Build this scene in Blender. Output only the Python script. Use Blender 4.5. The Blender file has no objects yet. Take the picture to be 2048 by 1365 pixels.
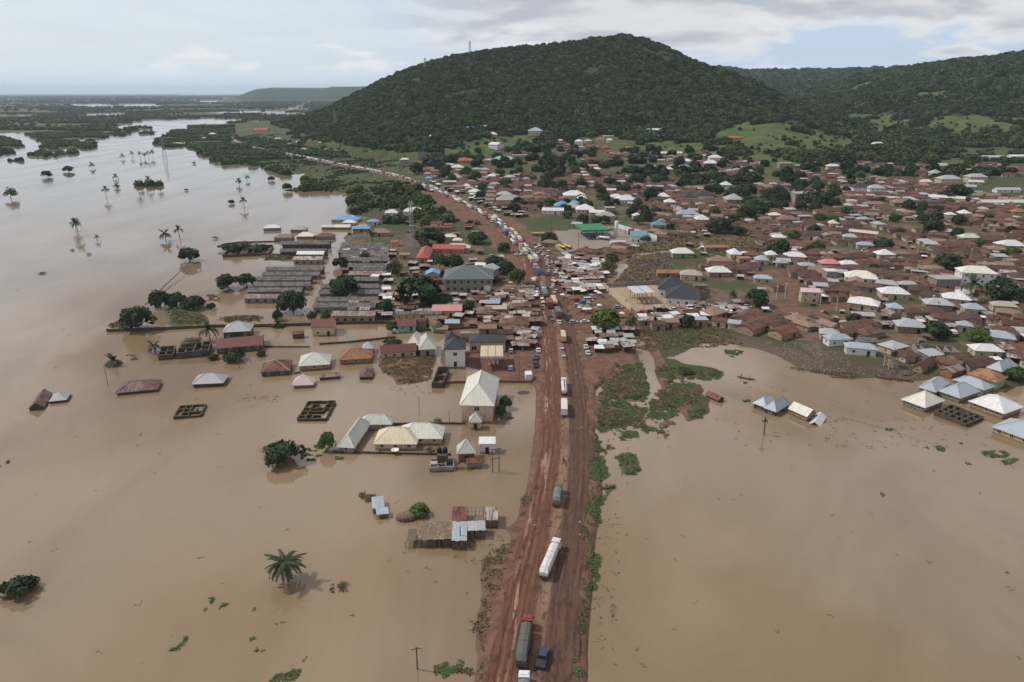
import bpy, math, random
import numpy as np
from math import radians, sin, cos, tan, atan2, hypot, pi
random.seed(7)
R = random.Random(11)
SC = bpy.context.scene
COL = SC.collection

# ------------------------------------------------------------------ camera
CAMH = 100.0
F = 1400.0                       # focal length in photo pixels (photo 2048 wide)
PITCH = math.atan((682.5 - 184.0) / F)
cam_d = bpy.data.cameras.new('camera')
cam_d.sensor_width = 36.0
cam_d.lens = 36.0 * F / 2048.0
cam_d.clip_start = 1.0
cam_d.clip_end = 90000.0
cam = bpy.data.objects.new('camera', cam_d)
COL.objects.link(cam)
cam.location = (0, 0, CAMH)
cam.rotation_euler = (pi / 2 - PITCH, 0, 0)
SC.camera = cam

# ------------------------------------------------------------------ world, sun, exposure
SUN_EL, SUN_AZ = radians(50), radians(-78)      # azimuth from +Y, towards -X (left)
SC.view_settings.view_transform = 'Standard'
SC.view_settings.look = 'None'
SC.view_settings.gamma = 1.0
SC.view_settings.use_curve_mapping = False
SC.view_settings.exposure = 0.0
W = bpy.data.worlds.new('World'); SC.world = W; W.use_nodes = True
wt = W.node_tree; wt.nodes.clear()

class NT:
    """tiny node helper"""
    def __init__(s, tree): s.t = tree
    def n(s, typ, ins=None, **kw):
        nd = s.t.nodes.new(typ)
        for k, v in kw.items(): setattr(nd, k, v)
        if ins:
            for k, v in ins.items():
                sk = nd.inputs[k]
                if isinstance(v, bpy.types.NodeSocket): s.t.links.new(v, sk)
                elif isinstance(v, bpy.types.Node): s.t.links.new(v.outputs[0], sk)
                else:
                    if isinstance(v, (tuple, list)) and sk.type == 'RGBA' and len(v) == 3: v = (*v, 1)
                    sk.default_value = v
        return nd
    def m(s, op, a, b=0.0, c=0.0, clamp=False):
        nd = s.t.nodes.new('ShaderNodeMath'); nd.operation = op; nd.use_clamp = clamp
        for i, v in enumerate((a, b, c)):
            if isinstance(v, bpy.types.Node): v = v.outputs[0]
            if isinstance(v, bpy.types.NodeSocket): s.t.links.new(v, nd.inputs[i])
            else: nd.inputs[i].default_value = v
        return nd.outputs[0]
    def ss(s, x, lo, hi, a=0.0, b=1.0):
        nd = s.n('ShaderNodeMapRange', {'Value': x, 'From Min': lo, 'From Max': hi, 'To Min': a, 'To Max': b},
                 interpolation_type='SMOOTHSTEP')
        return nd.outputs[0]
    def mix(s, f, a, b, bt='MIX'):
        nd = s.t.nodes.new('ShaderNodeMix'); nd.data_type = 'RGBA'; nd.blend_type = bt
        for sk, v in ((nd.inputs[0], f), (nd.inputs[6], a), (nd.inputs[7], b)):
            if isinstance(v, bpy.types.Node): v = v.outputs[0]
            if isinstance(v, bpy.types.NodeSocket): s.t.links.new(v, sk)
            elif isinstance(v, (tuple, list)): sk.default_value = (*v, 1) if len(v) == 3 else v
            else: sk.default_value = v
        return nd.outputs[2]
    def noise(s, vec, scale, detail=4, rough=0.55, dim='3D', dist=0.0, out=0):
        ins = {'Scale': scale, 'Detail': detail, 'Roughness': rough, 'Distortion': dist}
        if vec is not None: ins['Vector'] = vec
        return s.n('ShaderNodeTexNoise', ins, noise_dimensions=dim).outputs[out]
    def mp(s, vec, scale=(1, 1, 1), loc=(0, 0, 0), rot=(0, 0, 0)):
        return s.n('ShaderNodeMapping', {'Vector': vec, 'Scale': scale, 'Location': loc, 'Rotation': rot}).outputs[0]

w = NT(wt)
tc = w.n('ShaderNodeTexCoord').outputs['Generated']
sky = w.n('ShaderNodeTexSky', sky_type='NISHITA', sun_disc=False, sun_elevation=SUN_EL,
          sun_rotation=SUN_AZ, altitude=100.0, air_density=1.0, dust_density=2.0, ozone_density=1.0)
sep = w.n('ShaderNodeSeparateXYZ', {'Vector': tc})
dx, dy, dz = sep.outputs
# cloud deck, laid out on a plane high above the ground and flattened by perspective
zc = w.m('MAXIMUM', w.m('ADD', dz, 0.05), 0.05)
px_ = w.m('DIVIDE', dx, zc); py_ = w.m('DIVIDE', dy, zc)
pv = w.n('ShaderNodeCombineXYZ', {'X': px_, 'Y': py_, 'Z': 0.0}).outputs[0]
n_hi = w.noise(pv, 1.15, 6, 0.55)
n_cu = w.noise(w.mp(tc, (9, 9, 30), (2.3, 0.4, 0.7)), 1.0, 9, 0.52, dist=0.2)
n_tx = w.noise(w.mp(tc, (6, 6, 26), (7.7, 1.2, 3.1)), 1.0, 9, 0.5, dist=0.3)
n_tx2 = w.noise(w.mp(tc, (6, 6, 26), (7.7, 1.2, 2.75)), 1.0, 9, 0.5, dist=0.3)   # the same field looked up a little higher: lit tops, grey bases
hi_f = w.ss(dz, 0.12, 0.32)
brg = w.m('DIVIDE', dx, w.m('MAXIMUM', dy, 0.15))
right = w.ss(brg, -0.22, 0.02)
# heavy bank overhead to the right, thin veil to the left
lift = w.m('MULTIPLY', w.m('SUBTRACT', n_tx, 0.5), 0.13)
bank = w.m('MULTIPLY', w.ss(w.m('ADD', dz, lift), 0.050, 0.066), w.m('ADD', 0.10, w.m('MULTIPLY', right, 0.90)))
puff = w.m('MULTIPLY', w.ss(n_cu, 0.55, 0.66), w.ss(dz, 0.012, 0.03, 0.2, 0.85))
veil = w.mix(0.84, sky.outputs[0], w.mix(w.ss(brg, -0.45, 0.40), (6.3, 6.95, 7.6), (4.9, 5.95, 7.5)))
base_l = w.ss(w.m('SUBTRACT', n_tx, n_tx2), -0.10, 0.10)
deep = w.ss(w.m('ADD', dz, lift), 0.052, 0.080)
bank_c = w.mix(w.m('MULTIPLY', deep, w.m('ADD', 0.35, w.m('MULTIPLY', base_l, 0.65))), (7.1, 7.2, 7.3), (4.2, 4.5, 5.0))
skyl = w.mix(puff, veil, w.mix(w.ss(n_tx, 0.4, 0.62), (7.7, 7.75, 7.8), (5.9, 6.25, 6.8)))
skyl = w.mix(bank, skyl, bank_c)
hicol = w.mix(w.ss(n_hi, 0.42, 0.56), (8.2, 8.1, 8.4), (2.0, 1.9, 2.5))
skyh = w.mix(w.ss(n_hi, 0.34, 0.50, 0.4, 1.0), veil, hicol)
skyc = w.mix(hi_f, skyl, skyh)
# the horizon haze line
skyc = w.mix(w.ss(dz, 0.0, 0.05, 0.75, 0.0), skyc, (6.3, 7.1, 8.0))
bg = w.n('ShaderNodeBackground', {'Color': skyc, 'Strength': 0.120})
w.n('ShaderNodeOutputWorld', {'Surface': bg})

sun_d = bpy.data.lights.new('sun', 'SUN'); sun_d.energy = 3.0; sun_d.angle = radians(5)
sun_d.color = (1.0, 0.95, 0.88)
sun = bpy.data.objects.new('sun', sun_d); COL.objects.link(sun)
sun.rotation_euler = (pi / 2 - SUN_EL, 0, -SUN_AZ + pi)   # shines from azimuth SUN_AZ
from mathutils import Vector, Matrix
_d = Vector((sin(SUN_AZ) * cos(SUN_EL), cos(SUN_AZ) * cos(SUN_EL), sin(SUN_EL)))
sun.rotation_euler = _d.to_track_quat('Z', 'Y').to_euler()

SC.render.engine = 'CYCLES'
cy = SC.cycles
cy.max_bounces = 5; cy.diffuse_bounces = 2; cy.glossy_bounces = 3; cy.transmission_bounces = 2
cy.volume_bounces = 1; cy.transparent_max_bounces = 6
cy.use_denoising = True
cy.caustics_reflective = False; cy.caustics_refractive = False

# ------------------------------------------------------------------ pixel <-> world
SP, CP = sin(PITCH), cos(PITCH)
def ray(u, v):
    a = (u - 1024.0) / F; b = (682.5 - v) / F
    return np.array((a, CP + SP * b, -SP + CP * b))
def flat(u, v, z=0.0):
    d = ray(u, v); t = (z - CAMH) / d[2]
    return (d[0] * t, d[1] * t)
def project(x, y, z):
    zz = z - CAMH
    dep = y * CP - zz * SP
    up = y * SP + zz * CP
    return 1024 + F * x / dep, 682.5 - F * up / dep

# ------------------------------------------------------------------ numpy noise
def _hash(ix, iy, seed):
    h = (ix.astype(np.int64) * 374761393 + iy.astype(np.int64) * 668265263 + seed * 1442695041) & 0x7fffffff
    h = ((h ^ (h >> 13)) * 1274126177) & 0x7fffffff
    h = h ^ (h >> 16)
    return (h & 0xffff) / 65535.0
def vnoise(x, y, seed=0):
    x = np.asarray(x, float); y = np.asarray(y, float)
    ix = np.floor(x); iy = np.floor(y); fx = x - ix; fy = y - iy
    fx = fx * fx * (3 - 2 * fx); fy = fy * fy * (3 - 2 * fy)
    a = _hash(ix, iy, seed); b = _hash(ix + 1, iy, seed); c = _hash(ix, iy + 1, seed); d = _hash(ix + 1, iy + 1, seed)
    return (a * (1 - fx) + b * fx) * (1 - fy) + (c * (1 - fx) + d * fx) * fy
def fbm(x, y, scale, seed=0, oct=4, rough=0.5):
    s = 0; a = 1; t = 0; x = np.asarray(x, float) / scale; y = np.asarray(y, float) / scale
    for o in range(oct):
        s = s + a * vnoise(x, y, seed + o * 17); t += a; a *= rough; x = x * 2.03 + 11.3; y = y * 2.03 + 5.7
    return s / t            # 0..1
def sstep(x, a, b):
    t = np.clip((x - a) / (b - a), 0, 1); return t * t * (3 - 2 * t)

def in_poly(x, y, poly):
    x = np.asarray(x, float); y = np.asarray(y, float)
    c = np.zeros(x.shape, bool); n = len(poly)
    for i in range(n):
        x1, y1 = poly[i]; x2, y2 = poly[(i + 1) % n]
        if y1 == y2: continue
        m = ((y1 > y) != (y2 > y)) & (x < (x2 - x1) * (y - y1) / (y2 - y1) + x1)
        c ^= m
    return c
def seg_dist(x, y, pts, closed=False):
    d = np.full(np.shape(x), 1e9); n = len(pts)
    for i in range(n if closed else n - 1):
        x1, y1 = pts[i]; x2, y2 = pts[(i + 1) % n]
        ex, ey = x2 - x1, y2 - y1; L = ex * ex + ey * ey + 1e-9
        t = np.clip(((x - x1) * ex + (y - y1) * ey) / L, 0, 1)
        d = np.minimum(d, np.hypot(x - x1 - t * ex, y - y1 - t * ey))
    return d
def sdf(x, y, poly):
    d = seg_dist(x, y, poly, True)
    return np.where(in_poly(x, y, poly), d, -d)
# ------------------------------------------------------------------ shoreline, roads (photo pixels projected on the water plane)
P = lambda L: [flat(u, v) for u, v in L]
LAND_MAIN = P([(1158,1480),(1160,1365),(1160,1300),(1170,1230),(1175,1180),(1173,1120),(1172,1080),(1180,1055),(1192,1020),
    (1200,985),(1193,930),(1190,895),(1186,868),(1205,862),(1240,852),(1290,856),(1340,852),(1380,842),(1412,826),(1420,800),
    (1395,782),(1372,764),(1430,758),(1452,745),(1425,735),(1375,728),(1350,716),(1385,700),(1405,690),(1440,690),(1480,692),
    (1530,702),(1565,716),(1588,738),(1640,748),(1700,756),(1760,752),(1830,760),(1868,758),(1900,748),(1950,766),(2010,780),
    (2060,770),(2150,770),(2400,800),(2800,860),(6500,420),(9000,186.5),(760,186.5),(640,198),(600,214),(560,226),(500,238),(460,246),
    (420,251),(380,256),(340,266),(318,276),(315,290),(340,296),(370,292),(392,301),(400,309),(425,318),(430,330),(470,333),
    (530,336),(548,350),(575,352),(600,346),(612,360),(600,378),(560,380),(585,385),(640,382),(697,388),(700,415),(707,430),
    (740,436),(742,462),(700,470),(690,480),(680,500),(690,540),(680,560),(665,580),(645,600),(640,630),(700,640),(770,642),(815,652),
    (835,656),(900,650),(958,656),(962,690),(945,700),(890,700),(885,742),(940,735),(985,748),(1000,762),(1060,768),(1076,778),
    (1082,800),(1083,860),(1078,900),(1074,960),(1062,992),(1044,1003),(1040,1040),(1020,1050),(1003,1056),(1024,1072),
    (1030,1092),(1005,1108),(972,1112),(962,1140),(962,1180),(956,1230),(952,1290),(965,1312),(960,1365),(955,1480)])
LAND_FAR = P([(-3500,262),(-200,262),(0,266),(45,268),(70,276),(82,290),(100,299),(115,301),(130,296),(150,291),(162,298),(176,300),
    (186,290),(198,280),(215,276),(212,262),(240,252),(290,241),(370,237),(420,236),(490,238),(560,224),(640,197),(760,186.3),
    (700,185.3),(-3000,185.3),(-9000,190)])
ISLES = [P(q) for q in [
    [(0,275),(40,283),(46,296),(10,296),(-60,300),(-60,276)],
    [(-60,304),(20,300),(27,306),(-10,314),(-60,318)],
    [(215,262),(300,253),(302,262),(245,273),(218,270)],
    [(286,262),(305,262),(312,266),(295,271),(285,268)],
    [(55,309),(70,308),(70,313),(55,314)],[(74,305),(106,304),(106,315),(75,316)],
    [(110,308),(132,304),(134,314),(113,316)],[(136,303),(155,302),(154,309),(138,309)],
    [(520,512),(560,508),(600,514),(590,520),(560,522),(528,518)],
    [(757,715),(800,712),(872,714),(866,735),(855,762),(830,764),(800,770),(792,755),(765,742)],
    [(330,622),(360,615),(410,628),(420,640),(390,652),(345,652)],
    [(420,640),(470,632),(520,634),(520,640),(470,646)],
    [(1240,905),(1262,905),(1272,925),(1280,940),(1265,952),(1240,950)],
]]
LAKES = [P(q) for q in [
    [(140,209),(200,208),(240,210),(300,208),(334,212),(310,216),(240,215),(180,217),(145,214)],
    [(358,189.6),(500,190),(498,192.6),(360,192)],
    [(415,224),(520,223),(600,226),(640,228),(600,231),(500,229),(420,227)],
    [(500,199),(600,197),(670,199),(640,205),(560,204),(505,203)],
    [(170,229),(250,228),(250,231),(180,233)],[(30,230),(75,229),(72,232),(40,233)],
    [(0,236),(50,237),(50,238),(0,238)],[(390,203),(470,201),(480,204),(400,206)],[(180,240),(250,233),(252,235),(200,242)],
]]
# road centre line: (u, v, half width in metres)
ROAD = [(1058,1500,8),(1062,1365,8),(1085,1200,8.6),(1104,1100,8.6),(1120,1000,8),(1131,900,8),(1131,800,8.4),(1124,720,9),(1114,650,10),
        (1101,600,10),(1084,555,9.5),(1062,518,9.5),(1038,488,10),(1008,456,10),(966,426,9.5),(915,400,9),(860,375,8.5),(790,352,8),(700,334,8),
        (640,322,7.5),(590,312,7),(540,303,7),(500,294,7),(476,285,7),(468,277,6.5),(472,268,6),(496,260,6),(530,255,6)]
CREEK1 = P([(1272,676),(1284,690),(1294,712),(1300,735),(1308,758),(1314,778),(1305,796),(1296,812),(1290,832),(1300,845)])
CREEK2 = P([(1404,484),(1392,496),(1360,502),(1290,506),(1256,512),(1243,522),(1246,538),(1232,552),(1222,565),(1212,578)])
WET = P([(1186,868),(1190,780),(1230,740),(1290,700),(1350,690),(1450,690),(1480,720),(1452,745),(1430,765),(1422,830),(1340,858)])
STREETS = [P([(1548,402),(1575,415),(1612,438),(1650,456)]), P([(1730,470),(1770,486),(1810,500),(1850,520),(1900,545)]),
           P([(1130,612),(1200,640),(1290,632),(1400,622),(1500,616),(1560,620)]),
           P([(1500,560),(1560,545),(1600,600),(1560,640)]),
           P([(1600,628),(1700,612),(1800,622),(1900,615),(2100,620)]),
           P([(1255,460),(1330,470),(1440,480),(1480,482)]), P([(1060,440),(1120,430),(1180,424)])]

ridge = lambda L: [(atan2(ray(u, v)[0], ray(u, v)[1]), Rr, CAMH + Rr * ray(u, v)[2] / hypot(ray(u, v)[0], ray(u, v)[1])) for u, v, Rr in L]
HILL_MAIN = ridge([(500,256,2000),(545,250,2100),(600,236,2100),(650,224,2050),(700,198,2000),(750,172,1950),(800,149,1900),(850,132,1850),(900,118,1850),
    (950,109,1850),(1000,103,1850),(1050,97,1850),(1100,93,1850),(1150,88,1850),(1200,79,1850),(1250,75,1850),(1290,82,1820),
    (1330,98,1800),(1370,119,1780),(1410,136,1760),(1450,145,1750),(1500,164,1700),(1540,184,1650),(1580,208,1600),(1620,227,1550),
    (1680,244,1500),(1740,256,1480),(1800,268,1400),(1860,285,1350)])
HILL_RIGHT = ridge([(1540,235,2300),(1600,200,2500),(1650,181,2600),(1700,164,2700),(1750,150,2700),(1800,143,2700),(1850,135,2700),(1900,127,2600),
    (1950,122,2600),(2000,117,2500),(2048,110,2500),(2150,98,2500),(2400,84,2500),(2700,90,2500),(3200,100,2500)])
HILL_BACK = ridge([(1300,160,4300),(1380,139,4500),(1440,141,4500),(1500,147,4500),(1600,147,4500),(1700,145,4500),(1800,142,4500),(2100,138,4500),(3200,140,4500)])
MESA = ridge([(485,187,9000),(497,184,9000),(512,179,9000),(530,177,9000),(600,178,9000),(640,179,9000),(665,174,9000),(700,174,9000),(760,173,9000),(900,172,9000),(1100,172,9000),(1400,176,9000)])
MESA2 = ridge([(520,180,14000),(545,175.5,14000),(600,176,14000),(660,176,14000),(720,178,14000)])

def layer(az, r, L, base, z0, power, back, seed, gully=0.16, flat_top=False):
    a = [p[0] for p in L]; Rr = np.interp(az, a, [p[1] for p in L]); Z = np.interp(az, a, [p[2] for p in L])
    edge = sstep(az, a[0] - 0.03, a[0] + 0.01) * (1 - sstep(az, a[-1], a[-1] + 0.05))
    B = base(az) if callable(base) else base
    s = np.clip((r - B) / (Rr - B), 0, 1)
    x = r * np.sin(az); y = r * np.cos(az)
    g = (fbm(x, y, 260, seed, 5, 0.55) - 0.5) * 2
    s2 = np.clip(s + g * gully * 4 * s * (1 - s), 0, 1)
    h = z0 + (Z - z0) * (s2 ** power)
    bk = np.clip((r - Rr) / back, 0, 1)
    h = h * (1 - bk * bk)
    return h * edge * sstep(s, 0, 0.02)

BASE_M = ridge([(480,290,1),(560,300,1),(700,305,1),(850,310,1),(1000,300,1),(1200,290,1),(1400,290,1),(1550,300,1),(1700,305,1),(1900,300,1)])
def hill_h(x, y):
    r = np.hypot(x, y); az = np.arctan2(x, y)
    b = lambda q: np.interp(q, [p[0] for p in BASE_M], [1700, 1600, 1180, 1000, 1060, 1090, 1050, 950, 900, 900])
    h = layer(az, r, HILL_MAIN, b, np.interp(az, [-.40, -.22], [2.0, 14.0]), 1.25, 700, 3)
    h = np.maximum(h, layer(az, r, HILL_RIGHT, 1350.0, 16.0, 1.15, 2500, 5, 0.3))
    h = np.maximum(h, layer(az, r, HILL_BACK, 2900.0, 20.0, 0.9, 6000, 9, 0.2))
    h = np.maximum(h, layer(az, r, MESA, 8100.0, 0.0, 0.6, 5000, 12, 0.1))
    h = np.maximum(h, layer(az, r, MESA2, 13300.0, 0.0, 0.7, 5000, 13, 0.1))
    # the town climbs gently towards the hill
    town = 14.0 * sstep(r, 420, 1150) * sstep(x, -260, -60)
    return np.maximum(h, town * sstep(r, 0, 1) * (r < 3500) * (1 - 0.6 * sstep(r, 2500, 3500))) + 0 * x

_road_w = [(*flat(u, v, 1.4), hw) for u, v, hw in ROAD]
# re-seat the far road points on the rising ground
_rw = []
for (u, v, hw) in ROAD:
    z = 1.4
    for _ in range(6):
        x, y = flat(u, v, z); z = max(1.4, float(hill_h(np.array([x]), np.array([y]))[0]) * 0.9)
    _rw.append((x, y, hw, z))
def catmull(pts, step):
    pts = np.array(pts, float); out = []
    for i in range(len(pts) - 1):
        p0 = pts[max(i - 1, 0)]; p1 = pts[i]; p2 = pts[i + 1]; p3 = pts[min(i + 2, len(pts) - 1)]
        L = np.hypot(*(p2 - p1)[:2]); n = max(2, int(L / step))
        for k in range(n):
            t = k / n
            out.append(0.5 * ((2 * p1) + (-p0 + p2) * t + (2 * p0 - 5 * p1 + 4 * p2 - p3) * t * t + (-p0 + 3 * p1 - 3 * p2 + p3) * t ** 3))
    out.append(pts[-1]); return np.array(out)
ROADC = catmull(_rw, 6.0)                 # x, y, half width, z
ROADXY = [tuple(p[:2]) for p in ROADC]
def road_near(x, y):
    """distance to the road centre line and the road's height there"""
    x = np.asarray(x, float); y = np.asarray(y, float)
    best = np.full(x.shape, 1e9); bz = np.zeros(x.shape)
    C = ROADC[::2]
    for i in range(len(C) - 1):
        x1, y1, _, z1 = C[i]; x2, y2, _, z2 = C[i + 1]
        ex, ey = x2 - x1, y2 - y1; L = ex * ex + ey * ey + 1e-9
        t = np.clip(((x - x1) * ex + (y - y1) * ey) / L, 0, 1)
        d = np.hypot(x - x1 - t * ex, y - y1 - t * ey); m = d < best
        best = np.where(m, d, best); bz = np.where(m, z1 + (z2 - z1) * t, bz)
    return best, bz

def height(x, y):
    r = np.hypot(x, y)
    jit = np.minimum(r * 0.006, 14.0)
    wx = x + (fbm(x, y, 30, 21, 3) - 0.5) * jit * 3.5; wy = y + (fbm(x, y, 30, 22, 3) - 0.5) * jit * 3.5
    near = r < 5200
    s = np.full(x.shape, 40.0)
    xs, ys = wx[near], wy[near]
    sm = sdf(xs, ys, LAND_MAIN)
    sf = sdf(xs, ys, LAND_FAR)
    sn = np.maximum(sm, sf)
    for q in ISLES: sn = np.maximum(sn, sdf(xs, ys, q))
    for q in LAKES: sn = np.minimum(sn, -sdf(xs, ys, q))
    s[near] = sn
    far = ~near
    sn = sdf(wx[far], wy[far], LAND_MAIN); sf = sdf(wx[far], wy[far], LAND_FAR)
    sn = np.maximum(sn, sf)
    for q in LAKES: sn = np.minimum(sn, -sdf(wx[far], wy[far], q))
    s[far] = sn
    # broken flood water over the far plain
    pl = (s > 0) & (x < 300) & (r > 1300)
    nz = fbm(x * 0.35, y, 160, 31, 4, 0.6)
    thr = 0.665 - 0.045 * sstep(x / np.maximum(r, 1), -0.42, -0.25)
    s = np.where(pl & (nz > thr) & (hill_h(x, y) < 2), -3.0, s)
    # wetland beside the road
    wsd = sdf(x, y, WET)
    nw = fbm(x, y, 13, 41, 4, 0.6)
    s = np.where(wsd > 0, np.minimum(s, (0.60 - nw) * 26 + 2.0), s)
    s = np.minimum(s, seg_dist(wx, wy, CREEK1) - 2.6 - 1.5 * (fbm(x, y, 9, 44) - .5))
    s = np.minimum(s, seg_dist(wx, wy, CREEK2) - 2.4)
    s = s + (fbm(x, y, 6, 51, 3) - 0.5) * np.minimum(2.2, 0.5 + r * 0.004)
    h = np.where(s < 0, np.maximum(-2.4, s * 0.45), 0.95 * (1 - np.exp(-s / 3.0)) + 0.15 * sstep(s, 5, 30))
    rough = (fbm(x, y, 5.5, 61, 3) - 0.5) * 0.35 * (s > 1.5) * (r < 900)
    hh = hill_h(x, y)
    h = np.where(s > 0, h + hh + rough, h)
    h = np.where((hh > 3) & (h < hh), hh + 0.2, h)
    rd, rz = road_near(x, y)
    k = 1 - sstep(rd, 7.0, 12.0)
    return h * (1 - k) + np.maximum(rz - 0.35, 0.7) * k

# polar grid round the drone, dense inside the view
NA, NR = 720, 660
az = np.concatenate([np.linspace(-1.15, -0.66, 40, endpoint=False), np.linspace(-0.66, 0.66, NA - 80), np.linspace(0.66, 1.15, 41)[1:]])
rr = 70.0 * (38000.0 / 70.0) ** (np.linspace(0, 1, NR) ** 1.18)
A, RR = np.meshgrid(az, rr)
GX, GY = RR * np.sin(A), RR * np.cos(A)
GZ = height(GX.ravel(), GY.ravel()).reshape(GX.shape)
LR = np.log(rr)
def hgt(x, y):
    """terrain height at world x, y (scalar or array)"""
    x = np.asarray(x, float); y = np.asarray(y, float)
    a = np.clip(np.arctan2(x, y), az[0], az[-1] - 1e-6); r = np.clip(np.hypot(x, y), rr[0], rr[-1] * 0.999)
    fa = np.interp(a, az, np.arange(len(az))); fr = np.interp(np.log(r), LR, np.arange(NR))
    ia = np.minimum(fa.astype(int), len(az) - 2); ir = np.minimum(fr.astype(int), NR - 2)
    ta = fa - ia; tr = fr - ir
    return (GZ[ir, ia] * (1 - ta) + GZ[ir, ia + 1] * ta) * (1 - tr) + (GZ[ir + 1, ia] * (1 - ta) + GZ[ir + 1, ia + 1] * ta) * tr
_rs = np.geomspace(75, 30000, 900)
def at(u, v, dz=0.0):
    """point of the ground (or water) seen at photo pixel u, v, for a thing dz above it"""
    d = ray(u, v); hl = hypot(d[0], d[1]); sx, sy, sz = d[0] / hl, d[1] / hl, d[2] / hl
    def diff(r): return CAMH + r * sz - np.maximum(hgt(r * sx, r * sy), 0.0) - dz
    q = diff(_rs); i = np.argmax(q < 0)
    if q[i] >= 0: i = len(_rs) - 1
    lo, hi = _rs[max(i - 1, 0)], _rs[i]
    for _ in range(14):
        m = 0.5 * (lo + hi)
        if diff(np.array([m]))[0] < 0: hi = m
        else: lo = m
    x, y = hi * sx, hi * sy
    return float(x), float(y), float(max(hgt(x, y), 0.0))
def ppm(x, y, z=0.0):
    """photo pixels per metre at a point"""
    return F / (y * CP - (z - CAMH) * SP)

# land cover (what grows or lies there), by region
def pxpoly(L): return L
ZM = GZ > 0.02
PU, PV = project(GX, GY, np.maximum(GZ, 0))
jx = (fbm(GX, GY, 18, 71, 4) - .5); jy = (fbm(GX, GY, 18, 72, 4) - .5)
JS = np.clip(900 / RR, 0.25, 4)
JU, JV = PU + jx * 22 * JS, PV + jy * 12 * JS
def cov(poly): return in_poly(JU, JV, poly)
TOWN_L = [(690,470),(960,440),(1000,470),(1060,540),(1060,700),(880,700),(700,640),(640,620)]
TOWN_PX = [(1010,420),(900,395),(830,372),(800,345),(830,330),(900,322),(1000,312),(1100,296),(1160,272),(1230,270),(1330,305),(1420,300),(1480,325),(1600,330),
           (1680,325),(1850,330),(2000,330),(2100,340),(2500,380),(3000,800),(2060,790),(1990,770),(1900,745),(1830,735),(1640,705),(1560,672),
           (1470,655),(1300,650),(1240,640),(1160,620),(1110,560),(1060,500),(1030,460)]
MUD_PX = [(1090,1500),(960,1500),(950,1100),(1000,1040),(1075,960),(1070,770),(960,765),(890,745),(885,715),(960,700),(955,640),(940,600),(1040,560),
          (1010,500),(960,460),(880,420),(830,380),(900,390),(1020,440),(1090,500),(1110,540),(1180,520),(1215,560),(1210,600),(1300,620),(1460,610),
          (1470,640),(1250,660),(1290,700),(1240,730),(1190,800),(1190,870),(1205,1000),(1175,1100),(1165,1500)]
GRASS_PX = [[(1010,425),(1110,425),(1160,450),(1100,462),(1060,460)],[(1300,505),(1310,480),(1400,470),(1480,470),(1520,490),(1540,515),(1480,525),(1330,535)],
            [(940,440),(1000,470),(960,500),(930,470)],[(1900,360),(2060,350),(2060,395),(1960,395),(1880,378)],[(1510,375),(1640,360),(1700,400),(1600,420)],
            [(700,425),(900,400),(930,440),(1000,520),(1000,560),(880,560),(780,560),(780,480)][:0] or [(700,425),(900,400),(930,440),(960,480),(880,470),(780,470)],
            [(480,297),(620,320),(700,340),(830,375),(900,410),(700,430),(640,385),(540,338),(425,322),(380,295)],
            [(570,310),(640,320),(790,348),(850,372),(800,330),(650,300)],[(1580,360),(1650,350),(1690,380),(1600,400)],
            [(1220,735),(1420,690),(1440,760),(1420,850),(1200,868),(1185,800)]]
MEADOW_PX = [[(1395,292),(1440,262),(1500,243),(1570,243),(1640,262),(1720,284),(1730,300),(1600,305),(1480,300)],[(880,312),(900,290),(960,275),(1040,268),(1100,272),(1060,292),(1010,300),(940,318)],
             [(1640,250),(1700,228),(1850,232),(1960,232),(2060,235),(2060,262),(1960,285),(1850,262),(1760,270)],[(1820,188),(1890,180),(1900,196),(1840,204)],
             [(860,231),(900,227),(930,231),(890,236)],[(1230,300),(1300,285),(1420,285),(1560,310),(1600,330),(1400,330),(1300,310)],
             [(435,290),(470,285),(475,298),(440,300)],[(1690,180),(1740,160),(1760,170),(1710,200)]]
mud = cov(MUD_PX); town = cov(TOWN_PX) | cov(TOWN_L)
grass = np.zeros_like(mud)
for q in GRASS_PX: grass |= cov(q)
meadow = np.zeros_like(mud)
for q in MEADOW_PX: meadow |= cov(q)
BLACK_PX = [(1225,560),(1245,525),(1330,505),(1345,545),(1325,575),(1215,580)]
TRASH_PX = [(1440,668),(1560,672),(1640,702),(1830,735),(1860,760),(1700,756),(1600,742),(1560,712),(1440,690),(1350,680)]
FORE_PX = [(1085,474),(1127,507),(1176,504),(1312,485),(1300,462),(1234,453),(1102,464)]
YARD_PX = [(1205,576),(1259,622),(1345,620),(1420,612),(1330,585),(1312,570)]
black = cov(BLACK_PX); trash = cov(TRASH_PX)
fore = in_poly(PU, PV, FORE_PX); yard = in_poly(PU, PV, YARD_PX)
street = np.zeros_like(mud)
sd_ = np.full(GX.shape, 1e9)
m_ = (RR < 1300)
for s_ in STREETS:
    q = seg_dist(GX[m_], GY[m_], s_); sd_[m_] = np.minimum(sd_[m_], q)
street = sd_ < 5.0
C1 = np.zeros(GX.shape + (4,), np.float32)
C2 = np.zeros(GX.shape + (4,), np.float32)
C1[..., 0] = mud | (street & ~fore) | ((RR < 330) & (np.abs(GX) < 60) & (GX > -60) & (PV > 640)); C1[..., 1] = town; C1[..., 2] = grass; C1[..., 3] = meadow
C2[..., 0] = black; C2[..., 1] = trash; C2[..., 2] = fore; C2[..., 3] = yard

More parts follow.
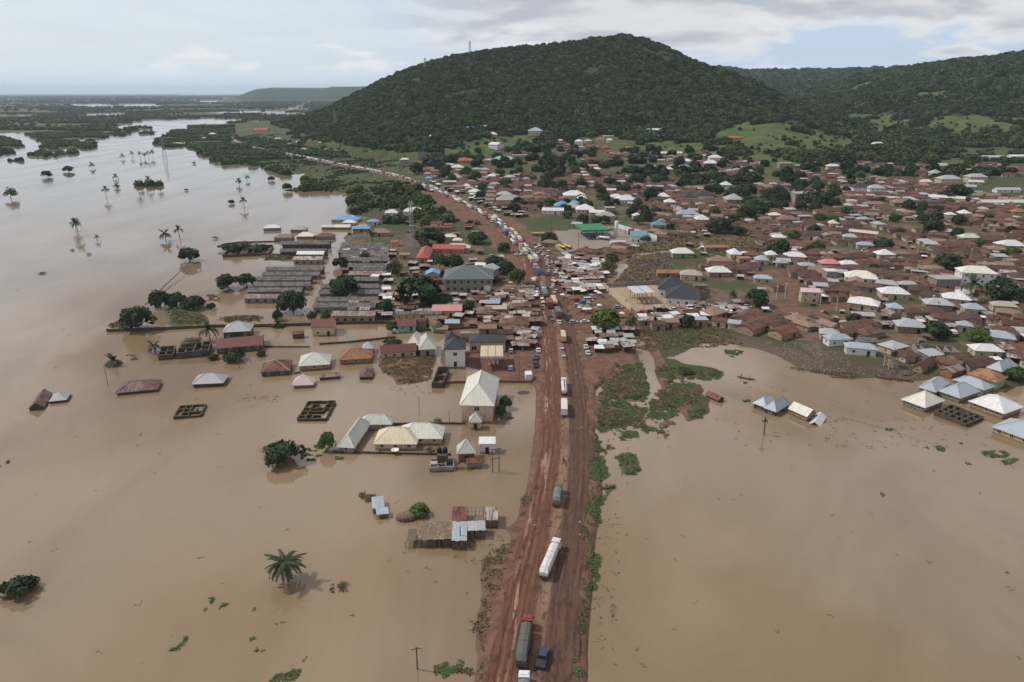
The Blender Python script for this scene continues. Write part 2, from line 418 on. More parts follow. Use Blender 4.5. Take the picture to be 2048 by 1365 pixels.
def grid_mesh(name, X, Y, Z):
    nr, na = X.shape
    me = bpy.data.meshes.new(name)
    co = np.stack([X, Y, Z], -1).reshape(-1, 3).astype(np.float32)
    idx = np.arange(nr * na).reshape(nr, na)
    f = np.stack([idx[:-1, :-1], idx[:-1, 1:], idx[1:, 1:], idx[1:, :-1]], -1).reshape(-1, 4)
    f = f[:, ::-1]
    me.vertices.add(len(co)); me.vertices.foreach_set('co', co.ravel())
    me.loops.add(f.size); me.loops.foreach_set('vertex_index', f.ravel().astype(np.int32))
    me.polygons.add(len(f)); me.polygons.foreach_set('loop_start', (np.arange(len(f)) * 4).astype(np.int32))
    me.update(); me.validate()
    me.polygons.foreach_set('use_smooth', np.ones(len(f), bool))
    return me
def tag(o, label=None, cat=None, group=None, kind=None):
    if label: o['label'] = label
    if cat: o['category'] = cat
    if group: o['group'] = group
    if kind: o['kind'] = kind
    return o
def new_mat(name):
    m = bpy.data.materials.new(name); m.use_nodes = True; m.node_tree.nodes.clear(); return m, NT(m.node_tree)
def finish(m, nt, col, rough=0.85, bump=None, bstr=0.3, bdist=0.1, spec=0.3, metal=0.0, **kw):
    ins = {'Base Color': col, 'Roughness': rough, 'Specular IOR Level': spec, 'Metallic': metal}
    if bump is not None:
        b = nt.n('ShaderNodeBump', {'Height': bump, 'Strength': bstr, 'Distance': bdist}); ins['Normal'] = b.outputs[0]
    ins.update(kw)
    p = nt.n('ShaderNodeBsdfPrincipled', ins)
    nt.n('ShaderNodeOutputMaterial', {'Surface': p.outputs[0]})
    return m

me = grid_mesh('ground', GX, GY, GZ)
for nm, arr in (('cover_a', C1), ('cover_b', C2)):
    a = me.color_attributes.new(nm, 'FLOAT_COLOR', 'POINT'); a.data.foreach_set('color', arr.reshape(-1))
m, t = new_mat('ground')
pos = t.n('ShaderNodeNewGeometry').outputs['Position']
a1 = t.n('ShaderNodeAttribute', attribute_name='cover_a'); s1 = t.n('ShaderNodeSeparateColor', {0: a1.outputs['Color']})
a2 = t.n('ShaderNodeAttribute', attribute_name='cover_b'); s2 = t.n('ShaderNodeSeparateColor', {0: a2.outputs['Color']})
n1 = t.noise(pos, 0.35, 6, 0.65); n2 = t.noise(pos, 0.05, 6, 0.6); n3 = t.noise(pos, 1.6, 4, 0.6); nbig = t.noise(pos, 0.008, 5, 0.6)
def em(mask, nn=n1, k=0.7):                       # ragged edges for a cover mask
    return t.ss(t.m('ADD', mask, t.m('MULTIPLY', t.m('SUBTRACT', nn, 0.5), k)), 0.38, 0.62)
wild = t.mix(t.ss(n2, 0.35, 0.65), (0.042, 0.056, 0.021), (0.080, 0.078, 0.034))
wild = t.mix(t.ss(nbig, 0.40, 0.62), wild, (0.055, 0.085, 0.028))
townc = t.mix(t.ss(n1, 0.3, 0.7), (0.095, 0.064, 0.045), (0.175, 0.120, 0.085))
townc = t.mix(t.ss(n2, 0.44, 0.58), townc, (0.055, 0.068, 0.028))
mudc = t.mix(t.ss(n1, 0.3, 0.7), (0.098, 0.052, 0.034), (0.185, 0.102, 0.067))
mudc = t.mix(t.ss(n2, 0.55, 0.7), mudc, (0.08, 0.055, 0.035))
grassc = t.mix(t.ss(n2, 0.40, 0.58), (0.085, 0.068, 0.038), (0.050, 0.070, 0.022)); grassc = t.mix(t.ss(n1, 0.45, 0.65), grassc, (0.035, 0.05, 0.02))
meadc = t.mix(t.ss(n2, 0.38, 0.62), (0.048, 0.078, 0.024), (0.092, 0.112, 0.036))
meadc = t.mix(t.ss(n1, 0.55, 0.75), meadc, (0.045, 0.065, 0.025))
wild = t.mix(t.ss(t.n('ShaderNodeSeparateXYZ', {0: pos}).outputs[2], 18, 30), wild, (0.026, 0.044, 0.022))
c = wild
farf = t.ss(t.n('ShaderNodeSeparateXYZ', {0: pos}).outputs[1], 520, 900)
townc = t.mix(t.m('MULTIPLY', farf, t.ss(n2, .34, .5)), townc, t.mix(n1, (0.045, 0.062, 0.024), (0.085, 0.09, 0.038)))
c = t.mix(em(s1.outputs[1]), c, townc)
c = t.mix(em(a1.outputs['Alpha']), c, meadc)
c = t.mix(em(s1.outputs[2]), c, grassc)
c = t.mix(em(s1.outputs[0]), c, mudc)
c = t.mix(em(t.m('MULTIPLY', s2.outputs[0], .85), n2, 1.3), c, t.mix(t.ss(n1, .35, .65), (0.03, 0.025, 0.02), (0.075, 0.055, 0.04)))
tr = t.mix(t.ss(n3, 0.52, 0.6), (0.080, 0.058, 0.042), (0.17, 0.135, 0.11)); tr = t.mix(t.ss(n2, .5, .62), tr, (0.07, 0.06, 0.035))
c = t.mix(em(s2.outputs[1]), c, tr)
conc = t.mix(n1, (0.20, 0.165, 0.135), (0.30, 0.25, 0.205)); c = t.mix(s2.outputs[2], c, conc)
c = t.mix(a2.outputs['Alpha'], c, t.mix(n1, (0.24, 0.165, 0.11), (0.44, 0.33, 0.235)))
sz_ = t.n('ShaderNodeSeparateXYZ', {0: pos}).outputs[2]
wetf = t.ss(sz_, 0.08, 0.6, 1, 0)
c = t.mix(t.m('MULTIPLY', wetf, 0.6), c, (0.09, 0.055, 0.033))
finish(m, t, c, t.ss(sz_, 0.05, 0.5, 0.45, 0.95), bump=t.m('ADD', n1, n3), bstr=0.5, bdist=0.35)
me.materials.append(m)
ground = bpy.data.objects.new('ground', me); COL.objects.link(ground)
tag(ground, kind='structure')

# water: one sheet, muddy and glossy
n = 60
gx, gy = np.meshgrid(np.linspace(-34000, 34000, 9), np.linspace(-300, 37000, 9))
me = grid_mesh('flood_water', gx, gy, gx * 0)
me.flip_normals()
m, t = new_mat('flood_water')
pos = t.n('ShaderNodeNewGeometry').outputs['Position']
b1 = t.noise(t.mp(pos, (0.9, 1.6, 1)), 0.8, 5, 0.6); b2 = t.noise(t.mp(pos, (0.02, 0.05, 0.02)), 1.0, 5, 0.6)
bb = t.m('ADD', t.m('MULTIPLY', b1, 0.10), t.m('MULTIPLY', b2, 0.5))
mn = t.noise(t.mp(pos, (0.016, 0.009, 0.012), (0, 0, 0), (0, 0, .5)), 1.0, 7, 0.62, dist=.8)
col = t.mix(t.ss(mn, 0.35, 0.65), (0.188, 0.135, 0.078), (0.245, 0.180, 0.108))
col = t.mix(t.ss(t.n('ShaderNodeSeparateXYZ', {0: pos}).outputs[1], 200, 1200), col, (0.20, 0.155, 0.115))
finish(m, t, col, t.ss(t.noise(t.mp(pos, (0.03, 0.008, 0.01), (4, 2, 0)), 1.0, 4), 0.35, 0.65, 0.03, 0.16), bump=bb, bstr=0.11, bdist=0.3, spec=0.5, IOR=1.52)
me.materials.append(m)
water = bpy.data.objects.new('flood_water', me); COL.objects.link(water); tag(water, kind='structure')
for p_ in me.polygons: p_.use_smooth = False

# muddy road: a ribbon with real ruts
def ribbon(name, C, nl, prof, zoff=0.0, hw_scale=1.0):
    C = np.asarray(C); d = np.gradient(C[:, :2], axis=0); d /= np.linalg.norm(d, axis=1)[:, None]
    nrm = np.stack([d[:, 1], -d[:, 0]], 1)
    lat = np.linspace(-1, 1, nl); s = np.concatenate([[0], np.cumsum(np.hypot(*np.diff(C[:, :2], axis=0).T))])
    hw = C[:, 2:3] * hw_scale
    X = C[:, 0:1] + nrm[:, 0:1] * lat * hw; Y = C[:, 1:2] + nrm[:, 1:2] * lat * hw
    S = np.repeat(s[:, None], nl, 1); L = lat[None, :] * hw
    Z = C[:, 3:4] + prof(L, S, X, Y) + zoff
    me = grid_mesh(name, X, Y, Z)
    me.flip_normals()
    uv = me.uv_layers.new(name='UVMap')
    vi = np.empty(len(me.loops), np.int32); me.loops.foreach_get('vertex_index', vi)
    UV = np.stack([L.ravel()[vi], S.ravel()[vi]], 1); uv.data.foreach_set('uv', UV.ravel().astype(np.float32))
    return me
RC = catmull([tuple(p) for p in _rw], 1.2)
def rut(L, S, X, Y):
    w_ = (fbm(S, S * 0 + 3, 60, 5) - .5) * 2.5
    r_ = np.zeros_like(L * S)
    for c0, wd, dp in ((-6.3, .5, .45), (-4.9, .6, .4), (-3.4, .4, .2), (2.4, .45, .14), (4.3, .45, .22), (5.9, .6, .36), (7.2, .4, .3)):
        mod = fbm(S + c0 * 31, S * 0, 22, 8)
        r_ = r_ - dp * mod * np.exp(-((L + w_ * .5 - c0) / wd) ** 2) + dp * 0.5 * mod * np.exp(-((L + w_ * .5 - c0 - wd * 1.6) / (wd * .7)) ** 2)
    r_ = r_ + (fbm(X, Y, 1.6, 77, 3) - .5) * 0.14
    e = np.clip((np.abs(L) + (fbm(X, Y, 4, 88, 3) - .5) * 3.4 - 6.6) / 2.0, 0, 1)
    return r_ - e * e * 0.75 - 0.02 * np.abs(L)
me = ribbon('dirt_road', RC, 58, rut, 0.05)
m, t = new_mat('road_mud')
uv = t.n('ShaderNodeUVMap').outputs[0]; su = t.n('ShaderNodeSeparateXYZ', {0: uv})
lat, lon = su.outputs[0], su.outputs[1]
wob = t.m('MULTIPLY', t.m('SUBTRACT', t.noise(t.mp(uv, (0.0, 0.014, 0)), 1, 3), 0.5), 5.0)
latw = t.m('ADD', lat, wob)
st = t.noise(t.mp(uv, (1.5, 0.085, 1)), 1, 7, 0.66, dist=.5); st2 = t.noise(t.mp(uv, (2.6, 0.22, 1), (5, 3, 0)), 1, 6, 0.65, dist=.6); nn = t.noise(t.mp(uv, (0.5, 0.35, 1)), 1, 7, 0.7); fine = t.noise(uv, 2.2, 4, .6)
left = t.mix(t.ss(st, 0.38, 0.62), (0.095, 0.039, 0.022), (0.175, 0.078, 0.043))
right_ = t.mix(t.ss(st, 0.38, 0.62), (0.058, 0.034, 0.024), (0.125, 0.069, 0.044))
c = t.mix(t.ss(latw, -1.5, 1.5), left, right_); c = t.mix(t.ss(nn, .42, .6, 0, .5), c, (0.13, 0.062, 0.040))
tan_ = t.mix(nn, (0.20, 0.125, 0.075), (0.33, 0.225, 0.145))
band_ = t.m('MULTIPLY', t.ss(t.m('ABSOLUTE', t.m('ADD', latw, t.m('MULTIPLY', t.m('SUBTRACT', nn, 0.5), 1.4))), 0.75, 1.7, 1, 0), t.ss(t.noise(t.mp(uv, (0.1, 0.02, 0)), 1, 4), 0.34, 0.54, 0.10, 0.80))
c = t.mix(band_, c, tan_)
# water-filled ruts and puddles on the left shoulder
pud = t.m('MULTIPLY', t.ss(t.noise(t.mp(uv, (0.8, 0.05, 1), (9, 1, 0)), 1, 4, .5), 0.55, 0.60), t.m('MULTIPLY', t.ss(latw, -7.5, -6.3), t.ss(latw, -4.9, -3.9, 1, 0)))
c = t.mix(pud, c, (0.34, 0.20, 0.125))
c = t.mix(t.ss(st2, 0.56, 0.64, 0, .75), c, (0.05, 0.024, 0.017))
far_ = t.ss(lon, 420, 800)
pot = t.ss(t.noise(t.mp(uv, (.55, .3, 1), (3, 8, 0)), 1, 4, .6), .55, .63)
c = t.mix(t.m('MULTIPLY', pot, .8), c, (0.055, 0.03, 0.02))
c = t.mix(t.m('MULTIPLY', far_, 0.6), c, (0.25, 0.13, 0.085))
c = t.mix(t.ss(fine, .3, .7, 0, .35), c, (0.09, 0.045, 0.03))
rgh = t.m('MULTIPLY', t.m('SUBTRACT', 1.0, pud), 0.8)
finish(m, t, c, t.m('ADD', rgh, 0.12), bump=t.m('ADD', st, t.m('MULTIPLY', fine, .6)), bstr=0.7, bdist=0.3, spec=0.35)
me.materials.append(m)
o = bpy.data.objects.new('dirt_road', me); COL.objects.link(o); tag(o, kind='structure')

# haze
hx, z0, z1 = 36000, -4.0, 300.0
vv = [(-hx, -400, z0), (hx, -400, z0), (hx, 39000, z0), (-hx, 39000, z0), (-hx, -400, z1), (hx, -400, z1), (hx, 39000, z1), (-hx, 39000, z1)]
ff = [(0, 3, 2, 1), (4, 5, 6, 7), (0, 1, 5, 4), (1, 2, 6, 5), (2, 3, 7, 6), (3, 0, 4, 7)]
me = bpy.data.meshes.new('haze'); me.from_pydata(vv, [], ff)
m, t = new_mat('haze')
v_ = t.n('ShaderNodeVolumePrincipled', {'Color': (0.70, 0.86, 1.0, 1), 'Density': 3.8e-5, 'Anisotropy': 0.2})
t.n('ShaderNodeOutputMaterial', {'Volume': v_.outputs[0]})
me.materials.append(m)
o = bpy.data.objects.new('haze', me); COL.objects.link(o); tag(o, kind='stuff')
# ------------------------------------------------------------------ mesh builder
class MB:
    def __init__(s): s.v = []; s.f = []; s.m = []
    def face(s, pts, m=0):
        b = len(s.v); s.v += [tuple(p) for p in pts]; s.f.append(tuple(range(b, b + len(pts)))); s.m.append(m); return s
    def box(s, x0, x1, y0, y1, z0, z1, m=0, top=None, rot=None, bottom=True):
        b = len(s.v)
        P8 = [(x0, y0, z0), (x1, y0, z0), (x1, y1, z0), (x0, y1, z0), (x0, y0, z1), (x1, y0, z1), (x1, y1, z1), (x0, y1, z1)]
        if rot:
            cx, cy_, a = rot; ca, sa = cos(a), sin(a)
            P8 = [(cx + (x - cx) * ca - (y - cy_) * sa, cy_ + (x - cx) * sa + (y - cy_) * ca, z) for x, y, z in P8]
        s.v += P8
        fs = [(4, 5, 6, 7), (0, 1, 5, 4), (1, 2, 6, 5), (2, 3, 7, 6), (3, 0, 4, 7)] + ([(3, 2, 1, 0)] if bottom else [])
        for i, f in enumerate(fs):
            s.f.append(tuple(b + k for k in f)); s.m.append(top if (top is not None and i == 0) else m)
        return s
    def tube(s, pts, rad, n=6, m=0, cap=True):
        pts = [Vector(p) for p in pts]; rad = rad if hasattr(rad, '__len__') else [rad] * len(pts)
        b = len(s.v)
        for i, p in enumerate(pts):
            d = (pts[min(i + 1, len(pts) - 1)] - pts[max(i - 1, 0)])
            d = d.normalized() if d.length > 1e-9 else Vector((0, 0, 1))
            a = d.cross(Vector((0, 0, 1)) if abs(d.z) < .9 else Vector((1, 0, 0))).normalized(); c = d.cross(a)
            for k in range(n):
                t = 2 * pi * k / n; q = p + (a * cos(t) + c * sin(t)) * rad[i]; s.v.append(tuple(q))
        for i in range(len(pts) - 1):
            for k in range(n):
                k2 = (k + 1) % n
                s.f.append((b + i * n + k, b + i * n + k2, b + (i + 1) * n + k2, b + (i + 1) * n + k)); s.m.append(m)
        if cap:
            s.f.append(tuple(b + k for k in range(n))[::-1]); s.m.append(m)
            e = b + (len(pts) - 1) * n; s.f.append(tuple(e + k for k in range(n))); s.m.append(m)
        return s
    def mesh(s, name, mats, smooth=False):
        me = bpy.data.meshes.new(name); me.from_pydata(s.v, [], s.f)
        for m in (mats if isinstance(mats, (list, tuple)) else [mats]): me.materials.append(m)
        me.polygons.foreach_set('material_index', np.array(s.m, np.int32))
        if smooth: me.polygons.foreach_set('use_smooth', np.ones(len(s.f), bool))
        me.update()
        uv = me.uv_layers.new(name='UVMap'); U = []
        for p in me.polygons:
            nx, ny, nz = p.normal; h = hypot(nx, ny)
            if h < 0.02: ax, bx = (1, 0, 0), (0, 1, 0)
            else:
                ax = (-ny / h, nx / h, 0); bx = (-nx * nz / h, -ny * nz / h, h)
            for li in p.vertices:
                x, y, z = s.v[li]; U += (x * ax[0] + y * ax[1], x * bx[0] + y * bx[1] + z * bx[2])
        uv.data.foreach_set('uv', U)
        return me
def obj(name, me, parent=None, loc=(0, 0, 0), rz=0.0, scale=None):
    o = bpy.data.objects.new(name, me); COL.objects.link(o)
    if parent is not None: o.parent = parent
    o.location = loc
    if rz: o.rotation_euler = (0, 0, rz)
    if scale is not None: o.scale = scale if hasattr(scale, '__len__') else (scale,) * 3
    return o
def empty(name, loc, rz=0.0, label=None, cat=None, group=None):
    o = bpy.data.objects.new(name, None); COL.objects.link(o); o.location = loc; o.rotation_euler = (0, 0, rz)
    o.empty_display_size = 0.5
    return tag(o, label, cat, group)
KIDS = {}
def clone(o, parent=None):
    c = o.copy(); COL.objects.link(c)
    if parent is not None: c.parent = parent
    for ch in KIDS.get(o.name, o.children): 
        clone(ch, c)
    return c
ORD = ['first', 'second', 'third', 'fourth', 'fifth', 'sixth', 'seventh', 'eighth', 'ninth', 'tenth', 'eleventh', 'twelfth', 'thirteenth',
       'fourteenth', 'fifteenth', 'sixteenth', 'seventeenth', 'eighteenth', 'nineteenth', 'twentieth']
def nth(i): return ORD[i] if i < 20 else '%d%s' % (i + 1, 'st' if (i + 1) % 10 == 1 and (i + 1) % 100 != 11 else 'nd' if (i + 1) % 10 == 2 and (i + 1) % 100 != 12 else 'rd' if (i + 1) % 10 == 3 and (i + 1) % 100 != 13 else 'th')

# ------------------------------------------------------------------ materials
MATS = {}
def rnd_node(t):
    """per-object random, plus a stored face value for joined far houses"""
    a = t.n('ShaderNodeAttribute', attribute_name='rnd').outputs['Fac']
    o_ = t.n('ShaderNodeObjectInfo').outputs['Random']
    return t.m('FRACT', t.m('ADD', a, o_))
def roof_mat(name, base, base2, rust=0.25, rustc=(0.10, 0.035, 0.02), rough=0.5, metal=0.0, stripe=0.2):
    if name in MATS: return MATS[name]
    m, t = new_mat(name)
    uv = t.n('ShaderNodeUVMap').outputs[0]; r = rnd_node(t)
    pos = t.n('ShaderNodeNewGeometry').outputs['Position']
    u = t.n('ShaderNodeSeparateXYZ', {0: uv}).outputs[0]
    off = t.n('ShaderNodeCombineXYZ', {'X': t.m('MULTIPLY', r, 57.0), 'Y': t.m('MULTIPLY', r, 91.0)}).outputs[0]
    uvo = t.n('ShaderNodeVectorMath', {0: uv, 1: off}, operation='ADD').outputs[0]
    sheet = t.n('ShaderNodeTexWhiteNoise', {'Vector': t.n('ShaderNodeCombineXYZ', {'X': t.m('FLOOR', t.m('MULTIPLY', t.n('ShaderNodeSeparateXYZ', {0: uvo}).outputs[0], 1.15)),
            'Y': t.m('FLOOR', t.m('MULTIPLY', t.n('ShaderNodeSeparateXYZ', {0: uvo}).outputs[1], 0.4))}).outputs[0]}).outputs[0]
    streak = t.noise(t.mp(uvo, (1.6, 0.30, 1)), 1.0, 5, 0.65)
    patch = t.noise(uvo, 0.33, 5, 0.6)
    c = t.mix(r, base, base2)
    pale = max(base) > .4
    c = t.mix(t.m('MULTIPLY', sheet, max(stripe, .5) if pale else stripe), c, tuple(k * .74 for k in base) if pale else tuple(min(1, k * 1.9 + .02) for k in base))
    c = t.mix(t.ss(t.m('SINE', t.m('MULTIPLY', u, 2 * pi / 0.87)), .80, 1.0, 0, .30), c, tuple(k * .45 for k in base))
    lo = 0.78 - 0.5 * rust
    c = t.mix(t.m('MULTIPLY', t.ss(t.m('ADD', t.m('MULTIPLY', streak, 0.55), t.m('MULTIPLY', patch, 0.5)), lo, lo + 0.12), min(1.0, rust * 2.2)), c, rustc)
    c = t.mix(t.ss(t.noise(uvo, 2.5, 4), 0.4, 0.7, 0, 0.22), c, (0.02, 0.015, 0.012))
    wv = t.m('SINE', t.m('MULTIPLY', u, 2 * pi / 0.25))
    finish(m, t, c, rough, bump=t.m('ADD', t.m('MULTIPLY', wv, 0.4), streak), bstr=0.35, bdist=0.04, metal=metal, spec=0.4)
    MATS[name] = m; return m
def plain_mat(name, base, base2=None, rough=0.8, sc=0.6, dirt=0.35, dirtc=(0.09, 0.06, 0.04), metal=0.0, spec=0.3):
    if name in MATS: return MATS[name]
    m, t = new_mat(name)
    pos = t.n('ShaderNodeNewGeometry').outputs['Position']; r = rnd_node(t)
    c = t.mix(r, base, base2 or base)
    c = t.mix(t.m('MULTIPLY', t.ss(t.noise(t.mp(pos, (1, 1, .5)), sc, 6, .65), 0.45, 0.72), dirt), c, dirtc)
    c = t.mix(t.ss(t.noise(pos, 5.0, 3), 0.4, 0.7, 0, 0.15), c, (0.03, 0.025, 0.02))
    c = t.mix(t.ss(t.m('ADD', t.n('ShaderNodeSeparateXYZ', {0: pos}).outputs[2], t.noise(pos, .8, 3)), 0.7, 1.15, .6, 0), c, (0.07, 0.048, 0.03))
    finish(m, t, c, rough, metal=metal, spec=spec)
    MATS[name] = m; return m
def glass_mat():
    m, t = new_mat('window_glass'); finish(m, t, (0.02, 0.022, 0.025), 0.2, spec=0.5); return m
GLASS = glass_mat()
M_RUST = roof_mat('rusted_roof', (0.062, 0.031, 0.021), (0.165, 0.080, 0.050), 0.55, (0.040, 0.020, 0.014), 0.8, stripe=0.30)
M_STRIPE = roof_mat('streaked_rust_roof', (0.09, 0.042, 0.034), (0.10, 0.05, 0.04), 0.6, (0.20, 0.155, 0.13), 0.7, stripe=0.5)
M_RUSTR = roof_mat('red_rust_roof', (0.15, 0.050, 0.036), (0.20, 0.070, 0.044), 0.6, (0.075, 0.028, 0.02), 0.7)
M_ORANGE = roof_mat('orange_rust_roof', (0.30, 0.155, 0.075), (0.25, 0.12, 0.06), 0.5, (0.15, 0.055, 0.025), 0.7)
M_WHITE = roof_mat('white_roof', (0.66, 0.67, 0.66), (0.80, 0.79, 0.76), 0.03, (0.35, 0.30, 0.25), 0.45, stripe=0.06)
M_CREAM = roof_mat('cream_roof', (0.68, 0.67, 0.58), (0.74, 0.71, 0.60), 0.05, (0.40, 0.34, 0.25), 0.5, stripe=0.08)
M_CREAMT = roof_mat('tan_cream_roof', (0.68, 0.60, 0.42), (0.70, 0.62, 0.44), 0.05, (0.40, 0.34, 0.25), 0.5, stripe=0.08)
M_PALEGR = roof_mat('pale_green_roof', (0.52, 0.56, 0.47), (0.55, 0.58, 0.50), 0.08, (0.35, 0.33, 0.27), 0.5, stripe=0.10)
M_GREY = roof_mat('grey_roof', (0.30, 0.31, 0.31), (0.40, 0.40, 0.39), 0.22, (0.16, 0.12, 0.10), 0.5, stripe=0.15)
M_BGREY = roof_mat('blue_grey_roof', (0.30, 0.345, 0.38), (0.37, 0.41, 0.44), 0.12, (0.20, 0.17, 0.15), 0.42, stripe=0.12)
M_BEIGE = roof_mat('beige_roof', (0.36, 0.32, 0.27), (0.42, 0.37, 0.30), 0.30, (0.20, 0.12, 0.08), 0.6)
M_BROWN = roof_mat('brown_roof', (0.20, 0.13, 0.095), (0.25, 0.17, 0.12), 0.35, (0.10, 0.055, 0.04), 0.7)
M_BLUE = roof_mat('blue_roof', (0.12, 0.33, 0.58), (0.20, 0.42, 0.66), 0.08, (0.3, 0.3, 0.3), 0.45, stripe=0.15)
M_PINK = roof_mat('pink_roof', (0.55, 0.24, 0.235), (0.60, 0.30, 0.29), 0.10, (0.40, 0.28, 0.26), 0.55)
M_LPINK = roof_mat('pale_pink_roof', (0.66, 0.52, 0.50), (0.62, 0.47, 0.46), 0.06, (0.45, 0.36, 0.33), 0.55)
M_RED = roof_mat('red_roof', (0.42, 0.095, 0.055), (0.40, 0.10, 0.06), 0.15, (0.2, 0.06, 0.04), 0.6)
M_MAROON = roof_mat('maroon_roof', (0.125, 0.040, 0.036), (0.15, 0.05, 0.045), 0.25, (0.09, 0.035, 0.03), 0.65)
M_TEAL = roof_mat('teal_roof', (0.08, 0.24, 0.22), (0.10, 0.26, 0.24), 0.05, (0.1, 0.15, 0.13), 0.5)
M_MINT = roof_mat('mint_roof', (0.30, 0.46, 0.39), (0.34, 0.50, 0.42), 0.05, (0.25, 0.28, 0.24), 0.5)
M_SLATE = roof_mat('dark_slate_roof', (0.030, 0.033, 0.040), (0.035, 0.037, 0.045), 0.0, (0.05, 0.05, 0.05), 0.6, stripe=0.12)
M_GGREEN = roof_mat('grey_green_roof', (0.095, 0.125, 0.118), (0.10, 0.13, 0.122), 0.08, (0.08, 0.08, 0.075), 0.55, stripe=0.1)
M_ASB = roof_mat('asbestos_roof', (0.125, 0.118, 0.112), (0.175, 0.165, 0.155), 0.6, (0.075, 0.066, 0.058), 0.9, stripe=0.25)
M_TIN = roof_mat('battered_tin', (0.40, 0.38, 0.35), (0.13, 0.105, 0.09), 0.6, (0.15, 0.075, 0.05), 0.6, stripe=0.3)
M_RTIN = roof_mat('rusty_tin', (0.21, 0.155, 0.12), (0.10, 0.06, 0.043), 0.6, (0.11, 0.05, 0.035), 0.75, stripe=0.35)
W_MUD = plain_mat('mud_wall', (0.27, 0.185, 0.125), (0.36, 0.26, 0.17))
W_CREAM = plain_mat('cream_wall', (0.48, 0.40, 0.28), (0.56, 0.47, 0.33))
W_GREY = plain_mat('cement_wall', (0.22, 0.20, 0.18), (0.32, 0.29, 0.25))
W_WHITE = plain_mat('white_wall', (0.68, 0.68, 0.68), (0.72, 0.71, 0.68), dirt=0.2, dirtc=(0.4, 0.35, 0.3))
W_PINK = plain_mat('pink_wall', (0.60, 0.43, 0.35), (0.60, 0.44, 0.36), dirt=0.25)
W_ORANGE = plain_mat('orange_wall', (0.50, 0.21, 0.12), (0.46, 0.25, 0.15), dirt=0.25)
W_YELLOW = plain_mat('yellow_wall', (0.52, 0.40, 0.16), (0.50, 0.42, 0.2), dirt=0.3)
W_MINT = plain_mat('mint_wall', (0.22, 0.44, 0.33), (0.24, 0.45, 0.34), dirt=0.3)
W_GREEN = plain_mat('green_wall', (0.24, 0.42, 0.20), dirt=0.3)
W_BRICK = plain_mat('brick_wall', (0.27, 0.12, 0.075), (0.30, 0.15, 0.09))
W_DARK = plain_mat('mouldy_wall', (0.075, 0.062, 0.05), (0.11, 0.085, 0.065), dirt=0.4, dirtc=(0.035, 0.05, 0.02))
M_CONC = plain_mat('concrete', (0.33, 0.31, 0.28), (0.40, 0.37, 0.33))
M_WOOD = plain_mat('weathered_wood', (0.13, 0.095, 0.07), (0.18, 0.13, 0.09))
M_STEEL = plain_mat('galvanised_steel', (0.36, 0.36, 0.37), dirt=0.2, rough=0.5)
M_TRIM = plain_mat('pale_trim', (0.72, 0.70, 0.64), dirt=0.1)
M_BLACK = plain_mat('black_plastic', (0.02, 0.02, 0.022), dirt=0.1, rough=0.5)
M_DARKOP = plain_mat('dark_opening', (0.028, 0.023, 0.02), dirt=0.1)

# ------------------------------------------------------------------ roofs and houses
def roof_mb(w, d, h, kind='hip', ov=0.5, th=0.13, ridge_frac=None, mat=0):
    """roof over a w x d footprint, eaves at z = 0, ridge h above; w runs along x"""
    mb = MB(); X, Y = w / 2 + ov, d / 2 + ov
    if kind in ('hip', 'pyramid'):
        swap = Y > X
        if swap: X, Y = Y, X
        rl = max(X - Y, 0.0) if kind == 'hip' else 0.0
        if ridge_frac is not None: rl = X * ridge_frac
        f = (lambda x, y, z: (y, -x, z)) if swap else (lambda x, y, z: (x, y, z))
        e = [f(-X, -Y, 0), f(X, -Y, 0), f(X, Y, 0), f(-X, Y, 0)]
        a, b = f(-rl, 0, h), f(rl, 0, h)
        if rl > 0.05:
            mb.face([e[0], e[1], b, a]); mb.face([e[2], e[3], a, b]); mb.face([e[1], e[2], b]); mb.face([e[3], e[0], a])
        else:
            for i in range(4): mb.face([e[i], e[(i + 1) % 4], (0, 0, h)])
        lows = [(p[0], p[1], p[2] - th) for p in e]
        for i in range(4): mb.face([lows[i], lows[(i + 1) % 4], e[(i + 1) % 4], e[i]])
        mb.face(lows[::-1])
        R_ = [(a, e[0]), (a, e[3]), (b, e[1]), (b, e[2])] + ([(a, b)] if rl > 0.05 else [])
    elif kind == 'gable':
        e = [(-X, -Y, 0), (X, -Y, 0), (X, Y, 0), (-X, Y, 0)]; a, b = (-X, 0, h), (X, 0, h)
        mb.face([e[0], e[1], b, a]); mb.face([e[2], e[3], a, b])
        lo = lambda p: (p[0], p[1], p[2] - th)
        mb.face([lo(e[1]), lo(e[0]), lo(a), lo(b)]); mb.face([lo(e[3]), lo(e[2]), lo(b), lo(a)])
        for q in ((e[0], e[1]), (e[2], e[3]), (b, e[1]), (e[2], b), (e[0], a), (a, e[3])):
            mb.face([lo(q[0]), lo(q[1]), q[1], q[0]])
        R_ = [(a, b)]
    elif kind == 'shed':
        e = [(-X, -Y, 0), (X, -Y, 0), (X, Y, h), (-X, Y, h)]; lo = [(p[0], p[1], p[2] - th) for p in e]
        mb.face(e); mb.face(lo[::-1])
        for i in range(4): mb.face([lo[i], lo[(i + 1) % 4], e[(i + 1) % 4], e[i]])
        R_ = []
    else:
        mb.box(-X, X, -Y, Y, -th, 0.0); R_ = []
    return mb, R_
def caps_mesh(R_, r=0.11, mat=None):
    mb = MB()
    for p, q in R_: mb.tube([(p[0], p[1], p[2] + 0.02), (q[0], q[1], q[2] + 0.02)], r, 4)
    return mb.mesh('ridge_cap', mat)
_cache = {}
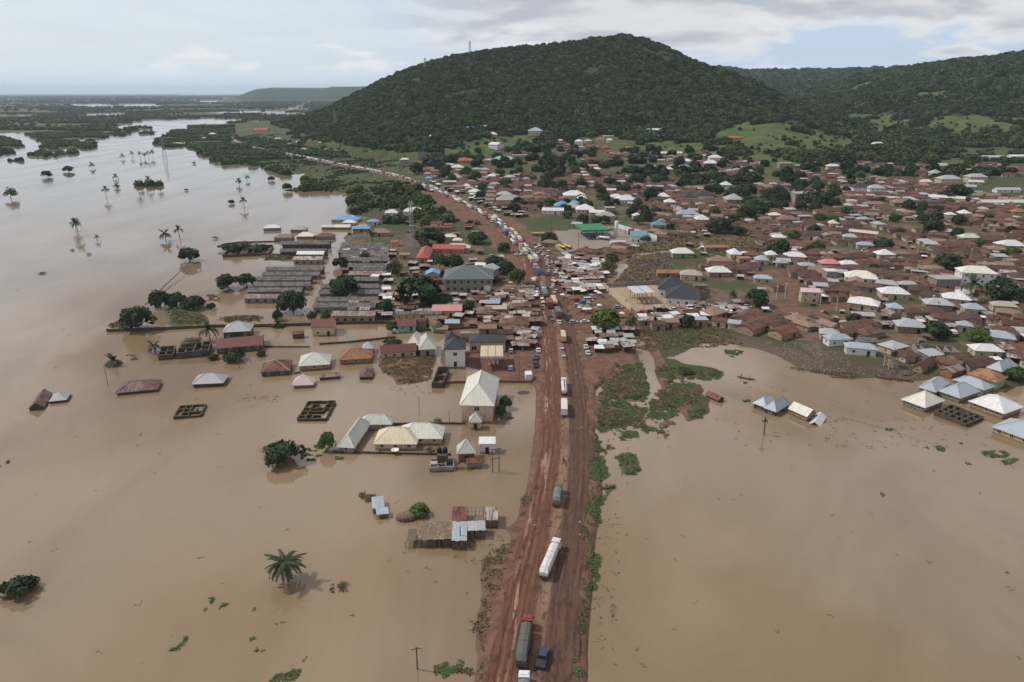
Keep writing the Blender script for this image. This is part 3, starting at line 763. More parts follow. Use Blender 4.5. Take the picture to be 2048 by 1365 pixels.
def window_mesh(ww, hh, frame):
    k = ('win', round(ww, 1), round(hh, 1), frame.name)
    if k not in _cache:
        mb = MB(); f = 0.07
        mb.box(-ww / 2, ww / 2, -0.03, 0.03, 0, hh, 0)
        for x0, x1, z0, z1 in ((-ww / 2 - f, -ww / 2, -f, hh + f), (ww / 2, ww / 2 + f, -f, hh + f), (-ww / 2, ww / 2, hh, hh + f), (-ww / 2 - .08, ww / 2 + .08, -f - .02, 0), (-0.03, 0.03, 0, hh)):
            mb.box(x0, x1, -0.07, 0.03, z0, z1, 1)
        _cache[k] = mb.mesh('window', [GLASS, frame])
    return _cache[k]
def door_mesh(ww, hh, mat):
    k = ('door', round(ww, 1), round(hh, 1), mat.name)
    if k not in _cache:
        mb = MB(); mb.box(-ww / 2, ww / 2, -0.05, 0.03, 0, hh, 0); mb.box(ww / 2, ww / 2 + .07, -.08, .03, 0, hh, 1); mb.box(-ww / 2 - .07, -ww / 2, -.08, .03, 0, hh, 1); mb.box(-ww / 2 - .07, ww / 2 + .07, -.08, .03, hh, hh + .08, 1)
        _cache[k] = mb.mesh('door', [mat, M_WOOD])
    return _cache[k]
def wall_mb(w, d, z0, z1, gable=0.0, mat=0):
    mb = MB(); X, Y = w / 2, d / 2
    mb.box(-X, X, -Y, Y, z0, z1, mat)
    if gable > 0:
        for sx in (-1, 1):
            x = sx * X; t_ = 0.18 * sx
            mb.face([(x, -Y * sx, z1), (x, Y * sx, z1), (x, 0, z1 + gable)]); mb.face([(x - t_, Y * sx, z1), (x - t_, -Y * sx, z1), (x - t_, 0, z1 + gable)])
    return mb
def house(name, cx, cy_, z, ang, w, d, wh, kind, rh, ov, roofm, wallm, label=None, cat='house', group=None, storeys=1, sink=0.6,
          win=True, caps=None, door=True, ridge_frac=None, frame=None, wgap=3.0, wsize=(1.0, 1.0), sill=1.0, shed_flip=False):
    """one house: Empty at its base > wall, roof (> ridge_cap), window..., door"""
    o = empty(name, (cx, cy_, z), ang, label, cat, group)
    gable = rh * (d / 2) / (d / 2 + ov) if kind == 'gable' else 0.0
    obj('wall', wall_mb(w, d, -sink, wh, gable * 0.98).mesh('wall', wallm), o)
    mb, R_ = roof_mb(w, d, rh, kind, ov, ridge_frac=ridge_frac)
    zr = wh + 0.14 - (0 if kind != 'gable' else (rh / (d / 2 + ov)) * ov)
    rf = obj('roof', mb.mesh('roof', roofm), o, (0, 0, zr))
    if caps and R_: obj('ridge_cap', caps_mesh(R_, mat=caps), rf)
    if win:
        fr = frame or M_TRIM
        sh = wh / storeys
        for sidx, (L, off, rz) in enumerate(((w, -d / 2, 0.0), (d, w / 2, pi / 2), (w, d / 2, pi), (d, -w / 2, -pi / 2))):
            n_ = max(1, int((L - 1.0) / wgap))
            for k in range(n_):
                x = (k + 0.5) / n_ * L - L / 2
                for s_ in range(storeys):
                    zz = s_ * sh + sill
                    if zz + wsize[1] > wh - 0.1: zz = max(0.12, wh - 0.2 - wsize[1])
                    isdoor = door and sidx == 0 and s_ == 0 and k == n_ // 2 and wh > 2.2
                    px = {0: (x, -d / 2 - 0.03), 1: (w / 2 + 0.03, x), 2: (-x, d / 2 + 0.03), 3: (-w / 2 - 0.03, -x)}[sidx]
                    if isdoor: obj('door', door_mesh(1.0, 2.0, M_DARKOP), o, (px[0], px[1], 0.02), rz)
                    elif wh > 1.3: obj('window', window_mesh(wsize[0], min(wsize[1], wh - .35), fr), o, (px[0], px[1], zz), rz)
    return o
FOOT = []          # footprints kept clear of filler
def footprint(cx, cy_, w, d, ang, pad=0.6):
    n_ = max(1, int(round(max(w, d) / max(2.0, min(w, d)))))
    L = max(w, d); a = ang if w >= d else ang + pi / 2
    for i in range(n_):
        t_ = ((i + .5) / n_ - .5) * L
        FOOT.append((cx + cos(a) * t_, cy_ + sin(a) * t_, min(w, d) * 0.5 + pad + (L / n_ - min(w, d)) * .25))
def clear(x, y, r):
    for fx, fy, fr in FOOT:
        dx_ = fx - x
        if abs(dx_) < fr + r:
            dy_ = fy - y
            if dx_ * dx_ + dy_ * dy_ < (fr + r) ** 2: return False
    return True
def fit(c4, ze):
    """rectangle through four photo corners (near-left, near-right, far-right, far-left) lying at height ze"""
    p = [np.array(flat(u, v, ze)) for u, v in c4]
    ex = (p[1] - p[0] + p[2] - p[3]) / 2; ey = (p[3] - p[0] + p[2] - p[1]) / 2
    c = sum(p) / 4; w_, d_ = np.hypot(*ex), np.hypot(*ey); a1_ = atan2(ex[1], ex[0]); a2_ = atan2(ey[1], ey[0]) - pi / 2
    while a2_ - a1_ > pi: a2_ -= 2 * pi
    while a2_ - a1_ < -pi: a2_ += 2 * pi
    ang = (a1_ * w_ + a2_ * d_) / (w_ + d_)
    return float(c[0]), float(c[1]), float(w_), float(d_), float(ang)
def hero(name, c4, ze, zb, kind, rh, ov, roofm, wallm, label, **kw):
    cx, cy_, w_, d_, a_ = fit(c4, ze)
    if kind == 'gable' and d_ > w_ and not kw.pop('across', False):
        w_, d_, a_ = d_, w_, a_ + pi / 2
    w_ -= 2 * ov; d_ -= 2 * ov
    footprint(cx, cy_, w_ + 2 * ov, d_ + 2 * ov, a_)
    return house(name, cx, cy_, zb, a_, w_, d_, ze - zb, kind, rh, ov, roofm, wallm, label, **kw)

# ------------------------------------------------------------------ foliage
def leaf_mat(name, a, b, c_):
    m, t = new_mat(name)
    pos = t.n('ShaderNodeNewGeometry').outputs['Position']
    r = t.n('ShaderNodeObjectInfo').outputs['Random']
    c = t.mix(r, a, b)
    c = t.mix(t.ss(t.noise(pos, 0.9, 4, .6), 0.45, 0.65), c, c_)
    c = t.mix(t.ss(t.noise(pos, 0.012, 3), 0.4, 0.6, 0, 0.4), c, b)
    finish(m, t, c, 0.75, spec=0.25); return m
L_DARK = leaf_mat('dark_leaves', (0.022, 0.042, 0.018), (0.034, 0.056, 0.022), (0.045, 0.072, 0.026))
L_MID = leaf_mat('green_leaves', (0.040, 0.070, 0.022), (0.055, 0.085, 0.028), (0.075, 0.105, 0.035))
L_BRIGHT = leaf_mat('bright_leaves', (0.065, 0.11, 0.022), (0.07, 0.12, 0.03), (0.10, 0.14, 0.035))
L_OLIVE = leaf_mat('olive_leaves', (0.085, 0.080, 0.040), (0.10, 0.09, 0.045), (0.13, 0.11, 0.06))
L_PALM = leaf_mat('palm_leaves', (0.026, 0.042, 0.020), (0.036, 0.052, 0.024), (0.055, 0.07, 0.032))
M_BARK = plain_mat('bark', (0.10, 0.08, 0.06), (0.15, 0.12, 0.09))

def crown_mesh(name, seed, rx, rz, n, leaf, mat, zc, flat_b=0.35, lump=0.30, shell=0.55, clumps=26):
    rg = np.random.default_rng(seed)
    cd = rg.normal(size=(clumps, 3)); cd /= np.linalg.norm(cd, axis=1)[:, None]; cd[:, 2] = np.abs(cd[:, 2]) * 1.2 - 0.42
    cr = rg.uniform(0.26, 0.44, clumps)
    k = rg.integers(0, clumps, n)
    q = rg.normal(size=(n, 3)); q /= np.linalg.norm(q, axis=1)[:, None]
    q *= (rg.uniform(shell, 1.0, n) ** 0.5)[:, None]
    P_ = cd[k] * (0.78 - lump * 0.4 * rg.random(clumps)[k][:, None]) + q * cr[k][:, None]
    P_[:, 2] = np.maximum(P_[:, 2], -flat_b + 0.1 * rg.random(n))
    C = P_ * np.array([rx, rx, rz]) + np.array([0, 0, zc])
    nrm = P_ + rg.normal(size=(n, 3)) * 0.55 + np.array([0, 0, 0.35]); nrm /= np.linalg.norm(nrm, axis=1)[:, None]
    a = np.cross(nrm, rg.normal(size=(n, 3))); a /= np.linalg.norm(a, axis=1)[:, None]; b = np.cross(nrm, a)
    s = leaf * rg.uniform(0.6, 1.3, n)[:, None]
    V = np.stack([C - a * s - b * s * .55, C + a * s * .9 - b * s * .6, C + a * s + b * s * .6, C - a * s * .8 + b * s * .65], 1).reshape(-1, 3)
    me = bpy.data.meshes.new(name)
    me.vertices.add(len(V)); me.vertices.foreach_set('co', V.astype(np.float32).ravel())
    me.loops.add(4 * n); me.loops.foreach_set('vertex_index', np.arange(4 * n, dtype=np.int32))
    me.polygons.add(n); me.polygons.foreach_set('loop_start', np.arange(0, 4 * n, 4, dtype=np.int32))
    me.update(); me.materials.append(mat); return me
def trunk_mesh(seed, r, h, spread, zsplit=0.45, n=5):
    rg = random.Random(seed); mb = MB()
    top = (rg.uniform(-.2, .2) * spread * .3, rg.uniform(-.2, .2) * spread * .3, h * zsplit)
    mb.tube([(0, 0, -2.2), (0, 0, 0), (top[0] * .5, top[1] * .5, h * zsplit * .5), top], [r * 1.3, r, r * .8, r * .65], 7)
    for i in range(n):
        a = 2 * pi * i / n + rg.uniform(-.4, .4); L = spread * rg.uniform(.45, .7)
        mb.tube([top, (top[0] + cos(a) * L * .5, top[1] + sin(a) * L * .5, h * (zsplit + .18)), (top[0] + cos(a) * L, top[1] + sin(a) * L, h * rg.uniform(.7, .9))], [r * .55, r * .35, r * .1], 5)
    return mb.mesh('trunk', M_BARK, True)
TREE = {}
def mk_tree(kind, i, hrad, h, leafm, n, leaf, tr=0.25, zsplit=.35, **kw):
    TREE[(kind, i)] = (crown_mesh('crown', 100 + i * 7 + hash(kind) % 1 + len(kind), hrad, h * 0.5, int(n * 1.35), leaf * 1.05, leafm, h * 0.45, **kw),
                       trunk_mesh(i + 5, tr, h, hrad, zsplit))
for i in range(5): mk_tree('dome', i, 5.0, 8.2, L_DARK, 1300, 0.42, flat_b=.7)
for i in range(3): mk_tree('green', i, 5.0, 8.5, L_MID, 1150, 0.42, flat_b=.5, lump=.6)
for i in range(2): mk_tree('bright', i, 5.0, 8.0, L_BRIGHT, 1200, 0.42, flat_b=.6, lump=.5)
for i in range(2): mk_tree('sparse', i, 5.0, 9.0, L_MID, 520, 0.30, flat_b=.4, lump=1.0, clumps=15)
for i in range(2): mk_tree('bush', i, 5.0, 6.0, L_DARK, 1000, 0.40, tr=.12, zsplit=.1, flat_b=.9, lump=.6)
for i in range(2): mk_tree('olive', i, 5.0, 7.0, L_OLIVE, 500, 0.28, tr=.12, zsplit=.2, flat_b=.7, lump=1.0, clumps=18)
def tree(kind, x, y, z, rad, label, hs=1.0, group=None, name=None, cat='tree', i=None):
    keys = [k for k in TREE if k[0] == kind]; k = keys[R.randrange(len(keys))] if i is None else (kind, i)
    c_, t_ = TREE[k]; s = rad / 5.0
    o = empty(name or {'dome': 'mango_tree', 'green': 'leafy_tree', 'bright': 'leafy_tree', 'sparse': 'sparse_tree', 'bush': 'bush', 'olive': 'dry_bush'}[kind], (x, y, z), R.uniform(0, 6.28), label, cat, group)
    obj('trunk', t_, o, scale=(s, s, s * hs)); obj('crown', c_, o, scale=(s, s, s * hs))
    return o
# palms
def frond_mesh(L, droop, n=11, wl=0.55, seed=0):
    rg = random.Random(seed); mb = MB(); pts = []
    for i in range(n + 1):
        t_ = i / n; pts.append(Vector((L * (t_ - 0.18 * t_ * t_ * droop), 0, L * (0.42 * t_ - (0.55 + .4 * droop) * t_ * t_))))
    mb.tube(pts[::2] + ([pts[-1]] if n % 2 else []), 0.04, 3)
    for i in range(1, n):
        t_ = i / n; ln = wl * (1 - abs(t_ - .42) * 1.1) * rg.uniform(.85, 1.1) * L / 3.2; p = pts[i]; q = pts[i + 1]
        for sd in (-1, 1):
            tip = p + Vector((ln * .55, sd * ln * 1.15, -ln * .42))
            mb.face([p, q, q * .35 + tip * .65 + Vector((.05, 0, 0)), tip])
    return mb.mesh('frond', L_PALM)
FROND = [frond_mesh(3.3, d_, wl=.7, seed=i) for i, d_ in enumerate((0.0, 0.45, 0.9, 1.5))]
FROND_BIG = [frond_mesh(3.3, d_, n=26, wl=0.5, seed=i + 9) for i, d_ in enumerate((-0.35, 0.1, 0.6, 1.3))]
def palm_crown(seed, nf=15):
    rg = random.Random(seed); mb = MB()
    for k in range(nf):
        src = FROND[k % 4]; a = 2.4 * k + rg.uniform(-.2, .2); tilt = rg.uniform(-.1, .25) + (0.7 if k % 4 == 0 else 0)
        Mx = Matrix.Rotation(a, 4, 'Z') @ Matrix.Rotation(-tilt, 4, 'Y')
        for p in src.polygons: mb.face([Mx @ src.vertices[i].co for i in p.vertices])
    return mb.mesh('crown', L_PALM)
PALMC = [palm_crown(i, 24) for i in range(3)]
def palm_trunk(h, r=0.2, lean=0.5, seed=0):
    mb = MB(); n_ = 6
    mb.tube([(lean * (i / n_) ** 1.6, 0, -2 + (h + 2) * i / n_) for i in range(n_ + 1)], [r * (1.25 - .4 * i / n_) for i in range(n_ + 1)], 7)
    return mb.mesh('trunk', M_BARK, True)
PALMT = {h: palm_trunk(h, .2, h * .07) for h in (1.5, 3, 5, 7, 9, 12)}
def palm(x, y, z, h, crown_r, label, group=None, big=False, lean_dir=None):
    o = empty('palm_tree', (x, y, z), R.uniform(0, 6.28) if lean_dir is None else lean_dir, label, 'palm tree', group)
    hk = min(PALMT, key=lambda q: abs(q - h)); lean = hk * .07
    obj('trunk', PALMT[hk], o); s = crown_r / 3.0 * (1 if big else 1.2)
    if big:
        for k in range(42):
            f = obj('frond', FROND_BIG[(0, 1, 1, 2, 3, 2)[k % 6]], o, (lean, 0, hk), 0, s * R.uniform(.9, 1.08))
            f.rotation_euler = (R.uniform(-.2, .2), R.uniform(-.45, .1) if k % 3 == 0 else R.uniform(-.1, .3), 2.4 * k)
    else: obj('crown', PALMC[R.randrange(3)], o, (lean, 0, hk), R.uniform(0, 6), s)
    return o
# ------------------------------------------------------------------ masses of trees and scrub (uncountable): geometry-node instances
def forest(name, pts, scl, mats, seed=0, leafy=160, lo=0.5, squash=0.85, ico=2, leaf=0.24):
    me = bpy.data.meshes.new(name); me.vertices.add(len(pts)); me.vertices.foreach_set('co', np.asarray(pts, np.float32).ravel())
    a = me.attributes.new('scl', 'FLOAT', 'POINT'); a.data.foreach_set('value', np.asarray(scl, np.float32))
    o = bpy.data.objects.new(name, me); COL.objects.link(o)
    g = bpy.data.node_groups.new(name, 'GeometryNodeTree')
    g.interface.new_socket('Geometry', in_out='INPUT', socket_type='NodeSocketGeometry')
    g.interface.new_socket('Geometry', in_out='OUTPUT', socket_type='NodeSocketGeometry')
    t = NT(g); gi = t.n('NodeGroupInput'); go = t.n('NodeGroupOutput')
    join = t.n('GeometryNodeJoinGeometry')
    for k in range(4):
        ic = t.n('GeometryNodeMeshIcoSphere', {'Radius': 1.0, 'Subdivisions': ico + 1})
        pos = t.n('GeometryNodeInputPosition').outputs[0]
        off = t.n('ShaderNodeVectorMath', {0: pos, 1: (k * 7.3 + seed, 3.1 * k, 1.7)}, operation='ADD').outputs[0]
        nz = t.n('ShaderNodeTexNoise', {'Vector': off, 'Scale': 1.5, 'Detail': 3.0, 'Roughness': 0.6})
        am = t.m('MULTIPLY', t.m('SUBTRACT', nz.outputs[0], 0.45), 1.5)
        dis = t.n('ShaderNodeVectorMath', {0: pos, 'Scale': am}, operation='SCALE').outputs[0]
        sp = t.n('GeometryNodeSetPosition', {'Geometry': ic.outputs[0], 'Offset': dis})
        dp = t.n('GeometryNodeDistributePointsOnFaces', {'Mesh': sp.outputs[0], 'Density': leafy / 12.6, 'Seed': k + 3})
        qd = t.n('GeometryNodeMeshGrid', {'Size X': leaf * 2, 'Size Y': leaf * 1.3, 'Vertices X': 2, 'Vertices Y': 2})
        rv = t.n('FunctionNodeRandomValue', data_type='FLOAT_VECTOR'); rv.inputs[0].default_value = (-1.1, -1.1, 0); rv.inputs[1].default_value = (1.1, 1.1, 6.28); rv.inputs['Seed'].default_value = k
        ip = t.n('GeometryNodeInstanceOnPoints', {'Points': dp.outputs[0], 'Instance': qd.outputs[0], 'Rotation': rv.outputs[0]})
        rl = t.n('GeometryNodeRealizeInstances', {0: ip.outputs[0]})
        inner = t.n('GeometryNodeTransform', {'Geometry': sp.outputs[0], 'Scale': (0.93, 0.93, 0.93)})
        jj = t.n('GeometryNodeJoinGeometry'); g.links.new(inner.outputs[0], jj.inputs[0]); g.links.new(rl.outputs[0], jj.inputs[0])
        tf = t.n('GeometryNodeTransform', {'Geometry': jj.outputs[0], 'Scale': (1, 1, squash), 'Translation': (0, 0, lo)})
        sm = t.n('GeometryNodeSetMaterial', {'Geometry': tf.outputs[0], 'Material': mats[k % len(mats)]})
        gi2 = t.n('GeometryNodeGeometryToInstance'); g.links.new(sm.outputs[0], gi2.inputs[0]); g.links.new(gi2.outputs[0], join.inputs[0])
    sc_ = t.n('GeometryNodeInputNamedAttribute', data_type='FLOAT'); sc_.inputs[0].default_value = 'scl'
    rz = t.n('FunctionNodeRandomValue', data_type='FLOAT_VECTOR'); rz.inputs[0].default_value = (-.15, -.15, 0); rz.inputs[1].default_value = (.15, .15, 6.28)
    ri = t.n('FunctionNodeRandomValue', data_type='INT'); 
    for s_ in ri.inputs:
        if s_.name == 'Min' and s_.type == 'INT': s_.default_value = 0
        if s_.name == 'Max' and s_.type == 'INT': s_.default_value = 3
    iv = [q for q in ri.outputs if q.type == 'INT'][0]
    pt = t.n('GeometryNodeMeshToPoints', {0: gi.outputs[0]})
    ins = t.n('GeometryNodeInstanceOnPoints', {'Points': pt.outputs[0], 'Instance': join.outputs[0], 'Pick Instance': True,
              'Instance Index': iv, 'Rotation': rz.outputs[0], 'Scale': [q for q in sc_.outputs if q.type == 'VALUE'][0]})
    g.links.new(ins.outputs[0], go.inputs[0])
    md = o.modifiers.new('trees', 'NODES'); md.node_group = g
    return tag(o, kind='stuff')
rgf = np.random.default_rng(5)
def scatter(az0, az1, r0, r1, n):
    a = rgf.uniform(az0, az1, n); r = np.sqrt(rgf.uniform(r0 * r0, r1 * r1, n)); return r * np.sin(a), r * np.cos(a)
def lookup(x, y, arr):
    a = np.arctan2(x, y); r = np.hypot(x, y)
    ia = np.clip(np.rint(np.interp(a, az, np.arange(len(az)))).astype(int), 0, len(az) - 1); ir = np.clip(np.rint(np.interp(np.log(r), LR, np.arange(NR))).astype(int), 0, NR - 1)
    return arr[ir, ia]
SLOPE_T = hill_h
def built(x, y): return lookup(x, y, town) | lookup(x, y, mud) | lookup(x, y, fore) | lookup(x, y, yard) | lookup(x, y, black) | lookup(x, y, trash)
# hillside woods
def wood(az0, az1, r0, r1, n, smin, smax, dens, seed):
    x, y = scatter(az0, az1, r0, r1, n); h = hgt(x, y); hh = hill_h(x, y)
    nz = fbm(x, y, 45, seed, 4, .6); md = lookup(x, y, meadow)
    keep = (h > 0.4) & ~built(x, y) & ((nz < dens) & ~md | md & (nz < .36)) & (hh > 15.2)
    x, y, h = x[keep], y[keep], h[keep]
    s = rgf.uniform(smin, smax, len(x)) * (0.75 + .95 * rgf.random(len(x)) ** 3)
    return np.stack([x, y, h], 1), s
L_F1 = leaf_mat('forest_leaves', (0.030, 0.058, 0.024), (0.060, 0.096, 0.032), (0.070, 0.110, 0.036))
L_F2 = leaf_mat('forest_leaves_light', (0.058, 0.092, 0.030), (0.090, 0.125, 0.040), (0.105, 0.142, 0.045))
for m_ in (L_F1, L_F2):
    for nd in m_.node_tree.nodes:
        if nd.type == 'MAP_RANGE' and abs(nd.inputs['To Max'].default_value - .4) < .01: nd.inputs['To Max'].default_value = .8
FM = [L_F1, L_F2, L_F1, L_DARK]
p1, s1_ = wood(-0.42, 0.72, 860, 2100, 80000, 2.3, 4.2, 0.68, 81)
p2, s2_ = wood(0.28, 0.75, 1900, 3000, 50000, 3.6, 6.2, 0.64, 82)
p3, s3_ = wood(0.1, 0.75, 2900, 4800, 30000, 7.0, 12.0, 0.8, 83)
forest('hillside_forest', np.concatenate([p1, p2, p3]), np.concatenate([s1_, s2_, s3_]), FM, leafy=170)
# scrub and trees on the low land beside the road and below the hill
x, y = scatter(-0.46, 0.75, 330, 1750, 90000); h = hgt(x, y)
hh = hill_h(x, y); rd, _ = road_near(x, y)
nz = fbm(x, y, 24, 91, 4, .6)
r_ = np.hypot(x, y); gr = lookup(x, y, grass); md = lookup(x, y, meadow)
bl = in_poly(*project(x, y, h)[:2], [(560,262),(640,262),(690,300),(700,318),(600,308),(540,295)])
keep = (h > 0.35) & ~built(x, y) & (rd > 12) & (hh <= 15.2) & ((nz < np.where(r_ > 700, .60, .58)) & ~md & ~(bl & (nz > .4)))
u_, v_ = project(x, y, h)
inner = (u_ > 700) & (v_ > 405) | (u_ > 935)
belt = in_poly(u_, v_, [(695,385),(760,372),(830,375),(900,415),(945,445),(925,475),(860,450),(800,415),(700,432)])
keep &= ~(inner & ~belt & (nz > .33)) & ~((v_ > 480)) & ~(in_poly(u_, v_, GRASS_PX[0]) | in_poly(u_, v_, GRASS_PX[1]))
x, y, h, nz = x[keep], y[keep], h[keep], nz[keep]
s = np.where(nz < .47, rgf.uniform(1.8, 4.2, len(x)), rgf.uniform(.5, 1.5, len(x)))
rd2, _ = road_near(x, y); s = np.where((rd2 < 95) & (np.hypot(x, y) > 760), np.minimum(s * .4, 1.2), s)
forest('roadside_scrub', np.stack([x, y, h], 1), s, [L_F1, L_F2, L_MID, L_F2], leafy=200, seed=4)
# scattered bushes on meadows
x, y = scatter(-0.2, 0.7, 900, 2900, 9000); h = hgt(x, y); md = lookup(x, y, meadow) & (fbm(x, y, 60, 93, 4) < .56) & ~built(x, y)
x, y, h = x[md], y[md], h[md]; forest('meadow_bushes', np.stack([x, y, h], 1), rgf.uniform(.8, 3.0, len(x)), FM, leafy=150, seed=8)
# trees of the flood plain, out to the horizon
P_, S_ = [], []
for r0, r1, n, a_, b_, thr in ((1180, 2200, 42000, 2.6, 5.0, .56), (2200, 4500, 46000, 4, 8, .47), (4500, 9000, 26000, 7, 13, .44), (9000, 20000, 16000, 12, 24, .5)):
    x, y = scatter(-0.72, 0.0 if r0 < 5000 else .05, r0, r1, n); h = hgt(x, y); nz = fbm(x * .3, y, 70 * (r0 / 1200) ** .7, 95, 4, .6)
    k = (h > .3) & (hill_h(x, y) < 2) & (nz < thr); x, y, h = x[k], y[k], h[k]
    P_.append(np.stack([x, y, h], 1)); S_.append(rgf.uniform(a_, b_, len(x)))
forest('flood_plain_trees', np.concatenate(P_), np.concatenate(S_) * .8, FM, leafy=90, ico=1, squash=.75, seed=2)
# bushes standing in the flood, left
P_, S_ = [], []
for (u, v, rpx, n) in ((20,287,22,26),(10,307,16,14),(85,310,18,18),(120,309,10,10),(148,306,8,6),(30,322,16,6),(60,311,5,3),(290,372,16,10),(312,372,14,10),(250,262,26,20),(300,268,8,7),(180,263,20,8),(350,262,14,7),(390,262,16,6)):
    cx, cy_, _ = at(u, v); q = ppm(cx, cy_)
    for _ in range(n):
        a_, r_ = rgf.uniform(0, 6.28), rgf.uniform(0, 1) ** .5 * rpx / q
        P_.append((cx + cos(a_) * r_, cy_ + sin(a_) * r_ * .9, -0.6)); S_.append(rgf.uniform(1.4, 4.2))
forest('flooded_bushes', P_, S_, [L_F1, L_DARK], leafy=160, seed=5)

# weed mats, reeds, grass and debris along the water's edge: blades and clods joined into sheets of real tufts
def tufts(name, regions, mat, seed, size=0.35, hgt_=0.35, dens=5.0, thr=0.5, ns=4.0, wet=True, zoff=0.03):
    """regions: photo polygons; small upright and lying leaves"""
    rg = np.random.default_rng(seed); C = []
    for poly in regions:
        W_ = [flat(u, v) for u, v in poly]; xs = [p[0] for p in W_]; ys = [p[1] for p in W_]
        n = int((max(xs) - min(xs)) * (max(ys) - min(ys)) * dens)
        x = rg.uniform(min(xs), max(xs), n); y = rg.uniform(min(ys), max(ys), n)
        jx_ = x + (fbm(x, y, 4, seed, 3) - .5) * 5; jy_ = y + (fbm(x, y, 4, seed + 1, 3) - .5) * 5
        k = in_poly(jx_, jy_, W_) & (fbm(x, y, ns, seed + 2, 3) > thr); C.append(np.stack([x[k], y[k]], 1))
    C = np.concatenate(C); C = C[hgt(C[:, 0], C[:, 1]) > .2] if name == 'field_grass' else C; n = len(C); z = np.maximum(hgt(C[:, 0], C[:, 1]), 0) + zoff
    a = rg.uniform(0, 6.28, n); s = size * rg.uniform(.5, 1.4, n); tl = rg.uniform(0.1, 1.0, n) * hgt_
    dx_, dy_ = np.cos(a) * s, np.sin(a) * s; ex, ey = -np.sin(a) * s * .5, np.cos(a) * s * .5
    B = np.stack([C[:, 0], C[:, 1], z], 1)
    V = np.stack([B + np.stack([-ex, -ey, 0 * z - .02], 1), B + np.stack([ex, ey, 0 * z - .02], 1), B + np.stack([dx_ + ex, dy_ + ey, tl], 1), B + np.stack([dx_ - ex, dy_ - ey, tl], 1)], 1).reshape(-1, 3)
    me = bpy.data.meshes.new(name); me.vertices.add(4 * n); me.vertices.foreach_set('co', V.astype(np.float32).ravel())
    me.loops.add(4 * n); me.loops.foreach_set('vertex_index', np.arange(4 * n, dtype=np.int32))
    me.polygons.add(n); me.polygons.foreach_set('loop_start', np.arange(0, 4 * n, 4, dtype=np.int32)); me.update(); me.materials.append(mat)
    o = bpy.data.objects.new(name, me); COL.objects.link(o); return tag(o, kind='stuff')
L_WEED = leaf_mat('water_weed', (0.064, 0.096, 0.034), (0.078, 0.112, 0.04), (0.105, 0.14, 0.055))
L_DRY = leaf_mat('dry_grass', (0.17, 0.125, 0.07), (0.22, 0.16, 0.09), (0.12, 0.115, 0.055))
WEEDS = [[(1168,1060),(1178,1060),(1177,1110),(1168,1110)],[(1170,1178),(1178,1178),(1172,1215),(1162,1215)],[(1152,1235),(1166,1235),(1165,1275),(1152,1275)],[(1193,862),(1290,850),(1380,800),(1400,770),(1340,760),(1310,800),(1290,850),(1300,770),(1285,720),(1230,750),(1196,800)],[(1290,660),(1400,655),(1440,665),(1380,690),(1310,690)],[(1190,870),(1215,910),(1222,985),(1215,1015),(1185,1062),(1172,1050),(1180,980),(1180,900)],
    [(1174,1105),(1200,1103),(1203,1150),(1200,1182),(1175,1185)],[(1165,1210),(1175,1205),(1172,1240),(1160,1260)],[(1150,1270),(1163,1280),(1160,1365),(1148,1365)],
    [(1238,905),(1270,905),(1280,935),(1268,952),(1240,952)],[(1225,865),(1275,862),(1275,878),(1235,882)],[(1280,856),(1330,855),(1355,845),(1350,858),(1290,868)],
    [(1360,735),(1430,738),(1450,748),(1420,762),(1370,758)],[(1450,700),(1490,705),(1475,715),(1450,712)],[(1200,790),(1280,780),(1290,830),(1230,850),(1195,830)],
    [(1300,800),(1345,780),(1360,835),(1310,850)],[(1375,822),(1410,820),(1415,836),(1380,838)],[(1230,735),(1280,732),(1295,750),(1250,760)],
    [(1312,735),(1350,740),(1345,760),(1315,755)],[(1370,768),(1400,772),(1395,784),(1372,780)],
    [(608,893),(640,888),(648,893),(635,905),(605,900)],[(600,905),(648,912),(635,924),(600,922)],[(672,912),(690,913),(686,920),(672,918)],
    [(868,1342),(910,1322),(942,1325),(930,1345),(880,1358)],[(525,1365),(560,1345),(602,1340),(590,1356),(550,1370)],[(600,1318),(625,1300),(648,1308),(630,1312),(610,1322)],
    [(1845,896),(1870,891),(1892,898),(1885,906),(1860,904)],[(1966,906),(1995,902),(2018,908),(2000,916),(1972,914)],[(2005,918),(2038,916),(2038,930),(2010,930)],
    [(1990,1137),(2008,1136),(2006,1147),(1992,1144)],[(1765,857),(1785,858),(1780,864),(1766,862)],[(1485,800),(1503,799),(1503,804),(1488,805)],[(1487,762),(1502,763),(1498,768),(1488,767)],
    [(1800,1041),(1812,1041),(1812,1046),(1801,1046)],[(1760,984),(1770,990),(1768,999),(1760,998)],[(1360,1079),(1370,1079),(1370,1083),(1361,1083)],[(1928,924),(1945,926),(1942,930),(1930,930)],
    [(1920,884),(1928,884),(1928,888),(1920,887)],[(1385,1110),(1393,1112),(1390,1118),(1384,1116)],[(488,1265),(505,1262),(520,1278),(500,1282)],[(538,1246),(555,1245),(562,1256),(540,1256)],
    [(515,1290),(530,1295),(525,1304),(512,1300)],[(445,1205),(460,1205),(462,1220),(446,1220)],[(405,1210),(415,1212),(412,1222),(404,1218)],[(505,1212),(518,1214),(516,1223),(505,1222)],[(420,1195),(432,1197),(430,1208),(420,1206)],
    [(15,918),(26,920),(24,932),(14,930)],[(350,1275),(364,1278),(362,1300),(345,1302)],[(0,925),(10,928),(6,936),(0,936)],
    [(430,752),(438,752),(436,757),(428,756)]]
tufts('weed_mats', WEEDS, L_WEED, 3, size=.24, hgt_=.22, dens=40, thr=.40, ns=2.2)
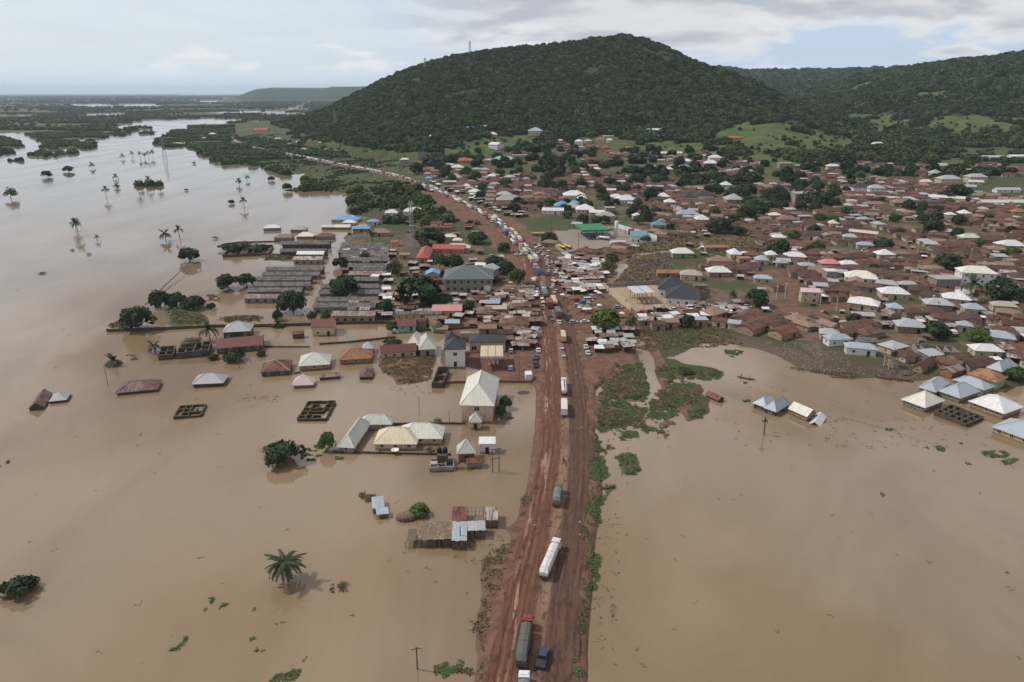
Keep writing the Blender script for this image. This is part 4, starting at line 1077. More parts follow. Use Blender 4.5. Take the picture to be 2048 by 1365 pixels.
DRY = [[(972,1108),(1028,1090),(1045,1075),(1035,1110),(1000,1150),(985,1200),(958,1190)],[(958,1190),(985,1200),(970,1290),(952,1295)],[(955,1290),(970,1285),(965,1365),(955,1365)],
    [(925,1250),(945,1240),(962,1250),(955,1262),(935,1268)],[(905,1330),(945,1320),(950,1345),(915,1350)],[(760,712),(872,712),(868,735),(855,762),(830,766),(800,770),(792,755),(765,742)],
    [(1195,760),(1290,740),(1290,790),(1200,800)],[(1310,780),(1400,770),(1410,800),(1350,820),(1300,830)],[(1190,830),(1280,820),(1290,856),(1200,868)],[(335,622),(410,632),(410,650),(345,650)],
    [(440,635),(520,632),(520,642),(460,650)],[(1040,1000),(1060,992),(1060,1040),(1045,1040)],[(530,510),(600,510),(598,522),(530,520)],
    [(665,1163),(690,1166),(700,1180),(680,1186),(664,1178)],[(720,985),(748,985),(748,998),(725,998)],[(218,650),(245,640),(250,655),(230,662)],[(1580,735),(1650,745),(1720,752),(1700,760),(1590,742)],
    [(255,710),(272,708),(270,722),(256,720)],[(1205,880),(1225,885),(1230,900),(1210,900)],[(1315,860),(1340,865),(1335,880),(1312,878)],[(415,590),(440,590),(440,605),(418,602)],[(1240,655),(1460,655),(1480,690),(1300,705),(1240,690)],[(960,770),(1075,770),(1080,900),(1075,960),(1070,960)][:0] or [(1215,640),(1240,640),(1240,650)]]
tufts('dry_scrub_and_debris', DRY, L_DRY, 13, size=.22, hgt_=.38, dens=24, thr=.42, ns=2.2)
tufts('field_grass', [[(1240,500),(1400,475),(1500,480),(1500,530),(1430,525),(1330,505),(1260,515)],[(1225,570),(1245,525),(1330,505),(1345,545),(1325,575)]], L_DRY, 33, size=.5, hgt_=.6, dens=3, thr=.42, ns=5)
TRB = [[(1450,670),(1560,675),(1640,702),(1830,735),(1860,758),(1700,756),(1600,740),(1560,714),(1440,690)],[(1180,640),(1240,650),(1290,670),(1260,700),(1210,690)]]
tufts('scattered_litter', TRB, plain_mat('litter', (0.45, 0.42, 0.40), (0.30, 0.27, 0.25), dirt=.5), 23, size=.26, hgt_=.2, dens=.7, thr=.5, ns=8)
# ------------------------------------------------------------------ flooded and notable buildings, each measured on the photograph
g_fl = 'houses standing in the flood left of the road'
g_fr = 'houses standing in the flood on the right'
H = hero
H('flooded_house', [(234,786),(318,780.5),(321,762),(240,768)], .9, 0, 'hip', 2.2, .5, M_STRIPE, W_DARK, 'rusty brown striped hip roof just above the brown flood, far left near the lone pole', sink=2.5, group=g_fl, caps=M_RUSTR)
H('flooded_house', [(57,817),(92,814),(100,787),(74,788)], .9, 0, 'gable', 2.0, .4, M_STRIPE, W_DARK, 'brown roof barely above the flood, left of the tiny grey one at the far left', sink=2.5, group=g_fl)
H('flooded_house', [(102,803),(137,801),(137,788),(106,788)], .8, 0, 'hip', 1.6, .3, M_GREY, W_DARK, 'small grey roof and dark wall tops, second from the left edge of the flood', sink=2.5, group=g_fl)
H('flooded_house', [(382,770),(449,767),(457,750),(396,751)], 1.3, 0, 'hip', 2.4, .6, M_GREY, W_DARK, 'grey sheet hip roof standing alone in the flood below the two round trees', sink=2.5, group=g_fl, caps=M_STEEL)
H('flooded_house', [(582,772),(627,771),(633,757),(591,759)], 1.1, 0, 'pyramid', 3.0, .6, M_LPINK, W_GREY, 'pale pink pyramid roof in the flood with a low hut behind it', sink=2.5, group=g_fl, caps=M_TRIM)
H('flooded_house', [(520,746),(583,742),(583,722),(528,724)], 1.7, 0, 'hip', 2.6, .5, M_RUSTR, W_DARK, 'flooded house with bright rusty red hip roof and pale left end', sink=2.5, group=g_fl, caps=M_STEEL)
H('flooded_house', [(600,733),(662,730),(661,711),(599,712)], 2.0, 0, 'hip', 3.2, .5, M_PALEGR, W_MUD, 'flooded house with pale green and white hip roof beside the rusty red one', sink=2.5, group=g_fl, caps=M_TRIM)
H('flooded_house', [(677,721),(745,718),(746,700),(680,705)], 1.9, 0, 'hip', 2.6, .5, M_ORANGE, W_MUD, 'flooded house with tan orange rusted hip roof', sink=2.5, group=g_fl, caps=M_ORANGE)
H('flooded_house', [(436,697),(530,690),(524,674),(434,676)], 2.4, 0, 'gable', 2.2, .5, M_MAROON, W_DARK, 'long dark red roof behind the round bush in the flood', sink=2.5, group=g_fl)
H('flooded_house', [(445,666),(504,663),(505,650),(452,650)], 3.0, 0, 'hip', 3.2, .6, M_GREY, W_DARK, 'pale grey white hip roof behind the long dark red roof', sink=2.5, group=g_fl, caps=M_STEEL)
H('flooded_house', [(622,655),(671,654),(671,640),(628,640)], 4.2, 0, 'gable', 2.2, .5, M_MAROON, W_CREAM, 'tan gabled hall with dark red roof and one dark doorway in the water', sink=2.5, group=g_fl, across=True)
H('flooded_shed', [(585,669),(608,669),(607,664),(586,664)], 2.0, 0, 'gable', .9, .2, M_RUSTR, W_DARK, 'small rusty red hut left of the tan gabled hall', cat='hut', sink=2.5, win=False)
H('school_block', [(760,706),(833,701.5),(833,691),(760,696)], 3.0, 0, 'gable', 2.4, .5, M_MAROON, W_CREAM, 'long maroon roofed school block with tan walls next to the cream hip roof', cat='school', sink=2.5)
H('flooded_house', [(834,701),(872,699),(869,677),(838,681)], 3.0, 0, 'hip', 3.8, .6, M_PALEGR, W_GREY, 'cream hip roofed house, front block beside the two-storey white house', sink=2.5, group=g_fl, caps=M_TRIM)
H('flooded_house', [(815,689),(840,693),(846,675),(822,673)], 3.3, 0, 'hip', 3.2, .5, M_CREAM, W_GREY, 'cream roofed wing joined behind the cream hip roof', sink=2.5, group=g_fl, caps=M_TRIM)
H('flooded_house', [(724,699),(748,698),(748,689),(726,689)], 2.2, 0, 'pyramid', 2.0, .4, M_BGREY, W_DARK, 'small blue grey pyramid roof behind the tan orange roof', sink=2.5, group=g_fl)
H('flooded_shed', [(717,754),(745,756),(749,737),(722,740)], 1.0, 0, 'hip', 1.6, .4, M_RTIN, W_DARK, 'collapsed patchy tin roof slumped below the tan orange house', cat='hut', sink=2, win=False)
H('flooded_shed', [(637,757),(681,753),(680,747),(640,750)], 1.0, 0, 'shed', .4, .2, M_RTIN, W_DARK, 'long low rusty hut between the pale pink pyramid and the open water', cat='hut', sink=2, win=False)
# white two-storey house with black roof
H('two_storey_house', [(886.5,701),(930,699),(934,681),(890,683)], 7.6, .5, 'hip', 3.0, .5, M_SLATE, W_WHITE, 'white two-storey house with black hip roof beside the old fuel canopy', storeys=2, sink=1.5, wgap=5.0, wsize=(1.4,1.3), caps=M_BLACK)
H('two_storey_house', [(889,684),(912,683),(915,672),(892,672)], 7.2, .5, 'hip', 2.8, .5, M_SLATE, W_WHITE, 'rear black roofed wing of the white two-storey house', storeys=2, sink=1.5, wgap=4)
H('shop_row', [(936,686),(1012,685),(1012,671),(940,671)], 5.0, .8, 'hip', 1.8, .4, M_SLATE, W_CREAM, 'long low black roofed shop row with dark openings behind the fuel canopy', cat='shop row', sink=1, wgap=3.2, wsize=(2.0,1.6), sill=.9)
# big pink house
ph = H('two_storey_house', [(917,812),(986.7,813),(1001,757),(935,757)], 6.0, 0, 'hip', 5.2, .7, M_CREAM, W_PINK, 'big pink two-storey house with pale cream hip roof, flood at its walls by the road', storeys=2, sink=2.5, wgap=5.0, wsize=(1.5,1.4), caps=M_TRIM, frame=W_WHITE)
H('gate_house', [(936.6,846),(965,846),(963.5,836.5),(939,836.5)], 2.6, 0, 'pyramid', 2.6, .5, M_PALEGR, W_PINK, 'little pale pyramid roofed gatehouse in front of the big pink house', cat='gatehouse', sink=2.5, caps=M_TRIM)
H('flooded_house', [(912,909),(954,908),(949,892),(915,893)], 2.8, 0, 'pyramid', 3.4, .5, M_PALEGR, W_BRICK, 'pale pyramid roofed brick house between the twin tanks and the twin poles', sink=2.5, group=g_fl, caps=M_TRIM)
H('flooded_shed', [(957,889),(991.6,889),(991,878),(958,878)], 3.2, 0, 'shed', .6, .3, M_WHITE, W_WHITE, 'white flat roofed kiosk standing in water at the twin wooden poles', cat='kiosk', sink=2.5, wsize=(1.6,1.4), wgap=4)
H('flooded_shed', [(930.5,928),(966,926),(964,916),(932,917)], 1.8, 0, 'gable', 1.0, .3, M_RUSTR, W_GREY, 'low hut with red brown roof in front of the brick pyramid roofed house', cat='hut', sink=2.5, win=False)
# school compound: L-shaped and main block
def lwing(c4, ze, nm, lab, kind='hip', rh=3.0, rm=M_PALEGR, wm=W_GREY, sink=2.5, **kw):
    return H(nm, c4, ze, 0, kind, rh, .5, rm, wm, lab, sink=sink, caps=M_TRIM, **kw)
lwing([(670.5,896.5),(707,896.5),(746,846),(712,846)], 1.9, 'flooded_house', 'long pale green roofed wing, left arm of the L-shaped compound by the flood')
lwing([(716,850),(788,851),(783,836),(728,836)], 2.0, 'flooded_house', 'pale cross wing closing the top of the L-shaped compound', rh=2.2)
lwing([(747,889),(834,890.5),(842,862),(756,862)], 2.0, 'flooded_house', 'tan cream hip roofed main block with a satellite dish inside the walled compound', rh=3.4, rm=M_CREAMT, wm=W_CREAM)
lwing([(800,878),(883,879.5),(892.5,854),(800,852)], 2.1, 'flooded_house', 'cream hip roofed rear block joined to the tan cream main block', rh=3.2, rm=M_CREAM, wm=W_CREAM)
# right-hand flooded houses
H('flooded_house', [(1503,806),(1531,817),(1560,803),(1530,795)], 1.6, 0, 'hip', 2.4, .5, M_BGREY, W_DARK, 'blue grey hip roof, left half of the pair alone in the right-hand flood', sink=2.5, group=g_fr, caps=M_STEEL)
H('flooded_house', [(1531,819),(1550,824),(1583,811),(1552,797)], 1.6, 0, 'hip', 2.8, .5, M_BGREY, W_DARK, 'blue grey hip roof, right half of the pair beside the tilted white gable', sink=2.5, group=g_fr, caps=M_STEEL)
H('flooded_house', [(1576,817),(1616,834),(1632,826),(1598,809)], 2.0, 0, 'gable', 2.0, .4, M_CREAM, W_MUD, 'white gabled house in the flood right of the blue grey pair', sink=2.5, group=g_fr)
o = H('collapsed_roof', [(1614,847),(1643,850),(1651,838),(1632,830)], .4, 0, 'gable', 1.5, .3, M_WHITE, W_DARK, 'small broken white roof sunk into the water beside the white gabled house', cat='roof', sink=2, win=False)
o.rotation_euler[1] = radians(-9)
H('flooded_house', [(1800,799),(1850,817),(1892.5,802),(1843,786)], 1.8, 0, 'pyramid', 3.4, .6, M_CREAM, W_GREY, 'cream pyramid roof at the left front of the flooded group on the right', sink=2.5, group=g_fr, caps=M_TRIM)
H('flooded_house', [(1830,776),(1868,783),(1908,767),(1868,758)], 1.9, 0, 'hip', 2.2, .5, M_BGREY, W_GREY, 'blue grey hip roof behind the cream pyramid roof', sink=2.5, group=g_fr, caps=M_STEEL)
H('flooded_house', [(1900,760),(1972,782),(1988,774),(1930,753)], 1.9, 0, 'hip', 2.0, .5, M_BGREY, W_GREY, 'long light blue grey roof behind the middle of the flooded group on the right', sink=2.5, group=g_fr, caps=M_STEEL)
H('flooded_house', [(1871,782),(1919,797),(1966,784),(1914,768)], 1.9, 0, 'hip', 2.8, .6, M_BGREY, W_GREY, 'grey hip roof between the cream pyramid and the large white roof', sink=2.5, group=g_fr, caps=M_STEEL)
H('flooded_house', [(1935,804),(2008,828),(2050,816),(1976,789)], 2.2, 0, 'hip', 3.2, .6, M_WHITE, W_MUD, 'large white hip roof with tan walls at the right edge of the flood', sink=2.5, group=g_fr, caps=M_TRIM)
H('flooded_house', [(1979,853),(2062,884),(2110,866),(2019,840)], 1.8, 0, 'hip', 3.2, .6, M_BGREY, W_YELLOW, 'big pale grey hip roof with yellow walls, nearest house at the right edge', sink=2.5, group=g_fr, caps=M_STEEL)
H('house', [(1930,748),(1992,766),(2020,756),(1956,740)], 3.6, 0, 'hip', 2.6, .6, M_ORANGE, W_GREEN, 'rusty orange hip roof over light green walls at the flood edge', sink=2, caps=M_ORANGE)
H('house', [(1971,736),(2002,744),(2040,733),(2003,723)], 3.6, .3, 'hip', 2.8, .6, M_BGREY, W_CREAM, 'grey hip roofed house with arches behind the rusty orange roof', sink=2, caps=M_STEEL)
H('house', [(1823,732),(1845,738),(1878,722),(1850,716)], 3.0, .5, 'gable', 1.8, .5, M_RUST, W_MUD, 'left block of the L-shaped brown house above the canoes', sink=1)
H('house', [(1868,722),(1921,736),(1934,726),(1882,713)], 3.0, .5, 'gable', 1.6, .4, M_RUST, W_MUD, 'right arm of the L-shaped brown house above the canoes', sink=1)
H('flooded_shed', [(1410,789),(1437,802),(1449,797),(1424,785)], .9, 0, 'gable', 1.2, .3, M_RUSTR, W_DARK, 'rusty brown hut half sunk at the end of the weed bank', cat='hut', sink=2, win=False)
H('flooded_shed', [(1883,738),(1905,748),(1930,738),(1905,730)], 2.6, .2, 'gable', 1.2, .3, M_TIN, W_BRICK, 'patchy tin and rust roofed shed left of the rusty orange roof', cat='shed', sink=1.5, win=False)
# civic buildings further up
H('school_building', [(883,561),(984,558.5),(990,539),(892,541)], 7.8, .9, 'hip', 5.0, .9, M_GGREEN, W_GREY, 'large two-storey building with dark grey green hip roof left of the junction', cat='building', storeys=2, sink=1, wgap=3.0, wsize=(1.5,1.7), caps=M_STEEL)
H('school_building', [(962,538),(985,545),(992,535),(966,530)], 7.0, .9, 'gable', 2.0, .6, M_GREY, W_GREY, 'pale grey stepped annex behind the dark grey green roof', cat='building', storeys=2, sink=1)
H('long_hall', [(865,622),(925,622),(925,611),(865,611)], 4.2, .9, 'gable', 1.8, .5, M_PINK, W_YELLOW, 'long pink roofed hall with yellow walls left of the junction', cat='hall', sink=1)
H('long_hall', [(788,629),(884,629),(884,624),(790,624)], 3.6, .8, 'gable', 1.0, .4, M_ASB, W_YELLOW, 'long thin grey roofed block with yellow walls below the pink hall', cat='hall', sink=1)
H('long_hall', [(866,497),(931,500),(930,492),(868,491)], 4.2, .9, 'gable', 2.0, .5, M_RED, W_ORANGE, 'orange red roofed long wing behind dark trees left of the road', cat='hall', sink=1)
H('house', [(832,517),(858,517),(866,497),(842,497)], 4.2, .9, 'hip', 2.8, .6, M_RED, W_ORANGE, 'orange red hip roofed block at the left end of the red wing', sink=1)
H('house', [(789,603),(818,603),(816,596),(791,596)], 4.4, .9, 'gable', 2.0, .5, M_BRICK if 'M_BRICK' in globals() else M_RUST, W_BRICK, 'brick gabled house below the huge dark tree', sink=1)
H('house', [(793,653),(834,652),(832,641),(796,642)], 3.2, .6, 'gable', 2.0, .5, M_MAROON, W_MINT, 'mint green walled house with maroon roof by the flooded yards', sink=1.5)
H('house', [(862,655),(886,651),(880,642),(858,645)], 3.0, .6, 'gable', 1.6, .5, M_RUSTR, W_MINT, 'small mint hut with red and grey gabled roof', sink=1.5)
H('house', [(1015,651),(1061,652),(1058,637),(1018,637)], 3.4, 1, 'hip', 2.6, .6, M_RUST, W_YELLOW, 'brown hip roofed house with yellow and blue walls beside the road junction', sink=1)
H('house', [(850,549),(881,549),(880,541),(852,542)], 4.0, .9, 'gable', 1.6, .5, M_BLUE, W_CREAM, 'bright blue roofed house left of the dark grey green roof', sink=1)
# twin black-roofed house with white walls
H('villa', [(1315,579),(1362,583),(1366,565),(1322,562)], 5.0, 1, 'hip', 4.6, .7, M_SLATE, W_WHITE, 'white villa with tall black hip roof, rear block beside the new fuel station', sink=1, caps=M_BLACK)
H('villa', [(1325,597),(1402,600),(1400,580),(1336,577)], 4.6, 1, 'hip', 4.8, .7, M_SLATE, W_WHITE, 'white villa with wide black hip roof, front block beside the new fuel station', sink=1, caps=M_BLACK, wgap=3.4)
H('shop', [(1263,474),(1298,474),(1290,466),(1257,462)], 5.2, 1, 'shed', .6, .4, M_TEAL, W_WHITE, 'teal roofed station office with white walls beside the tall white tank', cat='office', sink=1)

# ------------------------------------------------------------------ ruins: roofless walls
def ruin(name, c4, zt, nx, ny, wallm, label, zb=0.0, th=.3, seed=1, keep=.8):
    cx, cy_, w_, d_, a_ = fit(c4, zt); footprint(cx, cy_, w_, d_, a_); rg = random.Random(seed)
    o = empty(name, (cx, cy_, zb), a_, label, 'ruin')
    xs = [-w_/2 + w_ * i / nx for i in range(nx + 1)]; ys = [-d_/2 + d_ * j / ny for j in range(ny + 1)]
    for j, y_ in enumerate(ys):
        for i in range(nx):
            if 0 < j < ny and rg.random() > keep: continue
            top = (zt - zb) * rg.uniform(.75, 1.08)
            mb = MB(); mb.box(xs[i] + .002, xs[i + 1] - .002, y_ - th / 2, y_ + th / 2, -2, top, 0)
            obj('wall', mb.mesh('wall', wallm), o)
    for i, x_ in enumerate(xs):
        for j in range(ny):
            if 0 < i < nx and rg.random() > keep: continue
            top = (zt - zb) * rg.uniform(.7, 1.04)
            mb = MB(); mb.box(x_ - th / 2, x_ + th / 2, ys[j] + th / 2 + .002, ys[j + 1] - th / 2 - .002, -2, top, 0)
            obj('wall', mb.mesh('wall', wallm), o)
    return o
M_MOSS = plain_mat('mossy_wall', (0.060, 0.050, 0.030), (0.075, 0.062, 0.036), dirt=.6, dirtc=(0.030, 0.040, 0.015))
ruin('roofless_ruin', [(347,834),(402,829),(411,808),(360,811)], .9, 4, 3, M_MOSS, 'mossy roofless walls in the flood left, like a small maze near two leaning posts', th=.5, seed=2)
ruin('roofless_ruin', [(594,838),(650,836),(672,802),(617,802)], 1.0, 4, 5, M_MOSS, 'mossy roofless walls in the flood above the long pale green roof', th=.5, seed=3)
ruin('roofless_ruin', [(318,708),(347,706),(348,692),(320,694)], 2.6, 2, 2, W_DARK, 'small square dark ruin at the left of the overgrown ruin', th=.45, seed=4)
ruin('roofless_ruin', [(358,704),(418,701),(418,683),(358,686)], 2.6, 4, 2, W_DARK, 'overgrown dark roofless building beside the long dark red roof', th=.5, seed=5)
ruin('roofless_ruin', [(1872,823),(1934,846),(1967,832),(1902,808)], 1.5, 5, 3, W_DARK, 'roofless block of dark rooms in front of the large white roof', th=.4, seed=6, keep=.95)
ruin('roofless_ruin', [(447,508),(541,505),(541,490),(458,492)], 2.2, 4, 1, W_DARK, 'long flooded ruin with trees growing out of it, top left of the barracks', th=.5, seed=7)
ruin('unfinished_walls', [(1832,702),(1909,701),(1909,690),(1840,690)], 3.4, 5, 1, W_GREY, 'long unfinished cement walls without a roof right of the tank tower', zb=.6, seed=8)
ruin('unfinished_walls', [(866,762),(890,766),(892,735),(876,733)], 2.4, 1, 2, W_DARK, 'narrow dark walled yard beside the white two-storey house', zb=0, seed=9)

# ------------------------------------------------------------------ barracks: long parallel blocks
def barrack(u0, u1, v0, v1, ze, roofm, wallm, label, grp, water=True, ov=.5):
    """roof whose front eave runs along v1 and back eave near v0"""
    a = flat(u0, v1, ze); b = flat(u1, v1, ze); L = hypot(b[0] - a[0], b[1] - a[1]); ang = atan2(b[1] - a[1], b[0] - a[0])
    d_ = 6.6; cx, cy_ = (a[0] + b[0]) / 2 - sin(ang) * d_ / 2, (a[1] + b[1]) / 2 + cos(ang) * d_ / 2
    zb = 0 if water else .6
    footprint(cx, cy_, L, d_, ang, .2)
    return house('barrack_block', cx, cy_, zb, ang, L - 2 * ov, d_ - 2 * ov, ze - zb, 'gable', 1.5, ov, roofm, wallm, label, cat='barrack', group=grp, sink=2,
                 wgap=3.6, wsize=(1.3, 1.0), sill=.7, door=False, frame=W_DARK)
gA, gB, gC = 'left rows of flooded barracks', 'right rows of barracks', 'upper left barracks'
Lr = [(530,645,534,541,'topmost'),(523,638,544,551,'second from the top'),(511,621,554,561,'third from the top'),(504,619,564,572,'third from the bottom'),(493,603,575,584,'second from the bottom'),(486,590,587,597,'front, whitish, roof-stripped')]
for i, (a_, b_, c_, d_, t_) in enumerate(Lr):
    barrack(a_, b_, c_, d_, 2.6, M_ASB if i < 5 else M_TIN, W_GREY if i % 2 else W_DARK, 'long grey barrack block, %s row of the left flooded rows' % t_, gA)
for a_, b_, c_, d_, t_ in ((562,659,483,489,'upper left pair, back one'),(558,652,498,504,'upper left pair, front one')):
    barrack(a_, b_, c_, d_, 3.0, M_ASB, W_DARK, 'long dark grey barrack block of the ' + t_, gC)
barrack(592,647,503,509,3.2,M_WHITE,W_GREY,'short white roofed barrack block with broken wall, back one',gC); barrack(585,644,513,520,3.0,M_TIN,W_GREY,'short patchy white barrack block nearest the brown mud flat',gC)
Rr = [(682,769,486,491),(679,777,493,498),(675,777,501,506),(680,777,509,514),(692,778,517,522),(694,774,529,534),(705,771,537,541),(697,771,546,550),(700,757,557,562),(640,757,569,576),(636,767,580,588),(630,755,596,603),(624,750,609,615),(662,750,624,632)]
for i, (a_, b_, c_, d_) in enumerate(Rr):
    barrack(a_, b_, c_, d_, 3.2, M_ASB if i not in (7, 13) else M_TIN, (W_GREY, W_MUD, W_DARK)[i % 3], 'long grey barrack block right of the water lane, %s row from the top' % nth(i), gB, water=i > 8)
# sheds and lean-tos between the right-hand barracks
shed_protos = []
def shed_proto(i, w_, d_, hgt_, rm, wm, kind='shed'):
    k = ('shed', i)
    if k not in _cache:
        mbw = MB()
        for sx in (-1, 1):
            for sy in (-1, 1): mbw.box(sx * w_ / 2 - .08 + .0, sx * w_ / 2 + .08, sy * d_ / 2 - .08, sy * d_ / 2 + .08, -.8, hgt_ + (.25 if sy > 0 else 0), 0)
        back = MB(); back.box(-w_ / 2 + .09, w_ / 2 - .09, d_ / 2 - .05, d_ / 2 + .05, -.8, hgt_ + .1); back.box(-w_ / 2 - .04, -w_ / 2 + .04, -d_ / 2 + .1, d_ / 2 - .1, -.8, hgt_ * .9)
        r_, _ = roof_mb(w_, d_, .45 if kind == 'shed' else .8, kind, .35, th=.06)
        _cache[k] = (mbw.mesh('post', M_WOOD), back.mesh('wall', wm), r_.mesh('roof', rm), hgt_)
    return _cache[k]
SHEDS = [(0, 4.5, 3.2, 2.2, M_TIN, W_DARK), (1, 3.5, 2.8, 2.1, M_RTIN, W_MUD), (2, 5.5, 3.0, 2.3, M_RTIN, W_DARK), (3, 4.0, 3.0, 2.2, M_WHITE, M_WOOD), (4, 3.0, 2.5, 2.0, M_BEIGE, M_WOOD), (5, 6.0, 3.4, 2.4, M_RUST, W_MUD, 'gable'), (6, 3.4, 3.0, 2.1, M_GREY, M_WOOD)]
def shed(name, x, y, z, ang, i, label, cat, group):
    p, b, r_, h_ = shed_proto(*SHEDS[i]); o = empty(name, (x, y, z), ang, label, cat, group)
    tag(obj('post', p, o), kind='stuff'); obj('wall', b, o); obj('roof', r_, o, (0, 0, h_ + .08)); return o
k = 0
for _ in range(400):
    u, v = R.uniform(690, 785), R.uniform(505, 640)
    if k >= 34: break
    x, y, z = at(u, v)
    if z < .3 or not clear(x, y, 1.2) or hypot(x - 0, y) < 10: continue
    FOOT.append((x, y, 1.9)); k += 1
    shed('shed', x, y, z, R.uniform(-.3, .3), R.choice([0, 1, 3, 6, 0]), '%s small tin lean-to from the near end among the right-hand barracks' % nth(k - 1), 'lean-to', 'lean-tos among the barracks')
# ------------------------------------------------------------------ town houses read off the photograph one by one
RC_ = {'w': (M_WHITE, 'white'), 'c': (M_CREAM, 'cream'), 'g': (M_GREY, 'grey'), 'b': (M_BGREY, 'blue grey'), 'e': (M_BEIGE, 'beige'), 'B': (M_BLUE, 'bright blue'), 'p': (M_PINK, 'pink'),
       'l': (M_LPINK, 'pale pink'), 'r': (M_RED, 'orange red'), 'm': (M_MAROON, 'maroon'), 't': (M_TEAL, 'teal'), 'i': (M_MINT, 'mint green'), 's': (M_SLATE, 'black'), 'o': (M_ORANGE, 'rusty orange'),
       'u': (M_RUST, 'rust brown'), 'n': (M_BROWN, 'brown'), 'a': (M_ASB, 'dull grey'), 'y': (M_PALEGR, 'pale green')}
WC_ = {'w': W_WHITE, 'c': W_CREAM, 'g': W_GREY, 'm': W_MUD, 'o': W_ORANGE, 'y': W_YELLOW, 'i': W_MINT, 'b': W_BRICK, 'p': W_PINK}
